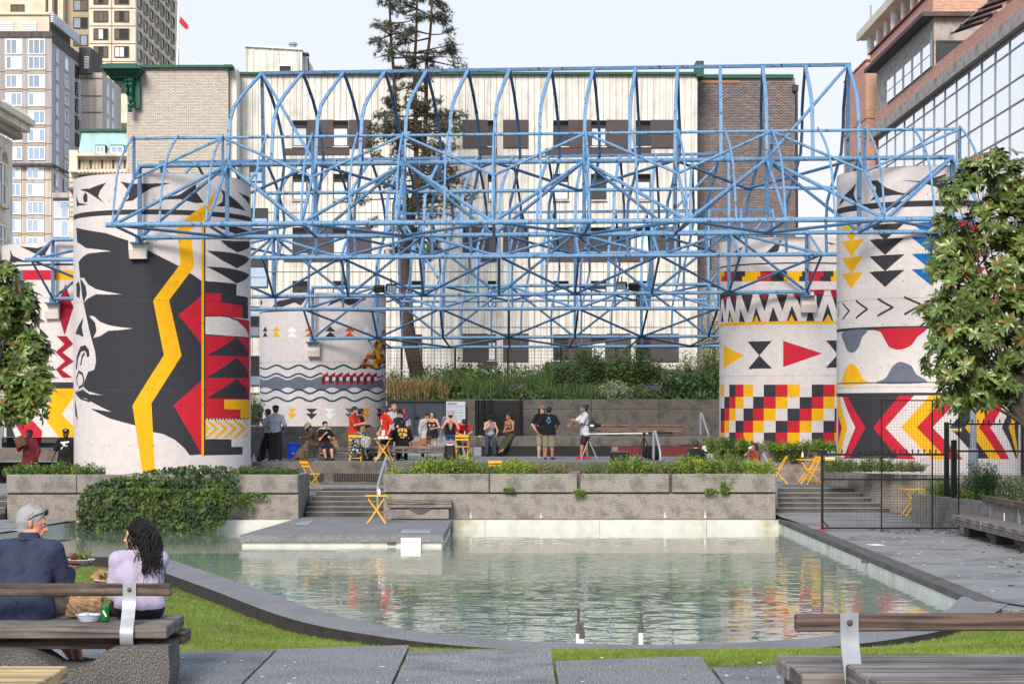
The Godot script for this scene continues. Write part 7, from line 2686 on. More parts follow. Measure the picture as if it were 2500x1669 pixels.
func build_furniture() -> void:
	folding_chair("yellow folding chair standing alone at the top of the steps",ground_at(757,61.6,0.65),2.2)
	folding_chair("yellow folding chair seen from behind beside the black suitcase",ground_at(1128,68.0,1.335),PI)
	folding_chair("yellow folding chair whose back alone shows above the pool planter",ground_at(1210,62.2,0.65),PI)
	folding_chair("yellow folding chair seen from the side near the wire gate",ground_at(1902,63.6,0.75),-PI/2)
	folding_chair("yellow folding chair tucked against the table with a bottle",ground_at(1982,63.2,0.75),-PI/2+0.3)
	folding_chair("yellow folding chair under the man in the dark green shirt",ground_at(1697,64.2,0.65),PI)
	folding_chair("yellow folding chair under the woman drinking",ground_at(1860,64.6,0.65),-PI/2 - 0.4)
	folding_chair("yellow folding chair under the person in the flowered dress",ground_at(868,67.6,1.335),PI)
	folding_table("yellow folding table alone on the pool deck with a small bottle",ground_at(919,55.2,0.01),0.0,M.yellow_metal)
	folding_table("yellow folding table seen through the wire gate",ground_at(2228,57.6,0.09),0.15,M.yellow_metal)
	folding_table("yellow folding table with bottle and cup beside the checkered drum's wall",ground_at(1971,63.9,0.75),0.1,M.yellow_metal)
	folding_table("folding table with a pale top and stacked white boxes among the crowd",ground_at(935,67.3,1.335),0.0,plain("pale_top",Color(0.80,0.72,0.58),0.6))
	folding_table("yellow folding table between the two seated men, almost hidden by herbs",ground_at(1755,64.0,0.65),0.0,M.yellow_metal)
	handrail("bent steel handrail beside the steps and the pool planter",[at(922,1246,59.0),at(922,1195,59.0),at(924,1181,59.2),at(932,1150,60.2),at(943,1116,61.2)],[[at(943,1116,61.2),at(943,1195,61.2)]],0.042)
	handrail("steel handrail rising at the steps beside the wire gate",[at(1897,1250,59.1),at(1895,1190,59.1),at(1891,1165,59.4),at(1880,1140,60.0),at(1864,1108,61.0)],[[at(1864,1108,61.0),at(1864,1190,61.0)]],0.042)
	handrail("slanted steel handrail beside the camera gear on the terrace",[at(1597,1053,67.0),at(1600,1053,67.0),at(1611,1098,66.6),at(1613,1124,66.5)],[[at(1596,1053,67.0),at(1596,1122,67.0)]],0.04)
	handrail("farther slanted handrail against the back wall by the checkered drum",[at(1711,1008,76.5),at(1713,1009,76.5),at(1722,1035,75.8),at(1730,1060,75.5)],[[at(1711,1008,76.5),at(1711,1062,76.5)],[at(1730,1058,75.5),at(1730,1066,75.5)]],0.04)
	handrail("slanted grey handrail leaning beside the woman in the checked hat",[at(1086,1017,74.5),at(1084,1022,74.5),at(1077,1055,74.9),at(1076,1078,75.0)],[],0.05)

# ================================================================ people
# A body is one skin over rounded bones: distances to tapered capsules, joined smoothly and meshed as surface nets.
class Flesh:
	var v:=PackedVector3Array()
	var n:=PackedVector3Array()
	var idx:=PackedInt32Array()

	func add(bones: Array,cell: float,k: float,cuts: Array = []) -> void:
		var lo:=Vector3(1e9,1e9,1e9)
		var hi:=-lo
		for b in bones:
			var r:float=maxf(b[2],b[3])+k*0.5+cell*2.0
			for p: Vector3 in [b[0],b[1]]:
				lo = lo.min(p - Vector3(r,r,r))
				hi = hi.max(p+Vector3(r,r,r))
		var nx:=int((hi.x - lo.x)/cell)+2
		var ny:=int((hi.y - lo.y)/cell)+2
		var nz:=int((hi.z - lo.z)/cell)+2
		var sy:=nx
		var sz:=nx*ny
		var f:=PackedFloat32Array()
		f.resize(nx*ny*nz)
		f.fill(1.0)
		for b in bones:
			var a: Vector3 = b[0]
			var e: Vector3 = b[1]
			var ra:float=b[2]
			var rb:float=b[3]
			var flat:float=b[4] if b.size() > 4 else 1.0
			var d:=e - a
			var dd:=maxf(d.length_squared(),1e-8)
			var m:=maxf(ra,rb)+k+cell*2.0
			var l:=a.min(e) - Vector3(m,m,m) - lo
			var h:=a.max(e)+Vector3(m,m,m) - lo
			var x0:=maxi(0,int(l.x/cell))
			var y0:=maxi(0,int(l.y/cell))
			var z0:=maxi(0,int(l.z/cell))
			var x1:=mini(nx - 1,int(h.x/cell)+1)
			var y1:=mini(ny - 1,int(h.y/cell)+1)
			var z1:=mini(nz - 1,int(h.z/cell)+1)
			for z in range(z0,z1+1):
				for y in range(y0,y1+1):
					var i:=z*sz+y*sy+x0
					var p:=lo+Vector3(x0,y,z)*cell - a
					for x in range(x0,x1+1):
						var t:=clampf(p.dot(d)/dd,0.0,1.0)
						var q:=p - d*t
						q.z *= flat
						var s:=q.length() - ra - (rb - ra)*t
						var o:=f[i]
						var w:=k - absf(s - o)
						if w > 0.0:
							f[i] = minf(s,o) - w*w/k*0.25
						elif s < o:
							f[i] = s
						i += 1
						p.x += cell
		for c in cuts:
			var cn: Vector3 = c[0]
			var cd:float=c[1]
			var i:=0
			for z in nz:
				for y in ny:
					var base:=cn.dot(lo+Vector3(0,y,z)*cell) - cd
					for x in nx:
						var s:=base+cn.x*cell*x
						if s > f[i]:
							f[i] = s
						i += 1
		var ids:=PackedInt32Array()
		ids.resize(nx*ny*nz)
		ids.fill(-1)
		var off:=[0,1,sy,sy+1,sz,sz+1,sz+sy,sz+sy+1]
		var lim:=cell*1.8
		for z in nz - 1:
			for y in ny - 1:
				var i0:=z*sz+y*sy
				for x in nx - 1:
					var i:=i0+x
					var c0:=f[i]
					if c0 > lim or c0 < -lim:
						continue
					var c1:=f[i+1]
					var c2:=f[i+sy]
					var c3:=f[i+sy+1]
					var c4:=f[i+sz]
					var c5:=f[i+sz+1]
					var c6:=f[i+sz+sy]
					var c7:=f[i+sz+sy+1]
					var neg:=int(c0 < 0.0)+int(c1 < 0.0)+int(c2 < 0.0)+int(c3 < 0.0)+int(c4 < 0.0)+int(c5 < 0.0)+int(c6 < 0.0)+int(c7 < 0.0)
					if neg == 0 or neg == 8:
						continue
					var sum:=Vector3.ZERO
					var cnt:=0
					if (c0 < 0.0) != (c1 < 0.0):
						sum += Vector3(c0/(c0 - c1),0,0)
						cnt += 1
					if (c2 < 0.0) != (c3 < 0.0):
						sum += Vector3(c2/(c2 - c3),1,0)
						cnt += 1
					if (c4 < 0.0) != (c5 < 0.0):
						sum += Vector3(c4/(c4 - c5),0,1)
						cnt += 1
					if (c6 < 0.0) != (c7 < 0.0):
						sum += Vector3(c6/(c6 - c7),1,1)
						cnt += 1
					if (c0 < 0.0) != (c2 < 0.0):
						sum += Vector3(0,c0/(c0 - c2),0)
						cnt += 1
					if (c1 < 0.0) != (c3 < 0.0):
						sum += Vector3(1,c1/(c1 - c3),0)
						cnt += 1
					if (c4 < 0.0) != (c6 < 0.0):
						sum += Vector3(0,c4/(c4 - c6),1)
						cnt += 1
					if (c5 < 0.0) != (c7 < 0.0):
						sum += Vector3(1,c5/(c5 - c7),1)
						cnt += 1
					if (c0 < 0.0) != (c4 < 0.0):
						sum += Vector3(0,0,c0/(c0 - c4))
						cnt += 1
					if (c1 < 0.0) != (c5 < 0.0):
						sum += Vector3(1,0,c1/(c1 - c5))
						cnt += 1
					if (c2 < 0.0) != (c6 < 0.0):
						sum += Vector3(0,1,c2/(c2 - c6))
						cnt += 1
					if (c3 < 0.0) != (c7 < 0.0):
						sum += Vector3(1,1,c3/(c3 - c7))
						cnt += 1
					ids[i] = v.size()
					v.append(lo+(Vector3(x,y,z)+sum/cnt)*cell)
					n.append(Vector3(c1+c3+c5+c7 - c0 - c2 - c4 - c6,c2+c3+c6+c7 - c0 - c1 - c4 - c5,c4+c5+c6+c7 - c0 - c1 - c2 - c3).normalized())
		for z in range(1,nz - 1):
			for y in range(1,ny - 1):
				var i0:=z*sz+y*sy
				for x in range(1,nx - 1):
					var i:=i0+x
					if ids[i] < 0:
						continue
					var inside:=f[i] < 0.0
					if inside != (f[i+1] < 0.0):
						face(ids[i],ids[i - sy],ids[i - sy - sz],ids[i - sz])
					if inside != (f[i+sy] < 0.0):
						face(ids[i],ids[i - sz],ids[i - sz - 1],ids[i - 1])
					if inside != (f[i+sz] < 0.0):
						face(ids[i],ids[i - 1],ids[i - 1 - sy],ids[i - sy])

	func face(a: int,b: int,c: int,d: int) -> void:
		if a < 0 or b < 0 or c < 0 or d < 0:
			return
		if (v[b] - v[a]).cross(v[c] - v[a]).dot(n[a]+n[c]) > 0.0:
			idx.append_array([a,c,b,a,d,c])
		else:
			idx.append_array([a,b,c,a,c,d])

	func mesh() -> ArrayMesh:
		var arr:=[]
		arr.resize(Mesh.ARRAY_MAX)
		arr[Mesh.ARRAY_VERTEX] = v
		arr[Mesh.ARRAY_NORMAL] = n
		arr[Mesh.ARRAY_INDEX] = idx
		var m:=ArrayMesh.new()
		m.add_surface_from_arrays(Mesh.PRIMITIVE_TRIANGLES,arr)
		return m

var cloths:={}

func cloth(c: Color,tex:="weave",scale:=6.0) -> StandardMaterial3D:
	var key:=c.to_html()+tex
	if not cloths.has(key):
		var m:=StandardMaterial3D.new()
		m.resource_name = "cloth"
		m.albedo_color = c
		m.albedo_texture = T[tex]
		m.uv1_triplanar = true
		m.uv1_scale = Vector3.ONE*scale
		m.roughness = 0.9
		m.rim_enabled = true
		m.rim = 0.2
		m.normal_enabled = true
		m.normal_texture = T["folds"]
		m.normal_scale = 0.5
		cloths[key] = m
	return cloths[key]

func skin_mat(c: Color) -> StandardMaterial3D:
	var key:="skin"+c.to_html()
	if not cloths.has(key):
		var m:=StandardMaterial3D.new()
		m.resource_name = "skin"
		m.albedo_color = c
		m.roughness = 0.55
		m.subsurf_scatter_enabled = true
		m.subsurf_scatter_strength = 0.08
		cloths[key] = m
	return cloths[key]

# elbow or knee: two lengths, a hint of which way the joint points
func joint(a: Vector3,b: Vector3,l1: float,l2: float,pole: Vector3) -> Vector3:
	var d:=b - a
	var l:=clampf(d.length(),0.05,(l1+l2)*0.999)
	var u:=d.normalized()
	var x:=(l1*l1 - l2*l2+l*l)/(2.0*l)
	var h:=sqrt(maxf(l1*l1 - x*x,0.0))
	var p:=(pole - u*pole.dot(u)).normalized()
	return a+u*x+p*h

func reach(a: Vector3,b: Vector3,l: float) -> Vector3:
	var d:=b - a
	return b if d.length() <= l else a+d.normalized()*l

func hand_bones(wrist: Vector3,dir: Vector3,palm_n: Vector3,side: float,s: float,curl: float) -> Array:
	var f:=dir.normalized()
	var pn:=(palm_n - f*palm_n.dot(f)).normalized()
	var w:=f.cross(pn)*side
	var out:=[]
	for i in 4:
		var off:=w*(0.030 - i*0.020)*s
		out.append([wrist+off*0.55,wrist+f*0.085*s+off,0.017*s,0.013*s])
		var len_:float=[0.072,0.082,0.076,0.058][i]*s
		var k0:=wrist+f*0.088*s+off
		var d1:=(f*cos(curl*0.6)+pn*sin(curl*0.6)).normalized()
		var k1:=k0+d1*len_*0.5
		var d2:=(f*cos(curl*1.5)+pn*sin(curl*1.5)).normalized()
		out.append([k0,k1,0.0098*s,0.0088*s])
		out.append([k1,k1+d2*len_*0.5,0.0086*s,0.007*s])
	var t0:=wrist+f*0.028*s+w*0.026*s
	var t1:=t0+(f*0.7+w*0.75+pn*0.35).normalized()*0.042*s
	out.append([t0,t1,0.0135*s,0.0105*s])
	out.append([t1,t1+(f*0.95+w*0.25+pn*0.4).normalized()*0.034*s,0.0105*s,0.0085*s])
	return out

# P: h, sit, lean, turn, nod, girth, fem, lh/rh (hand targets from the pelvis), lf/rf (feet), palms, colours of skin, shirt, trousers, shoes, hair
func person(label: String,pos: Vector3,yaw: float,P: Dictionary) -> Node3D:
	var t:=thing("person",label,"person",pos,yaw)
	var h:float=P.get("h",1.74)
	var s:=h/1.74
	var girth:float=P.get("girth",1.0)
	var fem: bool = P.get("fem",false)
	var fine: bool = P.get("fine",false)
	var cell:=0.011 if fine else 0.021
	var sit:float=P.get("sit",0.0)
	var pel:=Vector3(0,sit+0.10 if sit > 0.0 else 0.915*s,0)
	var lean:float=deg_to_rad(P.get("lean",2.0))
	var tilt:float=deg_to_rad(P.get("tilt",0.0))
	var up:=Vector3(sin(tilt),cos(lean),sin(lean)).normalized()
	var twist:float=deg_to_rad(P.get("twist",0.0))
	var right:=Vector3(cos(twist),0,-sin(twist))
	right = (right - up*right.dot(up)).normalized()
	var fwd:=right.cross(up).normalized()
	var tq:float=P.get("torso",1.0)
	var waist:=pel+Vector3(0,0.10*s*tq,0)
	var chest:=waist+up*0.22*s*tq
	var neck:=chest+up*(0.20*s*(0.5+0.5*tq)) - fwd*0.01
	var sw:=(0.165 if fem else 0.188)*s
	var shl:=chest+up*0.122*s+right*sw
	var shr:=chest+up*0.122*s - right*sw
	var head_up:=(up+Vector3(0,0.7,0)).normalized()
	var turn:float=deg_to_rad(P.get("turn",0.0))
	var nod:float=deg_to_rad(P.get("nod",0.0))
	var hd:=neck+head_up*0.135*s+fwd*(0.025+0.05*sin(nod))
	var ul:=0.285*s
	var fl:=0.255*s
	var hl: Vector3 = reach(shl,pel+Vector3(P.get("lh",Vector3(0.25,-0.10,0.05)))*s,(ul+fl)*0.995)
	var hr: Vector3 = reach(shr,pel+Vector3(P.get("rh",Vector3(-0.25,-0.10,0.05)))*s,(ul+fl)*0.995)
	var el:=joint(shl,hl,ul,fl,P.get("lp",right*0.6 - fwd*0.8 - Vector3(0,0.4,0)))
	var er:=joint(shr,hr,ul,fl,P.get("rp",-right*0.6 - fwd*0.8 - Vector3(0,0.4,0)))
	var hipl:=pel+right*0.085*s*(1.1 if fem else 1.0)
	var hipr:=pel - right*0.085*s*(1.1 if fem else 1.0)
	var tl:=0.425*s
	var kl:=0.415*s
	var fl_t: Vector3 = P.get("lf",Vector3(0.11,0,0.02) if sit == 0.0 else Vector3(0.12,0,0.48))
	var fr_t: Vector3 = P.get("rf",Vector3(-0.11,0,0.02) if sit == 0.0 else Vector3(-0.12,0,0.48))
	var ankl:=reach(hipl,fl_t+Vector3(0,0.075,0),(tl+kl)*0.998)
	var ankr:=reach(hipr,fr_t+Vector3(0,0.075,0),(tl+kl)*0.998)
	var knl:=joint(hipl,ankl,tl,kl,P.get("lk",Vector3(0.12,0.25,1)))
	var knr:=joint(hipr,ankr,tl,kl,P.get("rk",Vector3(-0.12,0.25,1)))
	var toe_l: Vector3 = P.get("lt",Vector3(0.25,0,1)).normalized()
	var toe_r: Vector3 = P.get("rt",Vector3(-0.25,0,1)).normalized()
	var g:=girth
	var torso:=[
		[pel+right*0.06*s,waist+right*0.055*s,0.108*s*g*(1.06 if fem else 1.0),0.098*s*g,1.12],
		[pel - right*0.06*s,waist - right*0.055*s,0.108*s*g*(1.06 if fem else 1.0),0.098*s*g,1.12],
		[waist+right*0.05*s,chest+right*0.075*s,0.096*s*g*(0.9 if fem else 1.0),0.104*s*(0.5+0.5*g),1.15],
		[waist - right*0.05*s,chest - right*0.075*s,0.096*s*g*(0.9 if fem else 1.0),0.104*s*(0.5+0.5*g),1.15],
		[chest+right*0.075*s,chest+up*0.10*s+right*0.085*s,0.102*s,0.075*s,1.15],
		[chest - right*0.075*s,chest+up*0.10*s - right*0.085*s,0.102*s,0.075*s,1.15],
		[shl,shr,0.052*s,0.052*s],
		[shl,neck+up*0.01,0.045*s,0.05*s],
		[shr,neck+up*0.01,0.045*s,0.05*s],
	]
	if fem:
		torso.append([chest+right*0.07*s+fwd*0.055*s,chest+right*0.075*s+fwd*0.075*s - up*0.03*s,0.05*s,0.052*s])
		torso.append([chest - right*0.07*s+fwd*0.055*s,chest - right*0.075*s+fwd*0.075*s - up*0.03*s,0.05*s,0.052*s])
	elif g > 1.15:
		torso.append([waist+fwd*0.07*s,waist+fwd*0.08*s+up*0.1,0.11*s*g,0.10*s*g])
	var ag:=0.6+0.4*g
	var ar:=(0.040 if fem else 0.048)*s*ag
	var arms:=[[shl,el,ar*1.12,ar*0.88],[shr,er,ar*1.12,ar*0.88],[el,hl,ar*0.86,ar*0.58],[er,hr,ar*0.86,ar*0.58]]
	var lr:=0.078*s*(0.5+0.5*g)
	var legs:=[[hipl,knl,lr,0.056*s],[hipr,knr,lr,0.056*s],[knl,knl.lerp(ankl,0.4),0.053*s,0.056*s],[knr,knr.lerp(ankr,0.4),0.053*s,0.056*s],[knl.lerp(ankl,0.4),ankl,0.054*s,0.036*s],[knr.lerp(ankr,0.4),ankr,0.054*s,0.036*s]]
	var feet:=[[ankl - Vector3(0,0.02,0),ankl+toe_l*0.14*s - Vector3(0,0.045,0),0.04*s,0.03*s],[ankr - Vector3(0,0.02,0),ankr+toe_r*0.14*s - Vector3(0,0.045,0),0.04*s,0.03*s]]
	# head in its own frame
	var hb:=Basis(Vector3.UP,turn)*Basis(Vector3.RIGHT,nod)
	var body_b:=Basis(right,head_up,fwd).orthonormalized()
	var H:=Transform3D(body_b*hb,hd)
	var head:=[]
	for b in [[Vector3(0,0.035,-0.018),Vector3(0,0.03,0.012),0.082,0.078],[Vector3(0,0.0,0.025),Vector3(0,-0.07,0.05),0.066,0.040],[Vector3(0.03,-0.05,0.03),Vector3(0.012,-0.088,0.062),0.036,0.024],[Vector3(-0.03,-0.05,0.03),Vector3(-0.012,-0.088,0.062),0.036,0.024],
		[Vector3(0,0.008,0.088),Vector3(0,-0.022,0.108),0.010,0.014],[Vector3(0.014,-0.028,0.092),Vector3(-0.014,-0.028,0.092),0.010,0.010],[Vector3(0.035,0.026,0.076),Vector3(-0.035,0.026,0.076),0.013,0.013],
		[Vector3(0.02,-0.055,0.082),Vector3(-0.02,-0.055,0.082),0.011,0.011],[Vector3(0,-0.09,0.066),Vector3(0,-0.09,0.07),0.020,0.018],
		[Vector3(0.081,0.012,-0.012),Vector3(0.083,-0.02,-0.004),0.017,0.011],[Vector3(-0.081,0.012,-0.012),Vector3(-0.083,-0.02,-0.004),0.017,0.011]]:
		head.append([H*(Vector3(b[0])*s),H*(Vector3(b[1])*s),b[2]*s,b[3]*s])
	head.append([neck - up*0.02,H*(Vector3(0,-0.05,-0.02)*s),(0.052 if fem else 0.06)*s,(0.05 if fem else 0.058)*s])
	var skin: Color = P.get("skin",Color(0.80,0.60,0.50))
	var sm:=skin_mat(skin)
	var body:=Flesh.new()
	body.add(torso+arms+legs,cell,0.035*s)
	body.add(head,0.0055 if fine else 0.0125,0.016*s)
	var cf:float=P.get("curl",0.8)
	var dl: Vector3 = P.get("ld",(hl - el))
	var dr: Vector3 = P.get("rd",(hr - er))
	body.add(hand_bones(hl,dl,P.get("lpalm",Vector3(-1,0,0.3)),1.0 if not P.has("lflip") else -1.0,s,cf),0.005 if fine else 0.0095,0.008)
	body.add(hand_bones(hr,dr,P.get("rpalm",Vector3(1,0,0.3)),-1.0 if not P.has("rflip") else 1.0,s,cf),0.005 if fine else 0.0095,0.008)
	put("body",body.mesh(),sm,t)
	# face
	if P.get("face",true):
		var eye:=Geo.new()
		eye.ball(Vector3.ZERO,Vector3(0.0125,0.0085,0.010)*s,6,8)
		var em:=eye.done()
		for q in [-1,1]:
			put("eye",em,M.eye_white,t,Transform3D(H.basis,H*(Vector3(q*0.032,0.004,0.0785)*s)))
			var iris:=put("iris",em,M.eye_dark,t,Transform3D(H.basis*Basis.from_scale(Vector3(0.5,0.8,0.6)),H*(Vector3(q*0.032,0.004,0.0845)*s)))
			put("eyebrow",box_mesh,skin_mat(P.get("hair",Color(0.1,0.08,0.07))),t,Transform3D(H.basis*Basis(Vector3.BACK,-q*0.12)*Basis.from_scale(Vector3(0.034,0.007,0.01)*s),H*(Vector3(q*0.034,0.03,0.088)*s)))
		if not P.has("mask"):
			put("mouth",em,skin_mat(Color(skin.r*0.72,skin.g*0.42,skin.b*0.42)),t,Transform3D(H.basis*Basis.from_scale(Vector3(1.9,0.75,0.7)),H*(Vector3(0,-0.056,0.090)*s)))
	# clothes
	var e:=0.012*s
	if P.has("shirt"):
		var sl:float=P.get("sleeve",0.55)
		var sb:=[]
		for b in torso:
			sb.append([b[0],b[1],b[2]+e*1.3,b[3]+e*1.3,b[4] if b.size() > 4 else 1.0])
		if P.get("hem",0.0) > 0.0:
			var hm:float=P.hem
			sb.append([pel+right*0.06*s,pel+right*0.075*s - Vector3(0,hm,0),0.125*s*g,0.13*s*g])
			sb.append([pel - right*0.06*s,pel - right*0.075*s - Vector3(0,hm,0),0.125*s*g,0.13*s*g])
		for a in [[shl,el,hl],[shr,er,hr]]:
			if sl > 0.0:
				var q:=minf(sl,1.0)
				sb.append([a[0],a[0].lerp(a[1],q),ar*1.12+e*1.6,ar*0.95+e*(2.3 if sl < 1.0 else 1.5)])
			if sl > 1.0:
				sb.append([a[1],a[1].lerp(a[2],sl - 1.0),ar*0.9+e*1.4,ar*0.62+e*1.5])
		var cuts:=[[Vector3(0,-1,0),-(pel.y - P.get("hem",0.0) - 0.06*s)],[up,up.dot(neck)+(0.028*s)]]
		if sl <= 0.0:
			sb = sb.filter(func(b): return b[2] > 0.07*s)
			cuts[1] = [up,up.dot(chest)+P.get("scoop",0.10)*s]
		var k:=Flesh.new()
		k.add(sb,cell,0.03*s,cuts)
		put("shirt",k.mesh(),cloth(P.shirt,P.get("shirt_tex","weave"),P.get("shirt_scale",6.0)),t)
		if sl <= 0.0:
			for q in [shl - right*0.055*s,shr+right*0.055*s]:
				var stp:=Geo.new()
				stp.tube(smooth_path([q - up*0.10*s+fwd*0.085*s,q+up*0.055*s+fwd*0.02*s,q - up*0.08*s - fwd*0.09*s],8),range(9).map(func(_i): return 0.016*s),6,true)
				put("shoulder_strap",stp.done(),cloth(P.shirt),t)
	if P.has("trousers"):
		var ll:float=P.get("leg",1.95)
		var tb:=[]
		for b in torso.slice(0,2):
			tb.append([b[0] - Vector3(0,0.02,0),b[0].lerp(b[1],0.5),b[2]+e,b[3]+e,b[4]])
		var wide:float=P.get("wide",1.0)
		for a in [[hipl,knl,ankl],[hipr,knr,ankr]]:
			tb.append([a[0],a[0].lerp(a[1],minf(ll,1.0)),lr+e*1.2,(0.06*s+e*1.4)*lerpf(1.0,wide,0.5)])
			if ll > 1.0:
				tb.append([a[1],a[1].lerp(a[2],ll - 1.0),(0.058*s+e)*lerpf(1.0,wide,0.7),(0.048*s+e)*wide])
		var cuts:=[[Vector3(0,1,0),waist.y+0.02]]
		var k:=Flesh.new()
		k.add(tb,cell,0.025*s,cuts)
		put("trousers",k.mesh(),cloth(P.trousers,P.get("trouser_tex","weave"),P.get("trouser_scale",6.0)),t)
	for i in 2:
		var fb: Array = feet[i]
		var shoe:=Flesh.new()
		shoe.add([[fb[0],fb[1],fb[2]+0.006,fb[3]+0.006],[fb[0] - [toe_l,toe_r][i]*0.045*s - Vector3(0,0.02,0),fb[1],0.034*s,0.032*s]],0.008 if fine else 0.014,0.02,[[Vector3(0,-1,0),-(fb[0].y - 0.055)]])
		put("shoe",shoe.mesh(),M.black if not P.has("shoes") else cloth(P.shoes),t)
	# hair
	if P.has("hair"):
		var hk:=Flesh.new()
		var hb2:=[[H*(Vector3(0,0.045,-0.024)*s),H*(Vector3(0,0.05,0.004)*s),0.094*s,0.088*s],[H*(Vector3(0,0.0,-0.04)*s),H*(Vector3(0,-0.045,-0.035)*s),0.078*s,0.06*s]]
		var hl_:float=P.get("hairlen",0.0)
		if hl_ > 0.0:
			for q in [-1,0,1]:
				hb2.append([H*(Vector3(q*0.062,0.01,-0.035 - (0.02 if q == 0 else 0.0))*s),H*(Vector3(q*0.075,-hl_,-0.05 - (0.02 if q == 0 else 0.0))*s),0.05*s,0.042*s])
		if P.get("bun",false):
			hb2.append([H*(Vector3(0,0.09,-0.11)*s),H*(Vector3(0,0.10,-0.12)*s),0.05*s,0.05*s])
		var fn: Vector3 = (H.basis*Vector3(0,-0.45,0.9)).normalized()
		hk.add(hb2,0.0075 if fine else 0.0125,0.02,[[fn,fn.dot(H*(Vector3(0,0.045,0.055)*s))]])
		put("hair",hk.mesh(),skin_mat(P.hair) if not fine else M.get("hair_"+P.get("hair_mat",""),skin_mat(P.hair)),t)
	if P.has("beard"):
		var bk:=Flesh.new()
		bk.add([[H*(Vector3(0.04,-0.05,0.035)*s),H*(Vector3(0,-0.098,0.07)*s),0.042*s,0.028*s],[H*(Vector3(-0.04,-0.05,0.035)*s),H*(Vector3(0,-0.098,0.07)*s),0.042*s,0.028*s]],0.011,0.02)
		put("beard",bk.mesh(),skin_mat(P.beard),t)
	if P.has("mask"):
		var mk:=Flesh.new()
		mk.add([[H*(Vector3(0,-0.022,0.085)*s),H*(Vector3(0,-0.085,0.068)*s),0.042*s,0.036*s],[H*(Vector3(0.045,-0.03,0.05)*s),H*(Vector3(-0.045,-0.03,0.05)*s),0.043*s,0.043*s]],0.011,0.02)
		put("face_mask",mk.mesh(),cloth(P.mask),t)
	if P.has("hat"):
		var hc:=cloth(P.hat,P.get("hat_tex","weave"),9.0)
		var hg:=Geo.new()
		if P.get("hat_kind","cap") == "bucket":
			hg.lathe([Vector2(0.155,0.030),Vector2(0.112,0.075),Vector2(0.106,0.14),Vector2(0.085,0.158),Vector2(0,0.162)],18)
		else:
			hg.lathe([Vector2(0.105,0.055),Vector2(0.106,0.085),Vector2(0.092,0.125),Vector2(0.055,0.148),Vector2(0,0.155)],18)
			if not P.get("backward",false):
				hg.box(Transform3D(Basis(Vector3.RIGHT,0.22),Vector3(0,0.058,0.135)),Vector3(0.15,0.012,0.10),0.005)
		put("hat",hg.done(),hc,t,Transform3D(H.basis*Basis(Vector3.RIGHT,-0.08)*Basis.from_scale(Vector3.ONE*s),H*(Vector3(0,0.0,-0.01)*s)))
	t.set_meta("head",H)
	t.set_meta("hand_l",hl)
	t.set_meta("hand_r",hr)
	t.set_meta("chest",Transform3D(Basis(right,up,fwd),chest))
	return t

# flat print or patch lying on a shirt, following the chest frame
func print_on(t: Node3D,called: String,shapes: Array,back: bool,out: float,m: Material) -> void:
	var C: Transform3D = t.get_meta("chest")
	var g:=Geo.new()
	for q in shapes:
		var poly:=PackedVector2Array()
		for i in range(0,q.size(),2):
			poly.append(Vector2(q[i],q[i+1]))
		g.slab(poly,0.008)
	var b:=Basis(-C.basis.x,C.basis.y,-C.basis.z) if back else C.basis
	put(called,g.done(),m,t,Transform3D(b,C.origin+b.z*out))

const SKIN_A:=Color(0.82,0.62,0.52)
const SKIN_B:=Color(0.66,0.46,0.36)
const SKIN_C:=Color(0.36,0.24,0.19)

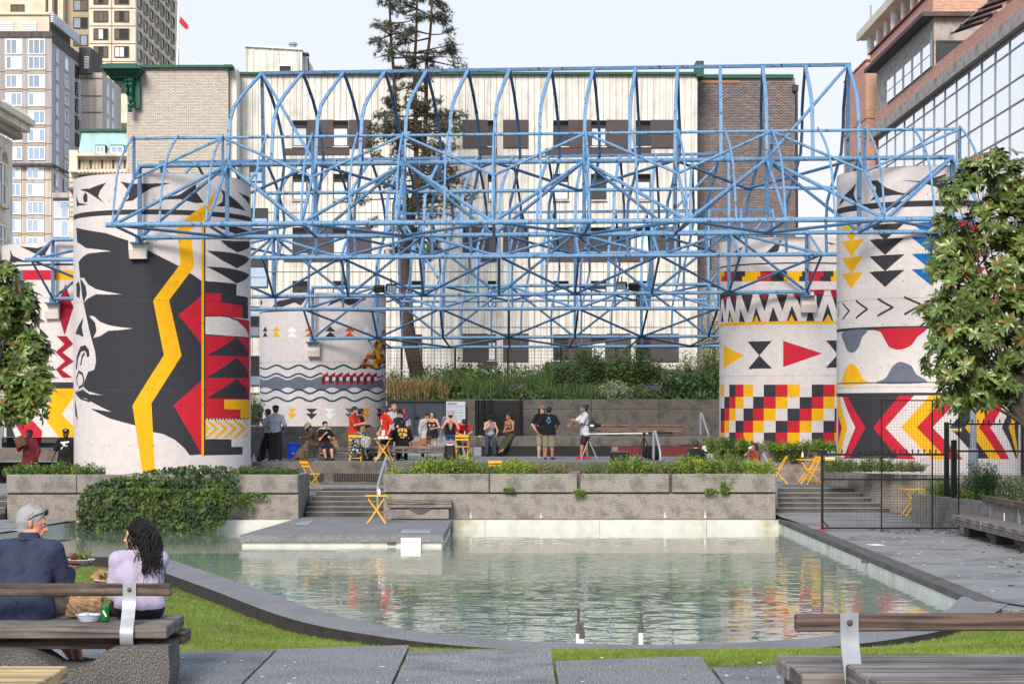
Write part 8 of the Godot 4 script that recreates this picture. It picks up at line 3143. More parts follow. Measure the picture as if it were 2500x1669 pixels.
func build_crowd() -> void:
	noise_tex("folds",41,0.025,3,[],256,FastNoiseLite.TYPE_SIMPLEX_SMOOTH,7.0)
	plain("eye_white",Color(0.86,0.84,0.82),0.3)
	plain("eye_dark",Color(0.08,0.06,0.05),0.3)
	var blk:=Color(0.09,0.09,0.10)
	var gy:=1.335
	var p: Node3D
	person("person in a pale blue shirt, dark cap and black trousers seen from behind",ground_at(672,67.4,gy),deg_to_rad(168),{"h": 1.80,"shirt": Color(0.55,0.60,0.69),"sleeve": 1.35,"trousers": blk,"wide": 1.5,"hair": Color(0.16,0.10,0.08),"hat": Color(0.12,0.10,0.11),"backward": true,"lh": Vector3(0.24,0.10,0.22),"rh": Vector3(-0.26,0.05,0.12),"shoes": Color(0.75,0.75,0.75),"face": false,"skin": SKIN_B})
	p = person("person raising an open hand, half hidden behind the pale blue shirt",ground_at(655,68.1,gy),deg_to_rad(-105),{"h": 1.70,"fem": true,"shirt": Color(0.75,0.73,0.72),"sleeve": 0.4,"trousers": Color(0.10,0.10,0.11),"wide": 1.9,"hair": Color(0.10,0.07,0.06),"lh": Vector3(0.10,0.22,0.32),"rh": Vector3(-0.10,0.50,0.40),"rp": Vector3(-0.3,-1,0),"curl": 0.3,"rd": Vector3(0.1,0.3,1),"lf": Vector3(0.1,0,0.20),"rf": Vector3(-0.1,0,-0.1),"skin": SKIN_B})
	person("person in a tan bucket hat and olive jacket bending over the dog",ground_at(776,68.9,gy),deg_to_rad(-80),{"h": 1.72,"sit": 0.41,"lean": 34,"nod": 25,"shirt": Color(0.36,0.27,0.15),"sleeve": 2.0,"trousers": Color(0.42,0.32,0.22),"hair": Color(0.15,0.10,0.07),"hat": Color(0.72,0.66,0.50),"hat_kind": "bucket","lh": Vector3(0.10,0.22,0.55),"rh": Vector3(-0.1,0.22,0.55),"shoes": Color(0.7,0.68,0.66),"skin": SKIN_B,"mask": Color(0.15,0.2,0.42)})
	p = person("person with dark hair in a black striped T-shirt eating on the bench",ground_at(792,68.6,gy),deg_to_rad(15),{"h": 1.68,"fem": true,"sit": 0.41,"lean": 8,"turn": 12,"nod": 10,"shirt": Color(0.07,0.07,0.10),"sleeve": 0.6,"trousers": Color(0.13,0.13,0.17),"leg": 1.15,"hair": Color(0.10,0.06,0.05),"lh": Vector3(0.16,0.24,0.26),"rh": Vector3(-0.05,0.34,0.24),"lf": Vector3(0.18,0,0.42),"rf": Vector3(-0.02,0,0.36),"shoes": Color(0.14,0.16,0.30),"skin": SKIN_A})
	for q in [-1,1]:
		var C: Transform3D = p.get_meta("chest")
		var sg:=Geo.new()
		sg.tube([Vector3(q*0.06,0.225,0.0),Vector3(q*0.15,0.215,0.0),Vector3(q*0.235,0.11,-0.03)],[0.022,0.022,0.02],6)
		put("white_stripe",sg.done(),cloth(Color(0.88,0.88,0.88)),p,C)
	var chin:=Flesh.new()
	var HH: Transform3D = p.get_meta("head")
	chin.add([[HH*Vector3(0.05,-0.10,0.03),HH*Vector3(-0.05,-0.10,0.03),0.042,0.042]],0.012,0.02)
	put("lowered_mask",chin.mesh(),cloth(Color(0.86,0.87,0.88)),p)
	var orange:=Color(0.90,0.22,0.10)
	person("bearded person in an orange-red T-shirt and blue mask looking down",ground_at(862,69.6,gy),deg_to_rad(70),{"h": 1.78,"shirt": orange,"sleeve": 0.75,"hem": 0.10,"trousers": blk,"leg": 0.9,"hair": Color(0.09,0.06,0.05),"beard": Color(0.09,0.06,0.05),"mask": Color(0.60,0.75,0.83),"nod": 22,"lh": Vector3(0.06,0.24,0.36),"rh": Vector3(-0.06,0.24,0.34),"skin": SKIN_A})
	person("person in dark maroon just behind the orange-red T-shirt",ground_at(879,70.6,gy),deg_to_rad(110),{"h": 1.72,"shirt": Color(0.22,0.10,0.11),"sleeve": 1.9,"hem": 0.2,"trousers": Color(0.26,0.07,0.10),"hair": Color(0.08,0.05,0.05),"lh": Vector3(0.1,0.2,0.3),"rh": Vector3(-0.1,0.2,0.3),"skin": SKIN_B})
	person("person in a black and white flowered dress folded forward on a yellow chair",ground_at(868,67.5,gy),deg_to_rad(150),{"h": 1.62,"fem": true,"sit": 0.46,"lean": 50,"nod": 25,"shirt": Color(1,1,1),"shirt_tex": "flowers","shirt_scale": 1.1,"sleeve": 0.35,"hem": 0.28,"trousers": Color(1,1,1),"trouser_tex": "flowers","trouser_scale": 1.1,"leg": 1.5,"wide": 2.4,"hair": Color(0.55,0.42,0.26),"face": false,"lh": Vector3(0.1,0.15,0.5),"rh": Vector3(-0.15,0.1,0.5),"skin": SKIN_A,"girth": 1.25})
	p = person("person in a red T-shirt, grey bucket hat and red mask striding",ground_at(940,68.0,gy),deg_to_rad(-62),{"h": 1.78,"shirt": Color(0.88,0.17,0.10),"sleeve": 0.8,"hem": 0.16,"trousers": Color(0.10,0.11,0.12),"leg": 0.85,"wide": 1.3,"hair": Color(0.10,0.08,0.07),"hat": Color(0.27,0.29,0.31),"hat_kind": "bucket","mask": Color(0.45,0.08,0.16),"lh": Vector3(0.26,0.0,-0.02),"rh": Vector3(-0.26,-0.02,0.1),"lf": Vector3(0.10,0,0.30),"rf": Vector3(-0.10,0,-0.24),"shoes": Color(0.80,0.80,0.82),"skin": SKIN_A})
	print_on(p,"shirt_print",[[-0.05,0.06,0.05,0.06,0.03,-0.12,-0.03,-0.12]],false,0.118,M.white)
	p = person("person in a navy cap and teal shirt reading a paper behind the red T-shirt",ground_at(972,71.0,gy),deg_to_rad(60),{"h": 1.66,"shirt": Color(0.09,0.17,0.20),"sleeve": 0.6,"trousers": blk,"hair": Color(0.08,0.06,0.05),"hat": Color(0.07,0.08,0.14),"nod": 25,"lh": Vector3(0.12,0.26,0.34),"rh": Vector3(-0.1,0.26,0.34),"skin": SKIN_A})
	var hl: Vector3 = p.get_meta("hand_l")
	tag(bb("paper_sheet",p.transform*(hl+Vector3(-0.08,0.06,0.06)),Vector3(0.21,0.28,0.004),0.001,M.white),"white sheet of paper held by the person in the navy cap","paper").rotation = Vector3(0.4,0.9,0.6)
	person("tall fair-haired person in white with a moustache beside the star painting",ground_at(962,73.2,gy),deg_to_rad(5),{"h": 1.88,"shirt": Color(0.80,0.80,0.86),"sleeve": 1.2,"trousers": blk,"hair": Color(0.62,0.50,0.36),"skin": SKIN_A,"beard": Color(0.40,0.28,0.20)})
	person("person with dark hair and a red mask at the edge of the wave-painted drum",ground_at(947,73.8,gy),deg_to_rad(50),{"h": 1.80,"shirt": Color(0.20,0.18,0.19),"sleeve": 0.7,"trousers": blk,"hair": Color(0.11,0.06,0.06),"mask": Color(0.66,0.18,0.18),"skin": SKIN_A})
	p = person("person in a black hoodie with a gold back print sitting on the bench",ground_at(982,68.75,gy),deg_to_rad(184),{"h": 1.74,"sit": 0.43,"lean": 12,"shirt": Color(0.07,0.065,0.08),"sleeve": 2.0,"hem": 0.06,"girth": 1.25,"trousers": blk,"hair": Color(0.07,0.05,0.05),"hairlen": 0.08,"face": false,"lh": Vector3(0.22,0.1,0.35),"rh": Vector3(-0.22,0.1,0.35),"skin": SKIN_B})
	var gold:=plain("gold_print",Color(0.80,0.66,0.32),0.7)
	print_on(p,"back_print",[[-0.15,0.13,-0.06,0.17,-0.07,0.05,-0.15,0.03],[-0.04,0.16,0.04,0.17,0.02,0.04,-0.05,0.05],[0.06,0.17,0.15,0.12,0.15,0.03,0.06,0.05],[-0.13,0.0,-0.02,0.02,-0.03,-0.10,-0.12,-0.08],[0.0,0.01,0.13,0.0,0.16,-0.09,0.02,-0.11],[-0.08,-0.12,0.10,-0.13,0.06,-0.16,-0.06,-0.16]],true,0.155,gold)
	person("woman with shoulder-length black hair in a dark tank top, hand at her mouth",ground_at(1055,70.2,gy),deg_to_rad(-8),{"h": 1.62,"fem": true,"girth": 1.1,"shirt": Color(0.15,0.16,0.19),"sleeve": 0.0,"scoop": 0.09,"hem": 0.10,"trousers": Color(0.66,0.54,0.38),"leg": 0.5,"wide": 1.3,"hair": Color(0.08,0.055,0.055),"hairlen": 0.13,"lh": Vector3(0.10,0.18,0.28),"lp": Vector3(1,-0.6,-0.3),"rh": Vector3(-0.14,0.42,0.20),"rp": Vector3(-1,-0.8,-0.2),"skin": SKIN_A})
	person("person in a loose white shirt hidden behind the woman in the dark tank top",ground_at(1038,71.4,gy),deg_to_rad(30),{"h": 1.60,"shirt": Color(0.85,0.86,0.90),"sleeve": 1.6,"hem": 0.15,"trousers": blk,"hair": Color(0.1,0.07,0.06),"nod": 30,"lean": 14,"skin": SKIN_A})
	p = person("woman from behind in a checked bucket hat, open-backed top and denim shorts",ground_at(1100,70.0,gy),deg_to_rad(183),{"h": 1.60,"fem": true,"girth": 1.1,"shirt": Color(0.07,0.06,0.06),"sleeve": 0.0,"scoop": 0.06,"trousers": Color(0.16,0.36,0.62),"leg": 0.42,"wide": 1.2,"hair": Color(0.30,0.20,0.12),"hat": Color(1,1,1),"hat_tex": "checks","hat_kind": "bucket","face": false,"lh": Vector3(0.27,0.02,0.10),"rh": Vector3(-0.26,0.0,0.10),"skin": SKIN_A})
	print_on(p,"bare_back",[[-0.055,0.13,0.055,0.13,0.06,0.0,0.03,-0.16,-0.03,-0.16,-0.06,0.0]],true,0.118,skin_mat(Color(0.66,0.47,0.33)))
	person("person in a bright red T-shirt bent over behind the checked hat",ground_at(1121,75.25,gy),deg_to_rad(25),{"h": 1.70,"sit": 0.665,"lean": 52,"nod": 40,"shirt": Color(0.88,0.12,0.12),"sleeve": 0.7,"trousers": blk,"hair": Color(0.10,0.07,0.06),"lh": Vector3(0.15,0.0,0.5),"rh": Vector3(-0.15,0.0,0.5),"skin": SKIN_A,"face": false})
	person("seated woman in a black cap and pale tank top with a hand to her face",ground_at(1196,75.0,gy),deg_to_rad(4),{"h": 1.62,"fem": true,"sit": 0.665,"lean": 22,"nod": 22,"shirt": Color(0.70,0.70,0.80),"sleeve": 0.0,"trousers": Color(0.25,0.28,0.38),"leg": 1.9,"hair": Color(0.11,0.08,0.07),"hairlen": 0.16,"hat": Color(0.06,0.06,0.07),"lh": Vector3(0.22,0.0,0.35),"rh": Vector3(-0.02,0.36,0.30),"rp": Vector3(-1,-0.8,0),"lf": Vector3(0.17,0,0.26),"rf": Vector3(-0.12,0,0.26),"shoes": Color(0.10,0.10,0.11),"skin": SKIN_A})
	person("seated woman in a brown tank top and olive trousers looking aside",ground_at(1247,75.1,gy),deg_to_rad(-42),{"h": 1.68,"fem": true,"girth": 1.05,"sit": 0.665,"lean": 10,"turn": -18,"shirt": Color(0.44,0.24,0.19),"sleeve": 0.0,"scoop": 0.06,"trousers": Color(0.29,0.29,0.19),"leg": 1.5,"wide": 1.5,"hair": Color(0.08,0.06,0.06),"bun": true,"lh": Vector3(0.05,0.12,0.30),"rh": Vector3(-0.05,0.12,0.32),"lp": Vector3(1,-0.5,-0.4),"lf": Vector3(0.05,0,0.62),"rf": Vector3(-0.12,0,0.50),"shoes": Color(0.16,0.14,0.20),"skin": SKIN_B})
	p = person("person seen from behind in a black T-shirt with blue print and beige shorts",ground_at(1340,69.6,gy),deg_to_rad(176),{"h": 1.78,"girth": 1.2,"shirt": Color(0.05,0.05,0.06),"sleeve": 0.85,"hem": 0.06,"trousers": Color(0.60,0.56,0.48),"leg": 1.08,"wide": 1.7,"hair": Color(0.07,0.055,0.055),"face": false,"lh": Vector3(0.22,0.14,0.20),"rh": Vector3(-0.24,0.1,0.2),"shoes": Color(0.25,0.22,0.32),"skin": SKIN_B})
	var blue:=plain("print_blue",Color(0.20,0.55,0.78),0.7)
	print_on(p,"back_print",[[-0.04,0.10,-0.03,0.16,0.0,0.11,0.02,0.17,0.03,0.10,0.06,0.13,0.05,0.06,0.02,0.03,-0.02,0.03],[-0.08,0.02,-0.05,0.05,-0.03,-0.03,-0.05,-0.06],[0.05,0.03,0.08,0.0,0.04,-0.08,0.02,-0.05],[-0.02,-0.02,0.02,-0.03,0.0,-0.13]],true,0.135,blue)
	person("person in a tan cap and sunglasses facing the black T-shirt with blue print",ground_at(1322,70.6,gy),deg_to_rad(25),{"h": 1.80,"shirt": Color(0.07,0.06,0.07),"sleeve": 0.7,"hem": 0.05,"trousers": Color(0.68,0.64,0.56),"leg": 1.0,"hair": Color(0.10,0.07,0.06),"hairlen": 0.10,"hat": Color(0.60,0.46,0.34),"lh": Vector3(0.2,0.05,0.25),"rh": Vector3(-0.25,0.0,0.12),"skin": SKIN_A,"shoes": Color(0.75,0.75,0.75)})
	person("camera operator in a white T-shirt, blue mask and red shoes",ground_at(1428,70.2,gy),deg_to_rad(-78),{"h": 1.84,"shirt": Color(0.88,0.89,0.91),"sleeve": 0.95,"hem": 0.14,"trousers": Color(0.26,0.16,0.16),"leg": 0.95,"wide": 1.3,"hair": Color(0.14,0.09,0.06),"bun": true,"mask": Color(0.45,0.58,0.72),"lh": Vector3(0.10,0.30,0.36),"rh": Vector3(-0.08,0.16,0.46),"lf": Vector3(0.10,0,0.16),"rf": Vector3(-0.10,0,-0.12),"shoes": Color(0.92,0.16,0.20),"skin": SKIN_B})
	person("person in a dark green shirt seen from behind on a yellow chair",ground_at(1699,64.2,0.65),deg_to_rad(172),{"h": 1.84,"sit": 0.47,"lean": 8,"shirt": Color(0.06,0.11,0.11),"sleeve": 0.9,"trousers": blk,"hair": Color(0.20,0.14,0.11),"face": false,"lh": Vector3(0.2,0.1,0.35),"rh": Vector3(-0.2,0.1,0.35),"skin": SKIN_A})
	person("bearded person in a white cap and white shirt across from the dark green shirt",ground_at(1724,65.9,0.65),deg_to_rad(-12),{"h": 1.62,"sit": 0.40,"lean": 22,"nod": 18,"shirt": Color(0.82,0.83,0.88),"sleeve": 0.8,"trousers": blk,"hair": Color(0.09,0.07,0.06),"beard": Color(0.12,0.08,0.07),"hat": Color(0.88,0.87,0.86),"lh": Vector3(0.2,0.15,0.35),"rh": Vector3(-0.2,0.15,0.35),"skin": SKIN_B})
	p = person("woman with long black hair in a rust patterned top drinking",ground_at(1849,64.5,0.65),deg_to_rad(-72),{"h": 1.66,"fem": true,"sit": 0.46,"lean": 10,"nod": -8,"shirt": Color(0.55,0.25,0.15),"shirt_tex": "blotch","shirt_scale": 3.0,"sleeve": 0.35,"trousers": Color(0.2,0.12,0.1),"hair": Color(0.06,0.05,0.05),"hairlen": 0.17,"lh": Vector3(0.10,0.2,0.3),"rh": Vector3(-0.03,0.56,0.22),"rp": Vector3(-0.6,-0.7,0.5),"skin": SKIN_B})
	var HC: Transform3D = p.get_meta("head")
	var cup:=Geo.new()
	cup.lathe([Vector2(0,0),Vector2(0.028,0),Vector2(0.036,0.1),Vector2(0,0.1)],12,false)
	tag(put("paper_cup",cup.done(),M.white,null,p.transform*HC*Transform3D(Basis(Vector3.RIGHT,-1.2),Vector3(0,-0.04,0.19))),"white cup held to the mouth of the woman in the rust top","cup")
	p = person("heavy-set person in a dark red hooded top carrying a cardboard box on the shoulder",ground_at(72,64.0,0.65),deg_to_rad(-25),{"h": 1.74,"girth": 1.45,"shirt": Color(0.40,0.06,0.13),"sleeve": 1.95,"hem": 0.18,"trousers": Color(0.12,0.14,0.17),"hair": Color(0.04,0.035,0.035),"hat": Color(0.07,0.06,0.07),"backward": true,"turn": -10,"lh": Vector3(0.32,-0.05,0.08),"rh": Vector3(-0.30,0.42,0.25),"rp": Vector3(-0.4,-1,0),"skin": Color(0.20,0.13,0.11)})
	var box:=tag(bb("cardboard_box",ground_at(48,63.6,2.02),Vector3(0.30,0.28,0.26),0.006,plain("cardboard_dark",Color(0.36,0.26,0.17),0.9)),"brown cardboard box carried by the person in the dark red top","box")
	box.rotation = Vector3(0.1,0.3,0.45)
	p = person("bearded person in a black T-shirt with white print and a dark cap",ground_at(160,64.3,0.65),deg_to_rad(6),{"h": 1.76,"girth": 1.45,"shirt": Color(0.05,0.055,0.08),"sleeve": 0.95,"hem": 0.14,"trousers": Color(0.07,0.08,0.10),"hair": Color(0.03,0.03,0.03),"beard": Color(0.04,0.035,0.035),"hat": Color(0.06,0.055,0.08),"lh": Vector3(0.32,-0.08,0.06),"rh": Vector3(-0.38,-0.06,0.05),"skin": SKIN_C})
	print_on(p,"shirt_print",[[-0.14,0.10,0.12,0.13,0.11,0.08,-0.12,0.05],[-0.09,0.03,0.0,0.06,-0.02,-0.04],[-0.14,-0.10,-0.06,-0.02,-0.05,-0.16],[-0.04,-0.05,0.02,0.02,0.01,-0.17,-0.03,-0.17],[0.03,0.0,0.06,0.02,0.05,-0.14]],false,0.205,M.white)
	put("cap_badge",box_mesh,M.white,p,Transform3D((p.get_meta("head") as Transform3D).basis*Basis.from_scale(Vector3(0.03,0.035,0.01)),(p.get_meta("head") as Transform3D)*Vector3(0,0.105,0.103)))
	build_dog()

func build_dog() -> void:
	var t:=thing("dog","brown and black shepherd dog sitting beside the bench with its tail out","dog",ground_at(738,67.2,1.335),0.25)
	var b:=[]
	for s in [-1,1]:
		var z:float=s*0.065
		b.append([Vector3(0.11,0.34,z),Vector3(0.135,0.19,z),0.055,0.036])
		b.append([Vector3(0.135,0.19,z),Vector3(0.135,0.035,z),0.034,0.026])
		b.append([Vector3(0.135,0.03,z),Vector3(0.18,0.022,z),0.026,0.022])
		b.append([Vector3(-0.13,0.17,z*0.9),Vector3(0.02,0.15,z*1.5),0.10,0.06])
		b.append([Vector3(0.02,0.15,z*1.5),Vector3(-0.07,0.045,z*1.5),0.045,0.028])
		b.append([Vector3(-0.07,0.04,z*1.5),Vector3(0.06,0.025,z*1.5),0.030,0.025])
	b.append([Vector3(-0.15,0.16,0),Vector3(-0.02,0.31,0),0.115,0.115])
	b.append([Vector3(-0.02,0.31,0),Vector3(0.10,0.42,0),0.12,0.11])
	b.append([Vector3(0.10,0.42,0),Vector3(0.15,0.56,0),0.095,0.07])
	b.append([Vector3(0.15,0.58,0),Vector3(0.18,0.60,0),0.068,0.064])
	b.append([Vector3(0.20,0.585,0),Vector3(0.315,0.56,0),0.042,0.026])
	b.append([Vector3(0.19,0.56,0),Vector3(0.29,0.535,0),0.034,0.02])
	b.append([Vector3(-0.22,0.10,0),Vector3(-0.34,0.035,0.02),0.05,0.04])
	b.append([Vector3(-0.34,0.035,0.02),Vector3(-0.46,0.03,0.06),0.04,0.018])
	var k:=Flesh.new()
	k.add(b,0.013,0.04)
	k.add([[Vector3(0.15,0.63,0.04),Vector3(0.135,0.71,0.055),0.026,0.007],[Vector3(0.15,0.63,-0.04),Vector3(0.135,0.71,-0.055),0.026,0.007]],0.009,0.01)
	var fur:=StandardMaterial3D.new()
	fur.resource_name = "fur"
	fur.albedo_texture = T["fur"]
	fur.uv1_triplanar = true
	fur.uv1_scale = Vector3(1.4,1.4,1.4)
	fur.roughness = 0.95
	put("body",k.mesh(),fur,t)
	var nb:=Geo.new()
	nb.ball(Vector3(0.34,0.565,0),Vector3(0.016,0.014,0.018),6,8)
	put("nose",nb.done(),M.black,t)
	for s in [-1,1]:
		var e:=Geo.new()
		e.ball(Vector3(0.225,0.61,s*0.045),Vector3(0.010,0.010,0.010),6,8)
		put("eye",e.done(),M.eye_dark,t)
	var col:=Geo.new()
	col.lathe([Vector2(0.085,-0.012),Vector2(0.085,0.012)],16,true,0.0,TAU,Transform3D(Basis(Vector3.BACK,-0.35),Vector3(0.135,0.50,0)))
	put("collar",col.done(),M.black,t)
	var ls:=Geo.new()
	ls.tube(smooth_path([Vector3(0.20,0.48,0.05),Vector3(0.36,0.25,0.1),Vector3(0.33,0.05,0.15),Vector3(0.22,0.01,0.18),Vector3(0.30,0.01,0.24)],20),range(21).map(func(_i): return 0.010),6)
	tag(put("leash",ls.done(),M.black,null,t.transform),"dark leash hanging from the shepherd dog's collar","leash")

func build_couple() -> void:
	var seat:=0.445
	mat("hair_grey",Color(0.60,0.60,0.61),0.75)
	mat("hair_black",Color(0.07,0.05,0.05),0.5)
	mat("denim",Color(0.24,0.275,0.385),0.9,"weave",2.2,"blotch",1.6,"folds",0.9,0.7,false)
	cloths[Color(0.24,0.275,0.385).to_html()+"weave"] = M.denim
	mat("lilac",Color(0.80,0.76,0.88),0.9,"weave",3.0,"soft_blotch",2.0,"folds",0.9,0.6,false)
	cloths[Color(0.80,0.76,0.88).to_html()+"weave"] = M.lilac
	var man:=person("grey-haired man in an indigo shirt sitting on the near bench with a plate",Vector3(-3.62,0.95,-15.60),deg_to_rad(166),{"h": 1.80,"torso": 0.80,"fine": true,"girth": 1.22,"sit": seat,"lean": 13,"turn": -66,"nod": 8,"shirt": Color(0.24,0.275,0.385),"sleeve": 1.75,"hem": 0.07,"trousers": Color(0.70,0.62,0.50),"leg": 0.95,"hair": Color(0.62,0.62,0.63),"hair_mat": "grey","lh": Vector3(0.12,0.14,0.40),"rh": Vector3(-0.16,0.22,0.40),"lp": Vector3(0.25,-1,-0.2),"rp": Vector3(-0.25,-1,-0.2),"rd": Vector3(0.1,0.15,1),"rpalm": Vector3(0.1,1,0),"lpalm": Vector3(0,1,0),"lf": Vector3(-0.10,0,0.62),"rf": Vector3(-0.16,0,0.56),"lt": Vector3(-0.7,0,0.8),"rt": Vector3(0.3,0,1),"shoes": Color(0.12,0.10,0.11),"skin": Color(0.78,0.54,0.45)})
	var H: Transform3D = man.get_meta("head")
	var sg:=Geo.new()
	for s in [-1,1]:
		sg.tube([Vector3(s*0.066,0.10,0.075),Vector3(s*0.098,0.065,0.02),Vector3(s*0.10,0.02,-0.03)],[0.004,0.004,0.003],6)
		sg.ball(Vector3(s*0.035,0.105,0.085),Vector3(0.032,0.022,0.012),6,10)
	put("sunglasses",sg.done(),M.black,man,H)
	var r0:=RandomNumberGenerator.new()
	for layer in 2:
		var hs:=Geo.new()
		for i in 420:
			var el:=r0.randf_range(-0.75,1.45)
			var az:=r0.randf_range(1.3,TAU - 1.3) if el < 0.7 else r0.randf_range(0.0,TAU)
			var d:=Vector3(sin(az)*cos(el),sin(el),cos(az)*cos(el))
			var root:=d*Vector3(0.090,0.093,0.099)+Vector3(0,0.046,-0.014)
			var go:=(Vector3(r0.randf_range(-0.25,0.25),-0.9,-0.25) if d.y < 0.6 else Vector3(0.35+r0.randf_range(-0.3,0.3),0.0,0.8))
			go = (go - d*go.dot(d)).normalized()
			hs.tube([root,root+go*0.022+d*0.003,root+go*0.045+d*0.001],[0.0026,0.0024,0.0008],4,false)
		put("hair_strands",hs.done(),plain("strands_%d" % layer,Color(0.74,0.74,0.74) if layer else Color(0.50,0.50,0.51),0.6),man,H)
	var hr: Vector3 = man.get_meta("hand_r")
	food_plate("white plate of salad held by the man in indigo",man.transform*(hr+Vector3(-0.03,0.04,0.10)),0.0)
	var cs: Transform3D = man.get_meta("chest")
	var collar:=Geo.new()
	collar.lathe([Vector2(0.075,0.0),Vector2(0.070,0.045),Vector2(0.082,0.02),Vector2(0.088,-0.012)],20,true,0.0,TAU,Transform3D(Basis(Vector3.RIGHT,-0.15),Vector3(0,0.215,-0.015)))
	put("collar",collar.done(),M.denim,man,cs)
	var woman:=person("woman with long dark curls in a lilac shirt sitting on the near bench",Vector3(-2.77,0.95,-15.58),deg_to_rad(198),{"h": 1.60,"torso": 0.72,"fine": true,"fem": true,"girth": 1.12,"sit": seat,"lean": 10,"turn": 68,"nod": 2,"shirt": Color(0.80,0.76,0.88),"sleeve": 0.95,"hem": 0.0,"trousers": Color(0.09,0.09,0.11),"leg": 0.8,"wide": 1.15,"lh": Vector3(0.17,0.10,0.34),"rh": Vector3(0.0,0.12,0.36),"lp": Vector3(0.15,-1,-0.3),"rp": Vector3(-0.15,-1,-0.3),"lpalm": Vector3(0,1,0),"rpalm": Vector3(0,1,0),"lf": Vector3(0.16,0,0.42),"rf": Vector3(0.05,0,0.5),"hair": Color(0.07,0.05,0.05),"hair_mat": "black","hairlen": 0.20,"skin": Color(0.80,0.58,0.50),"shoes": Color(0.2,0.18,0.18)})
	H = woman.get_meta("head")
	var curls:=Geo.new()
	var r:=RandomNumberGenerator.new()
	for i in 340:
		var el:=r.randf_range(-0.1,1.3)
		var az:=r.randf_range(1.75,TAU - 1.75) if el < 1.0 else r.randf_range(0.7,TAU - 0.7)
		var root:=Vector3(sin(az)*cos(el),sin(el),cos(az)*cos(el))*Vector3(0.088,0.098,0.100)+Vector3(0,0.042,-0.012)
		var fall:=r.randf_range(0.22,0.40)
		var out:=Vector3(sin(az),0,cos(az)).normalized()
		var path:=[]
		var ph:=r.randf()*TAU
		var turns:=r.randf_range(3.0,5.5)
		var amp:=r.randf_range(0.006,0.015)
		for k in 13:
			var q:=k/12.0
			var spread:=0.035*sin(minf(q*2.2,1.0)*PI*0.5)+0.035*q
			var p:=root+out*spread+Vector3(0,-fall*q*q*0.55 - fall*q*0.45,0)
			if p.y < -0.13 and p.z > -0.05:
				p.z -= 0.03*q
			p += Vector3(cos(ph+q*turns*TAU),0,sin(ph+q*turns*TAU))*amp*minf(q*3.0,1.0)
			path.append(p)
		curls.tube(path,range(13).map(func(k): return lerpf(0.0058,0.0026,k/12.0)),5,false)
	put("curls",curls.done(),M.hair_black,woman,H)
	var hw: Vector3 = woman.get_meta("hand_l")
	food_plate("white plate of salad held by the woman in lilac",woman.transform*(hw+Vector3(0.02,0.035,0.08)),0.3)

func food_plate(label: String,p: Vector3,yaw: float) -> void:
	var t:=thing("plate",label,"plate",p,yaw,"plates of salad held by the couple")
	var g:=Geo.new()
	g.lathe([Vector2(0,0),Vector2(0.075,0.0),Vector2(0.105,0.022),Vector2(0.112,0.024),Vector2(0.112,0.028),Vector2(0.10,0.026),Vector2(0.073,0.006),Vector2(0,0.006)],28)
	put("dish",g.done(),M.white,t)
	var xfs:=[]
	var tints:=[]
	for i in 60:
		xfs.append(Transform3D(random_basis(Vector3(0,0.4,0),1.0)*Basis.from_scale(Vector3.ONE*rnd(0.3,0.5)),Vector3(rnd(-0.06,0.06),rnd(0.01,0.045),rnd(-0.06,0.06))))
		tints.append(tint([Color(0.07,0.13,0.02),Color(0.18,0.22,0.03),Color(0.05,0.09,0.02),Color(0.4,0.06,0.03)][i % 4],0.3))
	scatter("salad",leaf_mesh(0.12,0.06,0.3,0.4),M.matte_leaf,xfs,tints,t)

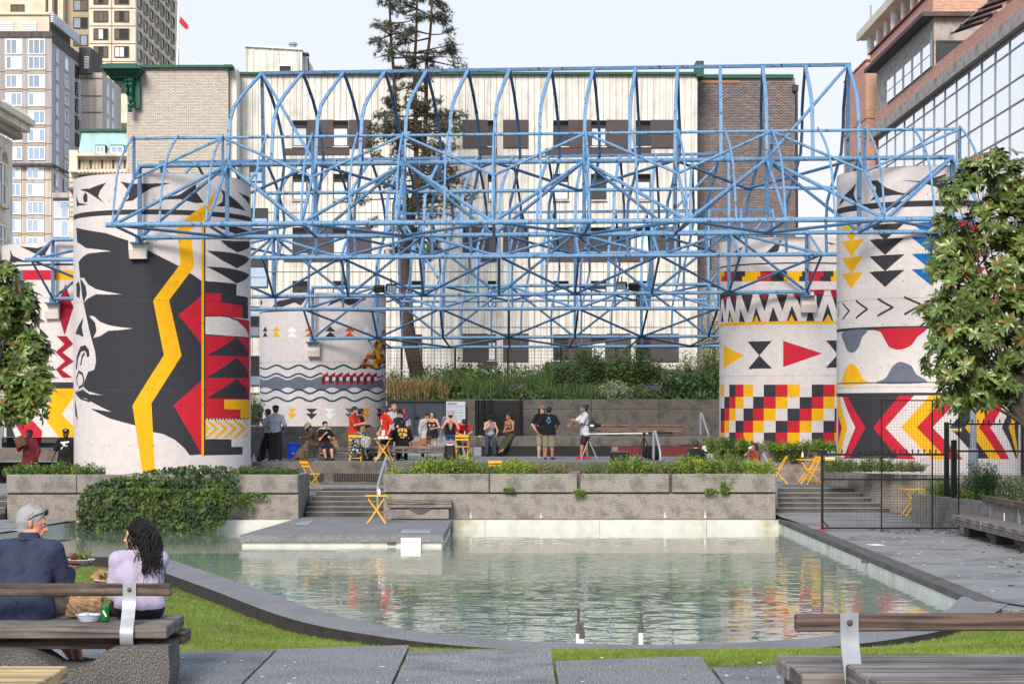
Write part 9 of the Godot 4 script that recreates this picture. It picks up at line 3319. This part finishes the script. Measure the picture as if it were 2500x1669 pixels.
func build_small_things() -> void:
	# on the couple's bench
	var paper:=mat("kraft_paper",Color(0.74,0.60,0.46),0.9,"weave",3.0,"blotch",2.0,"folds",3.0,1.6,false)
	var bag:=Geo.new()
	var n:=FastNoiseLite.new()
	n.frequency = 4.0
	for j in 9:
		for i in 20:
			var q:=[]
			for c in [[0,0],[1,0],[1,1],[0,1]]:
				var a:float=TAU*(i+c[0])/20.0
				var v:float=(j+c[1])/9.0
				var rr:=(0.115+0.02*sin(v*PI))*(1.0+0.35*n.get_noise_3d(cos(a),v*1.5,sin(a)))*(1.0 - 0.25*v)
				q.append(Vector3(cos(a)*rr*1.15,v*0.20+0.012*sin(a*3.0)*v,sin(a)*rr*0.6))
			bag.quad(q[0],q[1],q[2],q[3],q[0]*Vector3(1,0,1))
	tag(put("paper_bag",bag.done(),paper,null,Transform3D(Basis(Vector3.BACK,-0.15),Vector3(-3.17,1.395,-15.58))),"crumpled brown paper bag on the bench between the couple","paper bag")
	var flap:=Geo.new()
	flap.slab(PackedVector2Array([Vector2(-0.06,0),Vector2(0.0,0.07),Vector2(0.07,0.05),Vector2(0.09,-0.04),Vector2(0.02,-0.05)]),0.03)
	tag(put("wrapper",flap.done(),paper,null,Transform3D(Basis(Vector3.RIGHT,-0.5),Vector3(-3.14,1.66,-15.9))),"folded kraft paper wrapper showing above the bench rail","wrapper")
	var tray:=thing("food_container","clear plastic bowl on the bench planks before the paper bag","container",Vector3(-3.08,1.397,-15.30))
	var tg:=Geo.new()
	tg.lathe([Vector2(0,0),Vector2(0.07,0.0),Vector2(0.098,0.045),Vector2(0.104,0.047),Vector2(0.104,0.050),Vector2(0.094,0.05),Vector2(0.068,0.006),Vector2(0,0.006)],24)
	put("bowl",tg.done(),plain("clear_plastic",Color(0.78,0.82,0.88),0.15),tray)
	var film:=Geo.new()
	for i in 8:
		film.ball(Vector3(rnd(-0.06,0.06),0.05,rnd(-0.05,0.05)),Vector3(0.03,0.012,0.03),4,6)
	put("crumpled_film",film.done(),M.clear_plastic,tray)
	var can:=thing("drink_can","green drink can standing beside the clear bowl","can",Vector3(-2.965,1.397,-15.27))
	var cg:=Geo.new()
	cg.lathe([Vector2(0,0.004),Vector2(0.024,0.0),Vector2(0.031,0.01),Vector2(0.031,0.102),Vector2(0.026,0.113)],22)
	put("can_body",cg.done(),plain("can_green",Color(0.08,0.52,0.22),0.3,0.5),can)
	var cl:=Geo.new()
	cl.lathe([Vector2(0.027,0.113),Vector2(0.027,0.116),Vector2(0.024,0.112),Vector2(0,0.112)],22,false)
	put("can_lid",cl.done(),M.galvanised,can)
	put("pale_mark",box_mesh,M.white,can,Transform3D(Basis(Vector3.BACK,0.5)*Basis.from_scale(Vector3(0.012,0.05,0.003)),Vector3(0.004,0.06,0.0305)))
	# among the crowd
	var bin:=thing("recycling_bin","bright blue plastic recycling bin against the low wall","bin",ground_at(716,70.6,1.335))
	var bg:=Geo.new()
	bg.slab(PackedVector2Array([Vector2(-0.165,0),Vector2(0.165,0),Vector2(0.205,0.50),Vector2(-0.205,0.50)]),0.32)
	put("bin_body",bg.done(),plain("bin_blue",Color(0.03,0.32,0.86),0.45),bin)
	bb("bin_rim",Vector3(0,0.51,0),Vector3(0.45,0.05,0.38),0.012,M.bin_blue,bin)
	bb("pale_mark",Vector3(0,0.2,0.163),Vector3(0.10,0.025,0.006),0.001,M.white,bin)
	var tri:=Geo.new()
	for k in 3:
		tri.tube([Vector3(0.055*sin(TAU*k/3.0),0.33+0.055*cos(TAU*k/3.0),0.163),Vector3(0.055*sin(TAU*(k+0.75)/3.0),0.33+0.055*cos(TAU*(k+0.75)/3.0),0.163)],[0.009,0.009],5)
	put("arrow_mark",tri.done(),plain("mark_blue",Color(0.35,0.6,0.95),0.5),bin)
	var sc:=thing("suitcase","upright black suitcase beside the yellow chair back","suitcase",ground_at(1098,67.6,1.335))
	bb("case",Vector3(0,0.29,0),Vector3(0.32,0.48,0.22),0.05,M.black,sc)
	bb("white_label",Vector3(0,0.52,0.09),Vector3(0.2,0.04,0.06),0.005,M.white,sc)
	for x in [-0.12,0.12]:
		bb("wheel",Vector3(x,0.025,0.08),Vector3(0.03,0.05,0.05),0.01,M.rubber,sc)
	rod("handle",Vector3(-0.07,0.56,0),Vector3(0.07,0.56,0),0.012,M.soot,sc)
	var card:=plain("cardboard",Color(0.62,0.42,0.28),0.9)
	for q in [[1020,1088,0.42,0.16,0.3,"open cardboard box lying on the long terrace bench"],[1037,1082,0.24,0.20,-0.5,"smaller tilted cardboard box beside the open one on the bench"]]:
		var b:=thing("cardboard_box",q[5],"box",at(q[0],q[1],68.9),q[4])
		bb("box_body",Vector3(0,0.06,0),Vector3(q[2],q[3],0.3),0.004,card,b)
		bb("box_flap",Vector3(q[2]*0.5,q[3]*0.8,0),Vector3(0.02,0.15,0.28),0.002,card,b).rotation.z = -0.7
	for q in [[926,1068,"leftmost in the bottom row"],[934,1068,"middle of the bottom row"],[943,1068,"rightmost in the bottom row"],[935,1060,"second layer of the stack"],[936,1053,"topmost of the stack"]]:
		var b:=bb("takeout_box",at(q[0],q[1],67.35),Vector3(0.10,0.085,0.10),0.006,M.white)
		tag(b,"white takeout box, %s on the pale-topped folding table" % q[2],"box","white takeout boxes on the pale-topped table")
	var st:=Geo.new()
	st.ball(Vector3.ZERO,Vector3(0.17,0.22,0.16),8,12)
	tag(put("striped_bundle",st.done(),cloth(Color.WHITE,"stripes",3.0),null,Transform3D(Basis(Vector3.BACK,0.3),at(893,1080,67.3))),"zebra-striped bundle beside the flowered dress","bundle")
	var pb:=Geo.new()
	pb.slab(PackedVector2Array([Vector2(-0.13,0),Vector2(0.13,0),Vector2(0.06,0.24),Vector2(-0.02,0.2),Vector2(-0.05,0.26),Vector2(-0.1,0.15)]),0.14)
	tag(put("paper_bag",pb.done(),paper,null,Transform3D(Basis(),at(817,1091,68.6))),"small brown paper bag on the dark terrace bench","paper bag")
	var tote:=Geo.new()
	tote.slab(PackedVector2Array([Vector2(-0.12,0),Vector2(0.12,0.02),Vector2(0.13,0.19),Vector2(-0.12,0.17)]),0.08)
	tag(put("white_bag",tote.done(),cloth(Color(0.82,0.77,0.72)),null,Transform3D(Basis(),at(655,1056,67.75))),"white bag carried at the hip of the person raising a hand","bag")
	bottle("water bottle standing at the foot of the bold drum's right edge",at(619,1128,66.9),0.26,M.clear_plastic)
	tag(bb("small_black_bag",at(632,1120,67.0),Vector3(0.12,0.22,0.12),0.03,M.black),"small black bag beside the water bottle by the bold drum","bag")
	bottle("small white bottle on the yellow table on the deck",at(926,1207,55.3),0.16,M.white)
	bottle("white pump bottle on the table by the checkered drum's wall",at(1960,1116,63.9),0.17,M.white)
	tag(bb("small_camera",at(1981,1112,63.9),Vector3(0.11,0.09,0.08),0.02,M.black),"small dark camera with a white top on the bistro table","camera")
	bottle("dark bottle on the ledge between the two seated women",at(1216,1068,75.3),0.2,M.dark_glass)
	tag(bb("food_wrap",at(1172,1066,75.3),Vector3(0.16,0.09,0.12),0.03,plain("wrap_tan",Color(0.78,0.68,0.48),0.9)),"pale food wrapper on the ledge beside the woman in the cap","wrapper")
	# camera gear
	var sl:=thing("camera_slider","white camera slider rail resting on two tripods","camera slider")
	bar("slider_rail",at(1428,1059,68.6),at(1582,1057,68.4),0.035,0.04,M.white,sl)
	tripod("silver-legged tripod under the camera end of the slider",at(1437,1118,68.6),0.74,M.galvanised)
	tripod("black tripod with a pan head at the far end of the slider",at(1573,1118,68.4),0.86,M.black)
	var cam:=thing("film_camera","black and white film camera rig mounted on the slider","camera",at(1445,1056,68.5))
	bb("camera_head",Vector3(0,0.09,0),Vector3(0.20,0.05,0.16),0.01,M.black,cam)
	bb("camera_case",Vector3(0.04,0.24,0),Vector3(0.26,0.18,0.16),0.02,M.black,cam)
	bb("white_panel",Vector3(0.0,0.23,0.083),Vector3(0.12,0.07,0.01),0.002,M.white,cam)
	rod("lens_barrel",Vector3(0.16,0.24,0),Vector3(0.30,0.24,0),0.06,M.black,cam)
	rod("top_handle",Vector3(-0.04,0.36,0),Vector3(0.12,0.36,0),0.018,M.black,cam)
	rod("antenna",Vector3(0.03,0.33,0),Vector3(0.02,0.5,0),0.012,M.black,cam)
	rod("pan_bar",Vector3(0.06,0.08,0),Vector3(0.32,0.05,0.05),0.014,M.black,cam)
	rod("monitor_arm",Vector3(-0.1,0.24,0),Vector3(-0.30,0.27,0.02),0.016,M.black,cam)
	bb("monitor",Vector3(-0.34,0.28,0.02),Vector3(0.05,0.10,0.14),0.01,M.black,cam)
	var eb:=thing("equipment_case","low black equipment case on the terrace below the slider","case",ground_at(1513,68.0,1.335))
	bb("case_body",Vector3(0,0.14,0),Vector3(0.58,0.26,0.36),0.03,M.black,eb)
	bb("case_lid",Vector3(0,0.285,0),Vector3(0.62,0.05,0.38),0.015,M.soot,eb)
	var bp:=thing("backpack","bulky black backpack between the tripod and the slanted handrail","backpack",ground_at(1590,68.9,1.335))
	var bk:=Flesh.new()
	bk.add([[Vector3(-0.1,0.18,0),Vector3(-0.08,0.36,0),0.17,0.13],[Vector3(0.12,0.16,0),Vector3(0.14,0.34,0),0.18,0.15]],0.025,0.08,[[Vector3(0,-1,0),0.0]])
	put("bag_body",bk.mesh(),cloth(Color(0.07,0.075,0.085)),bp)
	litter_bits()
	tag(put("plaza_litter",litter_mesh(),M.white),"flat white paper litter on the plaza paving","litter")
	var bd:=thing("drain_spout","small dark drain spout in the pool's straight side wall","drain",Vector3(7.02,-0.12,-43.0))
	bb("spout",Vector3(-0.03,0,0),Vector3(0.1,0.06,0.16),0.01,M.soot,bd)

func litter_bits() -> void:
	var chip:=Geo.new()
	chip.slab(PackedVector2Array([Vector2(-0.012,-0.006),Vector2(0.008,-0.01),Vector2(0.013,0.004),Vector2(-0.004,0.01)]),0.003)
	var m:=chip.done()
	var xfs:=[]
	var tints:=[]
	for i in 260:
		var p:=Vector3(rnd(-2.9,5.0),0.956,-rnd(15.2,16.9))
		if i > 90:
			p = Vector3(rnd(7.6,11.0),0.004,-rnd(33,56))
		xfs.append(Transform3D(Basis(Vector3.UP,rng.randf()*TAU)*Basis(Vector3.RIGHT,PI/2)*Basis.from_scale(Vector3.ONE*rnd(0.5,1.6 if i < 90 else 3.0)),p))
		tints.append(Color(0.65,0.65,0.66) if i % 3 else Color(0.20,0.14,0.09))
	tag(scatter("litter",m,M.matte_leaf,xfs,tints),"pale chips and crumbs scattered over the paving","litter")

func litter_mesh() -> ArrayMesh:
	var g:=Geo.new()
	g.box(Transform3D(Basis(Vector3.UP,0.3),at(2138,1332,46.3)*Vector3(1,0,1)+Vector3(0,0.012,0)),Vector3(0.28,0.01,0.35))
	return g.done()

func bottle(label: String,p: Vector3,h: float,m: Material) -> void:
	var t:=thing("bottle",label,"bottle",p)
	var g:=Geo.new()
	g.lathe([Vector2(0,0),Vector2(0.035,0.0),Vector2(0.035,h*0.62),Vector2(0.014,h*0.80),Vector2(0.014,h*0.9),Vector2(0,h*0.9)],14)
	put("bottle_body",g.done(),m,t)
	var c:=Geo.new()
	c.lathe([Vector2(0.017,h*0.88),Vector2(0.017,h),Vector2(0,h)],12,false)
	put("bottle_cap",c.done(),M.white,t)

func tripod(label: String,p: Vector3,h: float,m: Material) -> void:
	var t:=thing("tripod",label,"tripod",Vector3(p.x,1.335,p.z))
	for k in 3:
		var a:=TAU*k/3.0+0.4
		rod("leg",Vector3(cos(a)*0.32,0,sin(a)*0.32),Vector3(cos(a)*0.03,h*0.82,sin(a)*0.03),0.018,m,t)
	rod("column",Vector3(0,h*0.5,0),Vector3(0,h,0),0.024,M.black,t)
	bb("head",Vector3(0,h,0),Vector3(0.1,0.08,0.1),0.015,M.black,t)
